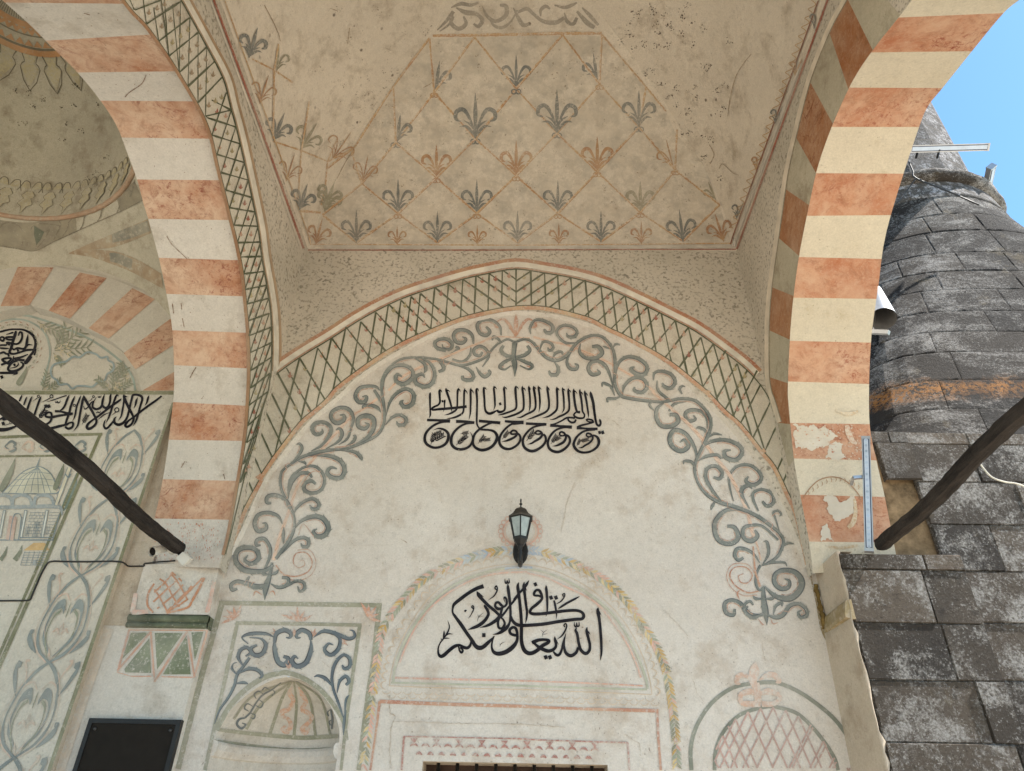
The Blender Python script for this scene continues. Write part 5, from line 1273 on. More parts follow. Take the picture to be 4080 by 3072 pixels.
spots(vp, sp_, 'A3', [(1040,90),(1100,100),(1080,130),(1200,50),(1210,90),(1300,130),(1440,90),(1450,140),(1490,40),(1520,180),(1330,190),(1350,220),(1240,200),(1250,255),(1440,265),(1610,220),(1540,355),(1340,360),(1230,370),(1140,350),(1820,325),(1650,540),(1150,580),(1210,565),(1280,660),(1400,710),(1550,690),(1790,680),(1340,770),(1400,840),(1560,780),(1500,900),(1740,910),(1670,1110),(1500,1050),(1620,1250),(1750,1430),(1720,720),(1760,860),(1430,1080),(1600,1090),(1020,190),(1030,270),(960,330),(1050,380)], 34)
spots(vp, pm('soft_spot', (.22, .18, .13), 'vault', .4), 'A2', [(1380,250),(1420,240),(780,320),(500,540),(560,560),(880,880),(940,800),(970,830),(1020,890),(930,740),(1320,760),(1000,70),(1020,120),(690,80),(1120,400),(1170,560),(640,1060),(730,1130)], 40, 7)
for i in range(260):
    x, y = rnd.uniform(700, 1540), rnd.uniform(90, 525); spots(vp, pm('soft_spot', (.22, .18, .13), 'vault', .4), 'A2', [((x*1.8445-1000)*2.0073, y*1.8445*2.0073)], 30, 3)
vc = pm('vault_crack', (.27, .20, .13), 'vault', .25)
for c, t in (('A3', '2000,430 1950,490 1890,580 1860,660 1830,780 1810,930'), ('A3', '1900,1400 1850,1380 1770,1310 1740,1350'), ('A2', '785,220 775,290 770,350'), ('A2', '1380,700 1420,680 1450,660'), ('A2', '630,65 690,85'), ('A2', '800,1230 740,1330 690,1430'), ('A2', '100,40 160,150 210,260 230,330'), ('A3', '1660,1150 1700,1230 1670,1310')): vp.stroke(vc, c, [(a, b, 5) for a, b, _ in parse(t)], 6, jit=.5)
vp.build('lattice_painting', vault)

# ================================================================== side arch faces
sp = Paint(SIDE, .003)
RDL = pm('russet_bead', (.30, .155, .085), 'band', .2, col2=(.38, .22, .12))
inn = dense(toO('A1', '960,-40 1060,90 1175,210 1340,440 1490,680 1610,890 1690,1090 1740,1310 1810,1590')+toO('B1', '1840,150 1895,370 1945,630 1970,880 1990,1110 1997,1400')+toO('C1', '1985,110 1970,310 1935,560 1885,850 1830,1150 1790,1310'), 5)
outr = dense(toO('A1', '1420,-40 1520,140 1640,360 1780,630 1840,860 1890,1040 1950,1300 2010,1580')+toO('B1', '2060,260 2090,490 2130,720 2160,930 2170,1160 2165,1400 2155,1470')+toO('C1', '2140,0 2090,170 2050,350 2000,510 1960,650 1900,900 1840,1150 1800,1300'), 5)
n = 90
def res(P, n):
    L = [0]
    for a, b in zip(P, P[1:]): L.append(L[-1]+math.hypot(b[0]-a[0], b[1]-a[1]))
    out = []; j = 0
    for i in range(n+1):
        d = L[-1]*i/n
        while j < len(P)-2 and L[j+1] < d: j += 1
        t = (d-L[j])/max(1e-6, L[j+1]-L[j]); out.append((P[j][0]+(P[j+1][0]-P[j][0])*t, P[j][1]+(P[j+1][1]-P[j][1])*t))
    return out
sp.strip(MAT['band'], res(inn, n), res(outr, n), .0012)
g_ = GREEN()
Hl = [('A1', *map(float, t.split(','))) for t in '1740,700,1805,740 1690,800,1845,880 1650,940,1880,1015 1690,1080,1915,1150 1730,1235,1950,1300 1765,1380,1980,1440 1800,1520,2010,1580'.split()]
Hl += [('B1', *map(float, t.split(','))) for t in '1830,95,2035,130 1865,235,2060,245 1895,375,2080,370 1915,490,2095,485 1945,625,2110,605 1955,750,2130,715 1970,865,2145,820 1980,1000,2150,940 1985,1120,2165,1050 1995,1255,2165,1175 2000,1400,2170,1290 2000,1540,2155,1420'.split()]
Hl += [('C1', *map(float, t.split(','))) for t in '1985,110,2140,0 1975,275,2090,170 1965,410,2050,350 1940,580,2000,510 1915,730,1965,640'.split()]
HP = [(px(c, a, b), px(c, d, e)) for c, a, b, d, e in Hl]
def sl(a, b, w_): sp.stroke(g_, 'O', [(*a, w_), (*b, w_)], 6, straight=True, jit=.4)
for i, (a, b) in enumerate(HP):
    if i > 0: sl(a, b, 6.5)
    if i >= 3: sl(a, HP[i-3][1], 4.6)
    if i and i+1 < len(HP):
        for f in (.28, .72):
            x = a[0]*(1-f)+b[0]*f; y = (a[1]*(1-f)+b[1]*f+HP[i+1][0][1]*(1-f)+HP[i+1][1][1]*f)/2; bud(sp, 'O', x, y, 18, rnd.choice([RED('band'), REDD('band'), pm('olive_bud', (.30, .25, .13), 'band', .3)]), .1)
Dl = [(t.split(',')) for t in '1280,0,1070,80 1440,10,1165,190 1515,140,1265,330 1580,260,1345,450 1650,375,1430,580 1715,490,1500,690 1770,620,1580,820 1845,880,1640,930'.split()]
DP = [(px('A1', float(a), float(b)), px('A1', float(c), float(d))) for a, b, c, d in Dl]
for i, (a, b) in enumerate(DP):
    sl(a, b, 7)
    if i+3 < len(DP): sl(a, DP[i+3][1], 3.4)
for x0, y0, x1, y1 in ((1030, -10, 1070, 80), (1140, -10, 1165, 190), (1225, 60, 1265, 330), (1310, 0, 1345, 450), (1375, 40, 1430, 580)): sl(px('A1', x0, y0), px('A1', x1, y1), 3.4)
for i in range(len(DP)-1):
    for f in (.2, .45, .72):
        a, b = DP[i]; c, d = DP[i+1]; x = (a[0]+c[0])/2*(1-f)+(b[0]+d[0])/2*f; y = (a[1]+c[1])/2*(1-f)+(b[1]+d[1])/2*f
        bud(sp, 'O', x, y, 20, rnd.choice([pm('olive_bud', (.30, .25, .13), 'band', .3), pm('umber_bud', (.24, .17, .10), 'band', .3)]), .1)
sp.stroke(g_, 'O', W(outr, 4.5), 1, straight=True); sp.stroke(g_, 'O', W(inn, 4), 1, straight=True)
sp.stroke(RDL, 'O', W(offs(inn, -7), 13), 1, straight=True)
oA = [p for p in outr if p[1] < 1480]
for d, w_, m in ((18, 20, WHT('band')), (34, 10, pm('tan_line', (.33, .22, .13), 'band', .2)), (6, 4, pm('tan_line', (.33, .22, .13), 'band', .2))): sp.stroke(m, 'O', W(offs(oA, d), w_), 1, straight=True)
sp.stroke(REDD('band'), 'O', [(838, -30, 9), (1030, 490, 9), (1208, 990, 9)], 20, straight=True)
sp.stroke(pm('white_edge', (.55, .50, .42), 'band', .2), 'O', [(825, -30, 7), (1018, 490, 7), (1199, 990, 7)], 20, straight=True)
sp.build('lattice_band', archL)
# right arch: striped face seen edge-on
rp = Paint(RSIDE, .003)
def lead(c, t): return [px(c, *map(float, p.split(','))) for p in t.split()]
pale = dense(lead('A4', '900,-260 760,0 640,220 480,620 380,1000 300,1350 255,1640')+lead('B4', '205,430 165,720 143,1000 142,1400 160,1560')+lead('C4', '190,80 240,250'), 6)
nr = dense([(3700, -130)]+nearR[1:], 6)
B = [((905, 0), (1000, 410), 'A4'), ((680, 260), (815, 690), 'A4'), ((515, 650), (670, 1000), 'A4'), ((375, 1095), (550, 1365), 'A4'), ((310, 1490), (490, 1660), 'A4'), ((240, 325), (400, 490), 'B4'), ((190, 700), (360, 805), 'B4'), ((175, 1080), (335, 1145), 'B4'), ((165, 1450), (322, 1490), 'B4'), ((240, 245), (340, 270), 'C4'), ((325, 600), (362, 535), 'C4')]
B = [(((3700-20, -250)), (3588, 60), 'O')] + B
def nearest(P, q): return min(range(len(P)), key=lambda i: (P[i][0]-q[0])**2+(P[i][1]-q[1])**2)
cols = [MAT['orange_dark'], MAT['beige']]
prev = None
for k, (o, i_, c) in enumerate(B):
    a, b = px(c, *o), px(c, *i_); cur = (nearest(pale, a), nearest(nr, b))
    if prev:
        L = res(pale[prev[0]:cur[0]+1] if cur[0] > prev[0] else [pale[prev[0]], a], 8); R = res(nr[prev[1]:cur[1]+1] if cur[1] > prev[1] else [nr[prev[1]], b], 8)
        rp.strip(MAT['orange_dark'] if k % 2 == 0 else MAT['dome'], L, R, .0015)  # darker stripe materials: shade of the bay-facing side put into the colour
    prev = cur
rp.stroke(pm('chalky_fillet', (.58, .51, .41), 'band', .22), 'O', W(offs(pale, 6), 17), 1, straight=True)
rp.stroke(pm('dark_brown_line', (.20, .16, .10), 'band', .3), 'O', W(offs(pale, 16), 4), 1, straight=True)  # thin dark brown line along the outer edge of the pale fillet
rp.stroke(REDD('band'), 'O', [(3303, -10, 8), (3120, 490, 8), (2937, 992, 8)], 20, straight=True)
rp.build('striped_face', archR)
wp = Paint(SOF[archR.name], .003); lw = pm('exposed_plaster', (.60, .55, .47), 'cream', .3, col2=(.52, .46, .37)); rs = pm('red_residue', (.36, .09, .045), 'cream', .45); br_ = pm('brown_damp', (.40, .27, .15), 'cream', .5)
wp.blob(lw, 'C4', [(600, 870), (640, 960), (690, 1035), (780, 1010), (850, 970), (870, 880), (850, 830), (640, 830)]); wp.blob(lw, 'C4', [(590, 1080), (630, 1055), (660, 1140), (690, 1200), (590, 1200)]); wp.blob(lw, 'C4', [(615, 540), (640, 460), (700, 400), (760, 420), (770, 500), (830, 545)])
wp.blob(lw, 'C4', [(355, 260), (520, 262), (640, 300), (720, 360), (640, 430), (560, 455), (470, 450), (380, 450)])
for i in range(90):
    x, y = rnd.uniform(360, 930), rnd.uniform(255, 540); l = rnd.uniform(8, 24); a = rnd.uniform(0, 3.1); wp.stroke(rs, 'C4', [(x, y, 3), (x+l*.5*math.cos(a), y+l*.5*math.sin(a), rnd.uniform(6, 16)), (x+l*math.cos(a), y+l*math.sin(a), 2)], 2)
wp.stroke(rs, 'C4', '790,270,30 800,320,46 830,390,40 870,420,20', 4); wp.stroke(br_, 'C4', '850,860,20 860,960,30 840,1050,40 800,1090,26', 4); wp.stroke(br_, 'C4', '640,1240,14 750,1250,22 880,1230,20', 4); wp.stroke(br_, 'C4', '700,150,14 800,180,30 880,160,20', 4)
ar = pm('brown_twig', (.28, .15, .08), 'cream', .2)
wp.stroke(ar, 'C4', '440,850,8 500,770,8 570,710,8 660,685,8 750,700,8 820,750,8 880,820,8 900,870,8', 6)
for i in range(12):
    t = i/11; x = 480+t*400; y = 795-math.sin(t*2.7)*110; wp.stroke(ar, 'C4', [(x, y, 4), (x+8, y+22, 5), (x-2, y+38, 2)], 3)
wp.build('worn_patches', archR)
wl_ = Paint(SOF[archL.name], .003); sc_l = pm('stripe_scratch', (.17, .10, .06), 'white', .2)
for c, t in (('A1', '1170,595 1140,660 1090,700 1030,740 1000,775'), ('B1', '1335,320 1370,380 1430,440 1500,505'), ('B1', '1450,860 1455,910'), ('B1', '1460,980 1475,1050'), ('B1', '1570,1370 1540,1420 1520,1460'), ('B1', '1380,860 1390,940'), ('A1', '670,100 720,115'), ('C1', '1450,610 1480,560'), ('C1', '1790,660 1800,700')): wl_.stroke(sc_l, c, [(a, b, 6) for a, b, _ in parse(t)], 5, jit=.5)
for i in range(150):
    y = rnd.uniform(60, 2050); x0 = interp_y(farL, min(2200, y+20))[0]+12; x1 = interp_y(nearL, y)[0]-12
    x = rnd.uniform(x0, max(x0+5, x1)); a = rnd.uniform(0, 3.1); l = rnd.uniform(2, 7); wl_.stroke(sc_l, 'O', [(x, y, 1.5), (x+l*math.cos(a), y+l*math.sin(a), rnd.uniform(1, 3))], 2)
wl_.merge(bpy.data.objects['soffit'])

# pineapple trellis and green zigzag under the left arch
pp = Paint(PlaneY(4.44), .003); RW = pm('worn_rust', (.40, .165, .075), 'white', .3)
for t in ('355,590 420,640 490,770 560,880', '300,700 350,770 430,920', '470,530 560,650 640,800', '480,520 560,590 610,640'): pp.stroke(RW, 'P2', t, 4, w0=18)
for t in ('480,540 400,640 300,730', '540,600 440,690 290,830', '600,650 500,760 330,900', '700,650 620,740 430,930', '800,580 700,680 520,860', '650,800 560,860 420,940'): pp.stroke(RW, 'P2', t, 4, w0=18)
for t in ('300,640,18 240,740,22 230,860,22 290,940,20', '820,580,24 760,700,26 690,820,26 640,890,22 430,945,20'): pp.stroke(RW, 'P2', t, 4)
for x, y in ((430, 560), (540, 560), (480, 620), (380, 690), (500, 690), (600, 620), (430, 770), (540, 770), (630, 690), (370, 860), (480, 850), (700, 640)): bud(pp, 'P2', x, y, 55, pm('grey_flame', (.38, .37, .33), 'white', .3))
pk = pm('rose_wash', (.52, .32, .25), 'white', .4)
pp.stroke(pk, 'P2', '70,940,60 160,935,50 240,930,40', 4); pp.stroke(pk, 'P2', '110,740,40 90,860,50 70,940,40', 4); pp.stroke(pk, 'P2', '920,620,40 890,780,40 850,940,50', 4)
fk = Paint(SOF[archL.name], .003)
for q in range(210): 
    x = rnd.uniform(250, 990); y = rnd.uniform(-10, 410)
    fk.stroke(pm('rust_fleck', (.42, .13, .06), 'white', .1), 'P2', [(x, y, rnd.uniform(2, 10)), (x-rnd.uniform(-3, 8), y+rnd.uniform(8, 26), 1)], 2)
pp.merge(bpy.data.objects['pilaster']); fk.merge(bpy.data.objects['soffit'])
zp = Paint(PlaneY(4.46), .003); GZ = pm('sponged_green', (.105, .13, .07), 'lunette', .3, col2=(.19, .22, .13)); zr = pm('zigzag_red', (.50, .25, .16), 'lunette', .3)
zp.poly(GZ, 'P2', [(60, 1150), (245, 1145), (-30, 1420)]); zp.poly(GZ, 'P2', [(250, 1205), (268, 1565), (0, 1560), (-10, 1525)])
zp.poly(GZ, 'P2', [(305, 1150), (600, 1150), (330, 1530)]); zp.poly(GZ, 'P2', [(635, 1175), (678, 1580), (390, 1580)]); zp.poly(GZ, 'P2', [(685, 1145), (810, 1140), (720, 1440)])
for t in ('40,1120 640,1125 850,1125 715,1610 380,1605', '40,1120 0,1260 -60,1480 -80,1560 60,1600 270,1600', '265,1135 300,1660 645,1130 715,1610', '265,1140 -80,1540'):
    for o in (-5, 6): zp.stroke(zr, 'P2', [(float(a)+o, float(b)+o*.4, 7) for a, b in (p.split(',') for p in t.split())], 5, straight=True, jit=.3)
zp.stroke(pm('brown_shade_band', (.46, .37, .28), 'white', .4), 'O', [(430, 2500, 50), (385, 2620, 50), (315, 2820, 52), (225, 3090, 56)], 6)  # brownish shading beside the green line, painted onto the flat pier base
zp.merge(bpy.data.objects['pier_base'])

# ================================================================== entrance wall painting
ap = Paint(ENT, .003)
for q in ('145,570 430,575 235,880 5,885', '640,615 855,660 560,985 390,920', '1060,740 1240,830 870,1145 710,1060', '1365,985 1460,1150 1085,1390 990,1260', '1460,1370 1460,1560 1140,1560'): ap.poly(MAT['orange_dark'] if 0 else MAT['orange'], 'B1', [tuple(map(float, p.split(','))) for p in q.split()])
ap.stroke(pm('soft_grey_line', (.40, .36, .29), 'entry', .25), 'B1', '-40,570,14 150,550,14 290,535,14 430,562,14 640,600,14 850,645,14 1060,725,14 1240,810,14 1390,945,14', 5)
ap.build('arch_stripes', entr)
ep = Paint(ENT, .003); eb = OLIVE('entry'); ek = INK('entry'); dg = pm('moss_border', (.12, .125, .06), 'entry', .25, col2=(.20, .20, .11))
ep.stroke(dg, 'O', [(-10, 1565, 16), (350, 1565, 15), (692, 1566, 14)], 6, straight=True)
ep.stroke(dg, 'O', [(690, 1605, 9), (468, 2268, 13), (190, 3090, 16)], 8, straight=True)
for c, t in (l.split(':') for l in '''L2:1690,155,6 1660,230,50 1630,340,38 1580,420,3
L2:1995,175,40 1850,290,50 1650,430,52 1450,580,52 1330,680,48 1200,770,44 1120,860,60 1110,910,60 1160,930,56 1260,860,52 1310,740,54 1290,660,56 1210,500,64 1130,340,64 1075,200,64 1075,135,10
L2:1090,180,50 1165,200,4
L2:1075,200,50 1065,350,44 1030,550,46 1000,680,36 930,785,3
L2:1290,920,3 1370,780,44 1420,620,50 1470,430,50 1520,260,56 1490,180,60 1380,145,52 1290,160,50 1260,260,50 1220,420,50 1190,560,52 1150,700,52 1070,820,60 950,880,70 850,840,60 840,740,50 890,680,8
L2:840,760,40 760,860,50 680,950,50 620,970,56 580,900,44 600,800,28 630,740,4
L2:1410,205,5 1375,300,52 1350,400,40 1310,490,3
L2:870,570,20 770,655,5
L2:905,135,10 870,200,50 800,400,50 750,560,48 700,700,44 625,855,3
L2:910,150,40 950,185,3
L2:1010,240,20 960,290,50 800,400,52 600,550,52 420,690,50 300,770,46 190,870,60 170,950,70 230,980,66 340,910,56 400,820,56 380,720,56 300,560,60 200,390,64 110,230,60 90,160,8
L2:720,580,10 600,630,26 520,690,24 440,750,4
L2:765,120,6 740,190,50 730,320,48 690,430,54 620,470,60 545,400,50 560,260,52 600,125,6
L2:540,380,46 500,460,54 400,500,56 310,450,50 320,340,36 400,205,5
L2:330,300,24 270,340,30 210,430,30 120,500,24 85,420,10
L2:435,170,6 450,215,20 475,180,12 480,215,20 510,190,16 515,155,5
L2:395,560,6 410,590,20 440,555,12 450,590,20 490,570,16 510,535,5
L2:300,230,18 250,290,14 190,305,4
L1:2056,160,10 2026,300,60 1986,500,54 1946,720,50 1906,900,40 1796,1050,3
L1:1985,165,8 1950,260,40 1880,450,44 1850,620,42 1820,720,26 1775,790,3
L1:1845,170,8 1800,270,48 1740,430,54 1700,600,54 1640,760,54 1610,870,50
L1:1700,150,8 1660,240,48 1600,400,50 1540,490,44 1480,530,20
L1:1350,550,60 1500,560,50 1650,600,60 1790,615,60
L1:1750,630,50 1600,640,46 1450,660,56 1320,690,60 1220,700,56 1130,680,52 1130,620,50 1190,580,48 1260,600,50 1270,690,50 1250,780,50 1180,850,50 1080,890,48 1040,895,46
L1:1600,870,50 1640,880,50 1700,840,44 1790,830,48 1780,930,52 1680,980,56 1600,930,50
L1:1620,880,50 1450,920,60 1300,960,64 1180,985,60 1000,990,50
L1:1640,165,26 1500,210,26 1300,280,24 1135,325,4
L1:1230,230,24 1130,285,18 1010,335,4
L1:1355,300,8 1380,345,24 1415,300,12 1420,345,26 1470,330,20 1485,280,6
L1:1020,185,8 980,270,50 930,400,48 880,550,48 840,670,48
L1:920,230,18 800,315,4
L1:800,180,6 760,260,44 710,400,48 670,520,48
L1:670,190,6 640,260,40 590,400,36
L1:555,140,6 520,220,44 480,310,36
L1:-20,760,40 60,720,40 130,640,10
L1:130,680,20 90,750,60 200,745,44 350,770,40
L1:-30,1010,90 0,1005,90 150,1000,80 300,960,60 470,890,20
L1:240,860,16 100,912,4'''.split('\n')): ep.stroke(ek, c, t, 5, k=1.06)
for c, x, y, r, w_ in (('L2', 900, 520, 52, 26), ('L2', 330, 195, 25, 18), ('L1', 1270, 190, 38, 22), ('L1', 950, 190, 28, 18), ('L1', 270, 835, 25, 14), ('L1', 1830, 410, 28, 16)): ep.ring(ek, c, x, y, r, w_, n=10)
for x, y in ((1130, 430), (1205, 430), (90, 855)): ep.dia(ek, 'L1', x, y, 112, .2)
ep.sprig(ek, 'L2', 50, 880, -1.1, 300, 5, 26); ep.sprig(ek, 'L1', 930, 750, -.9, 330, 5, 36)
ep.build('inscription', entr)
# round medallion and foliage in the lunette over it
lp = Paint(ELUN, .003); sage = pm('sage_line', (.25, .29, .25), 'entry', .2); leafg = pm('dark_leaf', (.19, .20, .14), 'entry', .25); buff = pm('buff_leaf', (.48, .40, .26), 'entry', .3)
lp.stroke(sage, 'B1', '-20,965,18 130,955,18 240,965,18 390,1010,18 560,1075,18 740,1160,18 880,1255,18 990,1350,18 1060,1450,18 1085,1560,18', 5)
lp.stroke(sage, 'LC', '0,130,40 200,85,40 400,75,40 600,100,40 800,180,44 1000,320,46 1120,500,50 1180,720,50 1190,900,50 1170,1050,46 1120,1250,50 1060,1450,50 980,1640,50', 5)
for t in '''0,380,40 120,345,40 250,320,36 380,315,36 550,325,40 700,390,50 800,480,56 845,600,56 840,720,56 790,850,50 720,940,48 640,1050,50 600,1110,50 640,1110,40 700,1040,44 760,960,30
860,780,20 840,870,24 810,930,30
385,355,40 360,450,60 310,600,56 270,760,56 230,850,50 300,900,44 450,870,40 620,810,44 750,800,44 790,780,8
150,440,10 300,395,36 310,380,8
360,500,40 200,500,44 140,520,36 200,560,40 330,560,44
440,470,20 470,390,40 520,400,44 530,500,44 490,600,44 420,660,40 330,660,40 200,630,44 160,640,30 240,690,40
670,430,8 650,560,50 620,720,50 560,780,44 420,760,40 330,800,34 310,760,24
640,720,30 680,680,34 780,690,10
0,560,40 80,590,44 100,520,40 40,500,36 0,540,30
0,760,36 120,770,40 220,770,16
0,700,40 60,690,40 150,690,36 170,660,10
0,890,40 90,860,44 160,900,40 240,870,10
670,910,20 500,980,44 360,1010,44 450,1040,50 590,1050,50
330,950,20 310,1060,44 230,1130,50 120,1090,50 60,1030,46 170,1000,44 270,1010,40 200,1090,40 30,1160,44
420,1060,40 300,1100,44 220,1190,48 200,1270,48 280,1310,48 430,1280,50 540,1200,44 550,1130,40 490,1090,24
240,1240,10 380,1210,26 440,1150,26 430,1100,10
0,1350,50 200,1350,50 410,1350,50 300,1410,4'''.split('\n'): lp.stroke(ek, 'LC', t, 5, k=1.2)
for x, y, d in ((350, 1160, 80), (430, 815, 80), (210, 935, 80), (50, 1450, 100)): lp.dia(ek, 'LC', x, y, d, .2)
for q in range(12):
    a = -2.2+q*.27; x = 350+690*math.cos(a)*.86; y = 760+700*math.sin(a)*.86; lp.leaf(pm('umber_dash', (.26, .14, .09), 'entry', .2), 'LC', x+60*math.cos(a), y+40*math.sin(a), a+1.9, 90, 20); lp.sprig(leafg, 'LC', x-40*math.cos(a), y-40*math.sin(a), a+1.57, 120, 2, 16)
for c, x, y, a, l in (('B1', 300, 1010, .45, 260), ('B1', 440, 1230, -1.1, 230), ('B1', 440, 1240, -.1, 320), ('B1', 440, 1230, -.6, 300), ('B1', 430, 1260, .9, 130), ('B1', 340, 1570, -1.3, 180), ('B1', 360, 1570, -.6, 170), ('B1', 900, 1560, -1.1, 230), ('B1', 880, 1560, -2.4, 150), ('B1', 920, 1560, -.5, 160), ('B1', 1010, 1480, -1.9, 160), ('B1', 900, 1560, -1.5, 200)):
    lp.sprig(leafg, c, x, y, a, l, 5, 15); lp.sprig(buff, c, x+8, y+6, a+.3, l*.5, 2, 8)
ct = pm('cartouche_line', (.22, .27, .27), 'entry', .2)
lp.stroke(ct, 'B1', '530,1330,16 590,1290,16 640,1295,16 700,1255,16 770,1270,16 810,1300,16 860,1290,16 870,1320,16 910,1345,16 905,1400,16 860,1430,16 840,1480,16 790,1490,16 745,1530,16 680,1525,16 620,1525,16 580,1545,16 540,1510,16 480,1515,16 460,1480,16 420,1450,16 410,1395,16 440,1350,16 530,1330,16', 4)
cyp = pm('cypress_paint', (.15, .165, .115), 'entry', .2, col2=(.24, .25, .18)); cypd = pm('cypress_bluegreen', (.11, .16, .14), 'entry', .2, col2=(.2, .25, .22))
lp.stroke(cyp, 'LC', '650,1190,4 620,1300,60 540,1450,110 460,1580,130 420,1640,80', 5)
lp.build('lunette_painting', entr)
# frames, mosque mural
mp = Paint(ENT, .003)
mp.stroke(dg, 'C1', '-20,368,24 400,352,22 820,342,22', 4); mp.stroke(dg, 'O', [(400, 1732, 12), (170, 2268, 14), (-40, 2740, 16)], 5, straight=True)
mp.stroke(dg, 'C1', [(-20, 520, 18), (400, 515, 16), (700, 505, 16)], 4); mp.stroke(dg, 'O', [(345, 1812, 9), (150, 2260, 11), (-20, 2650, 12)], 5, straight=True)
BB, RR = pm('muted_blue_scroll', (.16, .185, .18), 'entry', .22, col2=(.25, .28, .265)), pm('rose_line', (.47, .33, .25), 'entry', .4)
for i in range(5):
    x = 40+i*140
    for sg in (-1, 1): mp.stroke(BB if (i+sg) % 2 else RR, 'C1', [(x, 440, 8), (x+50, 440+sg*40, 20), (x+85, 440+sg*20, 22), (x+70, 440, 10)], 5)
    mp.stroke(RR, 'C1', [(x-10, 450, 4), (x+30, 470, 10), (x+80, 455, 4)], 4)
ln = pm('drawing_line', (.16, .20, .21), 'entry', .16); dm = pm('mural_dome', (.44, .42, .32), 'entry', .3); hat = pm('mural_blue', (.24, .27, .27), 'entry', .3)
mp.poly(dm, 'C1', [(20, 815), (100, 730), (180, 650), (260, 612), (330, 605), (400, 650), (440, 720), (458, 815)])
mp.stroke(ln, 'C1', '20,815,8 100,730,8 180,650,8 260,612,8 330,605,8 400,650,8 440,720,8 458,815,8 20,815,8', 3)
for x in (70, 130, 190, 250, 310, 360, 410): mp.stroke(ln, 'C1', [(x, 812, 5), ((x*.6+300*.4), 700, 5), (305, 605, 5)], 4)
for y in (660, 710, 760): mp.stroke(ln, 'C1', [(170-(y-660)*1.1, y, 4), (300, y-12, 4), (405+(y-660)*.45, y, 4)], 4)
mp.stroke(ln, 'C1', '300,605,20 310,570,10 325,530,3', 3)
for cx_ in (20, 175, 350): mp.stroke(hat, 'C1', [(cx_-75, 910, 26), (cx_-60, 850, 26), (cx_, 830, 28), (cx_+62, 850, 26), (cx_+85, 910, 26)], 5)
mp.stroke(hat, 'C1', '-10,930,30 240,925,30 470,925,32 500,990,10', 4)
for x in (40, 210, 380): mp.stroke(ln, 'C1', [(x, 950, 22), (x-40, 1170, 22)], 3, straight=True); mp.stroke(pm('pale_column', (.5, .49, .43), 'entry', .2), 'C1', [(x, 955, 12), (x-38, 1165, 12)], 3, straight=True)
mp.stroke(ln, 'C1', [(0, 1190, 10), (430, 1190, 10)], 2, straight=True); mp.stroke(ln, 'C1', [(160, 1170, 8), (430, 1170, 8)], 2, straight=True); mp.stroke(ln, 'C1', [(480, 980, 8), (425, 1190, 8)], 2, straight=True)
for r_ in range(8):
    y = 970+r_*24; o = -(y-950)*.19
    mp.stroke(ln, 'C1', [(245+o, y, 3.2), (365+o, y, 3.2)], 2, straight=True); mp.stroke(ln, 'C1', [(405+o, y, 3.2), (480+o, y, 3.2)], 2, straight=True)
    for q in range(4): mp.stroke(ln, 'C1', [(255+o+q*32+(r_ % 2)*14, y, 3), (251+o+q*32+(r_ % 2)*14, y+24, 3)], 1, straight=True)
for a, b, c_, d in ((285, 1050, 320, 1170), (215, 1080, 250, 1160), (370, 1080, 410, 1150)):
    for q in range(4): mp.stroke(ln, 'C1', [(a+q*11, b, 3), (a+q*11-20, d, 3)], 1, straight=True)
for q in range(6): mp.stroke(ln, 'C1', [(285-q*3, 1050+q*22, 3), (330-q*3, 1050+q*22, 3)], 1, straight=True)
mp.stroke(pm('mural_door', (.40, .27, .22), 'entry', .3), 'C1', [(110, 1000, 60), (80, 1190, 60)], 2, straight=True); mp.stroke(ln, 'C1', '80,1190,8 110,1010,8 140,980,8 175,1010,8 150,1190,8', 3)
mp.stroke(pm('mural_minaret', (.50, .45, .34), 'entry', .2), 'C1', [(560, 610, 26), (450, 910, 28)], 3, straight=True); mp.stroke(ln, 'C1', [(545, 610, 5), (438, 910, 5)], 2, straight=True); mp.stroke(ln, 'C1', [(575, 620, 5), (465, 910, 5)], 2, straight=True); mp.stroke(ln, 'C1', '525,660,10 550,690,12 570,660,10', 3)
for c, t in (('C1', '125,540,4 90,640,40 40,740,50 5,800,30'), ('C1', '515,580,4 490,660,34 450,760,40 440,790,20'), ('C1', '615,650,4 590,760,50 540,880,56 500,950,30'), ('C1', '180,1230,4 160,1290,30 120,1350,40'), ('C1', '60,1240,4 40,1300,26 5,1350,34')): mp.stroke(cypd if '590' in t else cyp, c, t, 5)
mp.poly(pm('mural_roof', (.46, .30, .13), 'entry', .2), 'C1', [(190, 1272), (270, 1212), (360, 1210), (398, 1270)])
for y in (1290, 1310, 1330, 1350, 1370, 1390): mp.stroke(ln, 'C1', [(195-(y-1290)*.3, y, 3.5), (385-(y-1290)*.4, y, 3.5)], 2, straight=True)
for x in (200, 240, 280, 320, 360): mp.stroke(ln, 'C1', [(x, 1280, 3.5), (x-34, 1392, 3.5)], 2, straight=True)
mp.stroke(hat, 'C1', [(275, 1392, 26), (280, 1350, 20)], 2, straight=True)
mp.build('mosque_mural', entr)
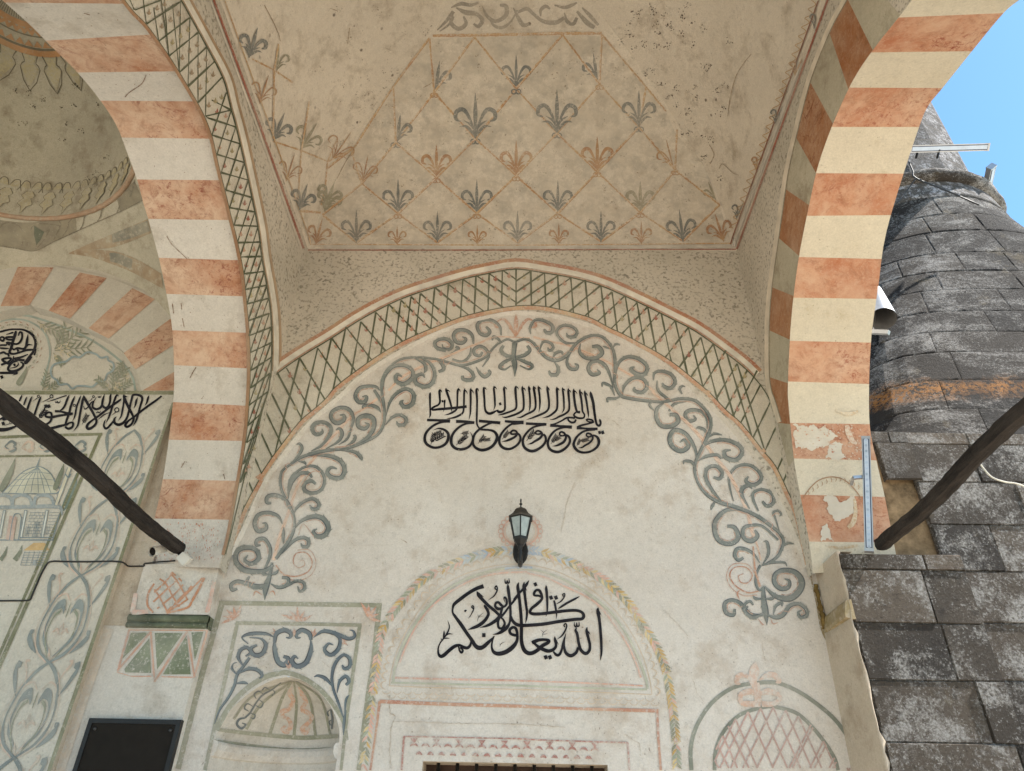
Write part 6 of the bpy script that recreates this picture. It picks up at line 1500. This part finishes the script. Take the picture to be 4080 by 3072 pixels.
# tall scroll border, repeated on its own axis
xc_ = (ENT.hit(197+9, 2272)[0].x+ENT.hit(458, 2272)[0].x)/2; wd_ = ENT.hit(458, 2272)[0].x-xc_
zn = [ENT.hit(*px(c, x, y))[0].z for c, x, y in (('C1', 1050, 310), ('E1', 640, 105), ('E1', 385, 798), ('E1', 130, 1560))]
class PanelUV:
    def hit(s, x, y): return Vector((xc_+x*wd_, YE, y)), Vector((0, -1, 0))
bp = Paint(PanelUV(), .003); bp.minw = .004
Hh = (zn[1]-zn[3])/2
def bs(m, pts, z0, H, wk=1):
    wk = .42 if m is RR else .66
    bp.stroke(m, 'O', [(x, z0+v*H, w_*wk) for x, v, w_ in pts], 6)
nodes = [zn[0], (zn[0]+zn[1])/2, zn[1], zn[2], zn[3], zn[3]-Hh]
for z1, z0 in zip(nodes, nodes[1:]):
    H = z1-z0
    for g in (-1, 1):
        bs(BB, [(0, 0, .02), (g*.42, .12, .05), (g*.66, .36, .055), (g*.56, .66, .055), (g*.3, .88, .05), (0, 1, .03)], z0, H)
        bs(BB, [(g*.04, .06, .01), (g*.46, .30, .06), (g*.44, .58, .08), (g*.22, .66, .09), (g*.10, .56, .05)], z0, H)
        bs(RR, [(g*.3, .2, .01), (g*.54, .42, .02), (g*.50, .70, .025), (g*.26, .78, .03), (g*.06, .70, .02)], z0, H)
        bs(RR, [(0, .30, .01), (g*.12, .36, .05), (g*.24, .33, .02)], z0, H); bs(RR, [(0, .44, .02), (g*.05, .36, .03), (g*.08, .26, .01)], z0, H)
        bs(BB, [(g*.5, .1, .01), (g*.74, .20, .07), (g*.90, .30, .08), (g*.80, .34, .03)], z0, H)
        bs(BB, [(g*.6, .62, .01), (g*.80, .80, .08), (g*.92, .95, .09), (g*.78, .97, .04)], z0, H)
        bs(RR, [(g*.45, .74, .01), (g*.56, .90, .05), (g*.70, 1.0, .06), (g*.58, 1.02, .02)], z0, H)
        bs(RR, [(g*.1, .0, .02), (g*.50, .13, .03), (g*.75, .36, .03), (g*.64, .66, .03), (g*.36, .9, .03)], z0, H); bs(leafg, [(g*.12, .05, .01), (g*.38, .28, .035), (g*.36, .5, .04), (g*.2, .58, .03)], z0, H)
        bs(RR, [(0, .02, .01), (g*.10, .10, .05), (g*.16, .16, .01)], z0, H)
    bs(leafg, [(0, .50, .03), (0, .60, .05), (0, .68, .01)], z0, H)
bp.build('scroll_border', entr)

# ================================================================== dome borders
class DomeUV:
    def hit(s, x, y):
        a = x/DR; t = max(0, min(1.5, y/1.35)); rr = (DR-.022)*math.cos(t)
        return Vector((DC[0]+rr*math.cos(a), DC[1]+rr*math.sin(a), ZR+1.35*math.sin(t))), Vector((-math.cos(t)*math.cos(a), -math.cos(t)*math.sin(a), -math.sin(t)))
dp = Paint(DomeUV(), .003); dp.minw = .002
ye = pm('yellow_leaf', (.44, .36, .18), 'dome', .5, col2=(.50, .43, .25)); dl = pm('dome_line', (.14, .12, .08), 'dome', .15); oz = pm('dome_orange', (.40, .20, .08), 'dome', .25)
NP = 44; Pd = 2*math.pi*DR/NP
for k in range(NP):
    x = k*Pd
    if not (-.2 < x/DR % (2*math.pi) < 3.4): continue
    dp.poly(ye, 'O', [(x-.02, .27), (x-.055, .22), (x-.03, .19), (x-.06, .13), (x-.02, .10), (x, .02), (x+.02, .10), (x+.06, .13), (x+.03, .19), (x+.055, .22), (x+.02, .27)])
    dp.stroke(dl, 'O', [(x-.02, .27, .006), (x-.055, .22, .006), (x-.03, .19, .006), (x-.06, .13, .006), (x-.02, .10, .006), (x, .02, .006), (x+.02, .10, .006), (x+.06, .13, .006), (x+.03, .19, .006), (x+.055, .22, .006), (x+.02, .27, .006)], 2)
    for g in (-1, 1):
        dp.poly(ye, 'O', [(x+g*.005, .30), (x+g*.03, .355), (x+g*.07, .36), (x+g*.085, .31), (x+g*.04, .29)])
        dp.stroke(dl, 'O', [(x+g*.005, .30, .007), (x+g*.03, .36, .007), (x+g*.07, .365, .007), (x+g*.09, .31, .007), (x+g*.11, .26, .005)], 3)
zt = DOME.hit(*px('A1', 60, 320))[0]; yt = 1.35*math.asin(max(-1, min(1, (zt.z-ZR)/1.35)))
for k in range(44):
    x = k*2*math.pi*DR/44
    if not (.2 < x/DR < 3.2): continue
    dp.stroke(oz, 'O', [(x-.097, yt+.13, .04), (x, yt+.17, .04), (x+.097, yt+.13, .04)], 2, straight=True)
    dp.poly(oz, 'O', [(x-.09, yt+.02), (x+.09, yt+.02), (x, yt+.075)])
    if k % 2: dp.poly(ye, 'O', [(x-.12, yt-.06), (x-.06, yt-.13), (x-.14, yt-.17), (x-.07, yt-.24), (x, yt-.33), (x+.07, yt-.24), (x+.14, yt-.17), (x+.06, yt-.13), (x+.12, yt-.06)]); dp.stroke(dl, 'O', [(x-.14, yt-.05, .02), (x-.09, yt-.12, .012), (x-.15, yt-.17, .012), (x, yt-.36, .012), (x+.15, yt-.17, .012), (x+.09, yt-.12, .012), (x+.14, yt-.05, .02)], 2)
for q, w_ in ((yt, .03), (yt+.11, .012), (yt+.20, .05), (yt-.03, .05)):
    dp.stroke(dl if w_ < .05 else oz, 'O', [(a*.05*DR, q, w_) for a in range(4, 64)], 1, straight=True)
for k in range(60): dp.stroke(dl, 'O', [(.3+k*.07, yt+.23, .02), (.3+k*.07, yt+.32, .02)], 1, straight=True)
dp.merge(bpy.data.objects['dome_shell'])
ds = Paint(DOME, .004); spots(ds, pm('dome_spot', (.07, .055, .035), 'dome', .1), 'A1', [(240,660),(620,690),(650,1050),(600,850),(350,790),(850,1260),(770,1390),(710,1430),(240,740),(210,990),(500,1120),(150,980),(120,720),(270,850),(590,680),(780,845),(500,860),(540,980)], 30); ds.merge(bpy.data.objects['dome_shell'])
fp = Paint(PEND, .004); fz = pm('grime_frieze', (.20, .17, .12), 'dome', .2, col2=(.29, .25, .17)); fl = pm('frieze_edge', (.13, .105, .07), 'dome', .3)
upz = dense([(float(a), float(b)) for a, b in (p.split(',') for p in '-60,750 100,770 300,790 500,775 750,745 1000,690 1250,590 1450,480 1600,370 1720,260'.split())], 6)
loz = dense([(float(a), float(b)) for a, b in (p.split(',') for p in '-60,1080 200,1120 450,1150 700,1030 1000,895 1250,780 1500,670 1700,570 1830,505'.split())], 6)
fp.strip(fz, [px('DZ', *p) for p in res(upz, 50)], [px('DZ', *p) for p in res(loz, 50)], .0015)
for t in ('0,860,16 40,810,18 120,790,18 220,820,18 290,890,18 300,1000,18 280,1080,16', '350,1080,10 380,960,14 430,830,14 560,900,14 640,880,12', '560,890,10 500,1000,14 450,1140,10', '640,880,12 560,1020,14 460,1130,12', '760,760,14 770,840,16 690,1010,12', '770,830,10 640,810,16 430,800,12', '880,790,12 860,880,14 800,970,10', '1080,720,12 1060,820,14 1020,890,10', '880,790,12 960,710,16 1080,710,12', '1300,610,12 1290,700,14 1240,790,10', '1080,720,12 1180,620,16 1300,610,12', '1540,490,12 1530,580,14 1490,680,10', '1300,640,12 1420,500,16 1540,490,12', '1720,240,12 1690,400,14 1660,460,10', '1560,400,12 1640,380,16 1690,390,12'): fp.stroke(fl, 'DZ', t, 4)
fp.poly(pm('dark_green_panel', (.07, .085, .055), 'dome', .2), 'DZ', [(440, 830), (570, 910), (530, 1000), (470, 1080), (440, 950)])
fp.stroke(fl, 'DZ', W(loz, 12), 1, straight=True)
mv = pm('marbled_vein', (.26, .17, .10), 'dome', .35, col2=(.40, .30, .19), sc=20); mg = pm('marbled_grey', (.13, .135, .115), 'dome', .35, col2=(.28, .26, .2), sc=20)
fp.strip(mv, [px('DZ', *p) for p in res(dense([(880, 1180), (1100, 1080), (1450, 930), (1890, 745)], 5), 24)], [px('DZ', *p) for p in res(dense([(900, 1185), (1150, 1140), (1430, 1110), (1680, 1030), (1930, 925)], 5), 24)], .002)
fp.strip(mg, [px('DZ', *p) for p in res(dense([(1430, 940), (1600, 870), (1885, 765)], 5), 12)], [px('DZ', *p) for p in res(dense([(1440, 1050), (1650, 1000), (1920, 900)], 5), 12)], .003)
fp.strip(mv, [px('DZ', *p) for p in res(dense([(880, 1180), (1150, 1140), (1470, 1160), (1750, 1260), (2060, 1440)], 5), 30)], [px('DZ', *p) for p in res(dense([(890, 1190), (1150, 1230), (1400, 1310), (1700, 1430), (2090, 1640)], 5), 30)], .0025)
fp.strip(mg, [px('DZ', *p) for p in res(dense([(1400, 1180), (1500, 1180), (1700, 1260)], 5), 12)], [px('DZ', *p) for p in res(dense([(1410, 1290), (1500, 1310), (1680, 1390)], 5), 12)], .0035)
fp.build('pendentive_painting', dome)
# ================================================================== fittings
def at(plane, c, x, y): return plane.hit(*px(c, x, y))[0]
def dist(hd, c, x, y):
    d = ray(*px(c, x, y)); return CAM + d*(hd/math.hypot(d.x, d.y))
def obox(bm, p0, p1, w_, h_, up=Vector((0, 0, 1))):
    """box from p0 to p1, w_ across and h_ high"""
    a = (p1-p0).normalized(); s_ = a.cross(up).normalized(); u_ = s_.cross(a)
    vs = [bm.verts.new(p+s_*(i*w_/2)+u_*(j*h_/2)) for p in (p0, p1) for i, j in ((-1, -1), (1, -1), (1, 1), (-1, 1))]
    for f in ((0, 1, 2, 3), (7, 6, 5, 4), (0, 4, 5, 1), (1, 5, 6, 2), (2, 6, 7, 3), (3, 7, 4, 0)): bm.faces.new([vs[i] for i in f])
# tie beams at the springing of the side arches
def beam(label, p0, p1, seed):
    t = thing('tie_beam', label, 'tie beam', p0); rr = random.Random(seed)
    bm = bmesh.new(); n = 40; k = 12; rings = []
    d = (p1-p0).normalized(); s_ = d.cross(Vector((0, 0, 1))).normalized(); u_ = s_.cross(d); n = 70
    for i in range(n+1):
        p = p0+(p1-p0)*i/n + s_*rr.uniform(-.002, .002) + u_*(rr.uniform(-.002, .002)+.012*math.sin(i*.23+seed)); ring = []
        for j in range(k):
            a = 2*math.pi*(j+.5)/k; q = (abs(math.cos(a))**5+abs(math.sin(a))**5)**(-1/5)*.035*(1+rr.uniform(-.04, .04))
            ring.append(bm.verts.new(p+s_*(q*math.cos(a))+u_*(q*math.sin(a))))
        rings.append(ring)
    for a, b in zip(rings, rings[1:]):
        for j in range(k): bm.faces.new((a[j], a[(j+1) % k], b[(j+1) % k], b[j]))
    bm.faces.new(rings[0]); bm.faces.new(rings[-1])
    bmobj('timber', bm, MAT['beam'], t)
    return t
bl0 = at(PlaneX(-2.215), 'D', 388, 1186); bl1 = at(PlaneX(-2.215), 'D', 0, 862)
beam('old black timber tie beam running out from the left arch', bl0, bl0+(bl1-bl0)*2.2, 3)
br0 = at(PlaneX(2.16), 'D', 1903, 1182); br1 = at(PlaneX(2.16), 'D', 2205, 897)
beam('old dark timber tie beam running out from the right arch', br0, br0+(br1-br0)*2.2, 8)

# wall lantern
LP = PlaneY(4.32)
zl = lambda y: at(LP, 'LN', 362, y).z
lx = at(LP, 'LN', 362, 450).x; sc_ = (at(LP, 'LN', 462, 450).x-lx)/100
lan = thing('wall_lantern', 'black six-sided wall lantern with frosted panes over the arched script', 'lantern', (lx, YL, zl(740)))
c0 = (lx, 4.32, 0); ph = -math.pi/2
bm = bmesh.new(); lathe(bm, [(6*sc_, zl(200)), (9*sc_, zl(180)), (8*sc_, zl(172)), (20*sc_, zl(158)), (20*sc_, zl(150)), (8*sc_, zl(140)), (10*sc_, zl(120)), (11*sc_, zl(100)), (2*sc_, zl(82))], c0, 12); bmobj('finial', bm, MAT['iron'], lan, True)
bm = bmesh.new(); lathe(bm, [(172*sc_, zl(345)), (176*sc_, zl(333)), (150*sc_, zl(318)), (112*sc_, zl(285)), (98*sc_, zl(262)), (92*sc_, zl(258)), (86*sc_, zl(240)), (60*sc_, zl(215)), (30*sc_, zl(203)), (20*sc_, zl(196))], c0, 6, ph); bmobj('roof', bm, MAT['bronze'], lan)
bm = bmesh.new()
lathe(bm, [(152*sc_, zl(352)), (172*sc_, zl(345)), (172*sc_, zl(338))], c0, 6, ph); lathe(bm, [(40*sc_, zl(680)), (62*sc_, zl(655)), (92*sc_, zl(612)), (98*sc_, zl(585)), (92*sc_, zl(578))], c0, 6, ph)
hx = [(math.cos(ph+k*math.pi/3), math.sin(ph+k*math.pi/3)) for k in range(6)]
for a, b in hx: tube(bm, [(lx+a*148*sc_, 4.32+b*148*sc_, zl(350)), (lx+a*93*sc_, 4.32+b*93*sc_, zl(580))], 9*sc_, 6)
bmobj('cage', bm, MAT['iron'], lan)
for k in range(6):
    a, b = hx[k], hx[(k+1) % 6]; ir, jr = 141*sc_, 89*sc_
    mobj('pane', [(lx+a[0]*ir, 4.32+a[1]*ir, zl(352)), (lx+b[0]*ir, 4.32+b[1]*ir, zl(352)), (lx+b[0]*jr, 4.32+b[1]*jr, zl(580)), (lx+a[0]*jr, 4.32+a[1]*jr, zl(580))], [(0, 1, 2, 3)], MAT['glass'], lan)
bm = bmesh.new(); lathe(bm, [(10*sc_, zl(885)), (16*sc_, zl(870)), (17*sc_, zl(800)), (26*sc_, zl(760)), (20*sc_, zl(735)), (28*sc_, zl(715)), (30*sc_, zl(690)), (40*sc_, zl(678))], c0, 12)
tube(bm, [(lx, 4.32, zl(770)), (lx, 4.40, zl(800)), (lx, 4.47, zl(800)), (lx, YL-.01, zl(790))], .016, 8); bmobj('arm', bm, MAT['iron'], lan, True)
bm = bmesh.new(); pz = at(PlaneY(YL), 'LN', 350, 755).z; n = 24
for r_, y_ in ((1, YL-.002), (1, YL-.014), (.8, YL-.024)):
    pass
ra, rb = [], []
for k in range(n):
    a = 2*math.pi*k/n; ra.append(bm.verts.new((lx+.052*math.cos(a), YL-.001, pz+.088*math.sin(a)))); rb.append(bm.verts.new((lx+.044*math.cos(a), YL-.022, pz+.078*math.sin(a))))
for k in range(n): bm.faces.new((ra[k], ra[(k+1) % n], rb[(k+1) % n], rb[k]))
bm.faces.new(rb); bmobj('back_plate', bm, MAT['iron'], lan)

# security camera, junction box and cable on the left pier
p0 = at(PlaneY(4.20), 'P2', 284, 304); p1 = at(PlaneY(4.29), 'P2', 400, 272); ax_ = (p1-p0).normalized()
cm = thing('security_camera', 'small cream bullet camera on the left pier beneath the tie beam', 'security camera', p1)
bm = bmesh.new(); tube(bm, [p0+ax_*.004, p0+ax_*.02, p1], [.026, .027, .027], 20); bmobj('housing', bm, MAT['pvc'], cm, True)
bm = bmesh.new(); tube(bm, [p0-ax_*.012, p0+ax_*.03], .029, 20, False); tube(bm, [p0-ax_*.012, p0+ax_*.03], .027, 20, False); bmobj('hood', bm, MAT['pvc'], cm, True)
bm = bmesh.new(); tube(bm, [p0+ax_*.002, p0+ax_*.006], .0245, 20); bmobj('lens', bm, MAT['dark'], cm)
bm = bmesh.new(); tube(bm, [p1-ax_*.03, Vector((p1.x+.02, 4.33, p1.z+.0)), Vector((p1.x+.02, 4.372, p1.z+.0))], .014, 10); bmobj('bracket', bm, MAT['pvc'], cm, True)
jb = thing('junction_box', 'tilted cream plastic box at the end of the left tie beam', 'junction box', at(PlaneY(4.44), 'P2', 595, 380))
q = [at(PlaneY(4.27), 'P2', *v) for v in ((518, 372), (597, 303), (678, 373), (592, 455))]; bm = bmesh.new()
f = [bm.verts.new(v) for v in q]; b = [bm.verts.new(v+Vector((-.012, .07, .022))) for v in q]
bm.faces.new(f); bm.faces.new(b)
for i in range(4): bm.faces.new((f[i], f[(i+1) % 4], b[(i+1) % 4], b[i]))
bmesh.ops.bevel(bm, geom=bm.edges[:], offset=.004, segments=2, affect='EDGES'); bmobj('lid', bm, MAT['pvc'], jb)
bm = bmesh.new(); g0 = q[0]*.5+q[1]*.5+Vector((-.008, .02, .012)); tube(bm, [g0, g0+Vector((-.012, 0, .012))], .012, 12); bmobj('gland', bm, MAT['dark'], jb)
pts = [at(PlaneY(4.432), 'P2', *v) for v in ((515, 400), (430, 408), (350, 412), (250, 425), (197, 431))] + [at(PlaneY(4.44), 'P2', 194, 455)] + [at(PlaneY(4.45), 'P2', *v) for v in ((188, 457), (100, 458), (25, 456))] + [at(PlaneY(YE-.006), 'C1', *v) for v in ((985, 1368), (900, 1358), (700, 1361), (520, 1360), (400, 1361), (350, 1420), (300, 1525), (250, 1645))] + [at(PlaneY(YE-.006), 'E1', *v) for v in ((247, 288), (215, 302), (100, 304), (-60, 305))]
bm = bmesh.new(); tube(bm, [tuple(v) for v in cat([tuple(p) for p in pts], 3)], .0055, 6); o = bmobj('cable', bm, MAT['cable'], None, True); o['label'] = 'thin black cable crossing the scroll border on the left wall'; o['category'] = 'cable'
# dark board
bq = [at(PlaneY(4.42), 'E1', 713, 1245), at(PlaneY(4.42), 'E1', 1452, 1253)]; bx0, bx1, bz = bq[0].x, bq[1].x, (bq[0].z+bq[1].z)/2
nb = thing('notice_board', 'blank black board in a black frame under the green zigzag', 'notice board', ((bx0+bx1)/2, YL, bz-.45))
bm = bmesh.new(); box(bm, (bx0+.02, 4.427, bz-.9), (bx1-.02, 4.445, bz-.02)); bmobj('panel', bm, MAT['board'], nb)
bm = bmesh.new()
for a, b in (((bx0, 4.42, bz-.025), (bx1, 4.458, bz)), ((bx0, 4.42, bz-.92), (bx0+.025, 4.458, bz-.025)), ((bx1-.025, 4.42, bz-.92), (bx1, 4.458, bz-.025)), ((bx0, 4.42, bz-.945), (bx1, 4.458, bz-.92))): box(bm, a, b)
bmobj('frame', bm, MAT['iron'], nb)
for x in (bx0+.05, bx1-.05):
    bm = bmesh.new(); tube(bm, [(x, 4.420, bz-.055), (x, 4.428, bz-.055)], .009, 12); bmobj('screw', bm, simple('dull_screw', (.06, .058, .055), .4, .5, .5), nb, True)

# lighting fittings on the right
def led(label, p0, p1, face, w_=.048, h_=.045, dots=0):
    t = thing('led_bar', label, 'light bar', p0, 'bar lights on the right side'); d = (p1-p0).normalized(); f = (face-d*face.dot(d)).normalized()
    bm = bmesh.new(); obox(bm, p0, p1, w_, h_, f); bmobj('housing', bm, MAT['alu'], t)
    bm = bmesh.new(); obox(bm, p0+f*(h_/2+.001), p1+f*(h_/2+.001), w_*.72, .003, f); bmobj('gasket', bm, MAT['navy'], t)
    bm = bmesh.new(); obox(bm, p0+d*.02+f*(h_/2+.003), p1-d*.02+f*(h_/2+.003), w_*.52, .003, f); bmobj('lens_strip', bm, MAT['lens'], t)
    for e, s_ in ((p0, 1), (p1, -1)):
        bm = bmesh.new(); obox(bm, e-d*s_*.004, e+d*s_*.016, w_*1.06, h_*1.12, f); bmobj('end_cap', bm, MAT['alu'], t)
    for i in range(dots):
        q = p0+(p1-p0)*(i+.6)/(dots+.2)+f*(h_/2+.005); bm = bmesh.new(); s_ = d.cross(f)
        vs = [bm.verts.new(q+(d*math.cos(a*math.pi/4)+s_*math.sin(a*math.pi/4))*.0085) for a in range(8)]; bm.faces.new(vs); bmobj('led', bm, MAT['led'], t)
    return t
lt, lb_ = at(PlaneY(4.03), 'C4', 943, 372), at(PlaneY(4.16), 'C4', 970, 1280)
led('tall aluminium strip light with round lenses on the right arch edge', lt, lb_, (CAM-lt)+Vector((0, 0, 0)), .05, .05, 19)
bm = bmesh.new(); a, b = at(PlaneY(4.08), 'C4', 840, 690), at(PlaneY(4.08), 'C4', 915, 684); obox(bm, a, b, .02, .02); obox(bm, a, a+Vector((0, .05, -.03)), .02, .004)
mount = bmobj('mounting_clip', bm, MAT['alu'], bpy.data.objects['led_bar'])
b1, b2 = dist(6.3, 'A4', 1290, 1193), dist(6.75, 'A4', 1920, 1176)
t1 = led('long grey light bar floating across the minaret shaft', b1, b2, Vector((0, -.8, -1)), .075, .06)
for x in (1360, 1530):
    bm = bmesh.new(); tube(bm, [dist(6.45, 'A4', x, 1200), dist(6.62, 'A4', x-15, 1262)], .012, 6); bmobj('bracket', bm, MAT['iron'], t1)
led('short light bar standing out past the ring of the minaret', dist(7.3, 'A4', 1948, 1330), dist(7.6, 'A4', 1912, 1500), Vector((-.2, -1, -.3)), .08, .06)
f0, f1 = at(PlaneY(4.16), 'B4', 1015, 745), at(PlaneY(4.0), 'B4', 1082, 985)
fl_ = thing('floodlight', 'grey metal cone floodlight peeping out behind the right arch', 'floodlight', f0); dd = (f1-f0).normalized()
bm = bmesh.new(); tube(bm, [f0-dd*.03, f0, f0+dd*.04, f1], [.028, .032, .045, .092], 28, False); bmobj('shade', bm, MAT['alu'], fl_, True)
bm = bmesh.new(); tube(bm, [f0+dd*.02, f0+dd*.045, f1-dd*.001], [.030, .042, .090], 28, False); bmesh.ops.reverse_faces(bm, faces=bm.faces[:]); bmobj('inner_reflector', bm, MAT['alu_in'], fl_, True)
bm = bmesh.new(); tube(bm, [f0+dd*.05, f0+dd*.06], .04, 20); bmobj('dark_disc', bm, MAT['dark'], fl_)  # near-black disc, the shade inside the cone put into its colour
bm = bmesh.new(); obox(bm, at(PlaneY(4.1), 'B4', 990, 1088), at(PlaneY(4.02), 'B4', 1128, 1094), .03, .03); tube(bm, [f0, at(PlaneY(4.1), 'B4', 1010, 1088)], .01, 6); bmobj('bracket', bm, MAT['alu'], fl_)
bm = bmesh.new(); tube(bm, cat([tuple(at(PlaneY(4.22), 'C4', *v)) for v in ((1850, 560), (1880, 610), (1950, 685), (2050, 722), (2140, 735), (2230, 765))], 4), .006, 6)
o = bmobj('cable', bm, MAT['cable_w'], None, True); o['label'] = 'pale loose cable drooping behind the right tie beam'; o['category'] = 'cable'
bm = bmesh.new(); tube(bm, cat([tuple(dist(h_, 'A4', x, y)) for h_, x, y in ((6.40, 1285, 1290), (6.38, 1320, 1370), (6.36, 1345, 1425), (6.40, 1600, 1530), (6.55, 1850, 1640))], 4), .008, 6)
tube(bm, cat([tuple(dist(h_, 'A4', x, y)) for h_, x, y in ((6.36, 1345, 1425), (6.3, 1260, 1540), (6.2, 1180, 1640))], 4), .006, 6)
o = bmobj('cable', bm, MAT['cable'], None, True); o['label'] = 'dark wire knotted under the ring of the minaret'; o['category'] = 'cable'
for o in list(bpy.data.objects):
    if o.name.split('.')[0] in ('cable',) and 'group' not in o: o['group'] = 'loose cables'
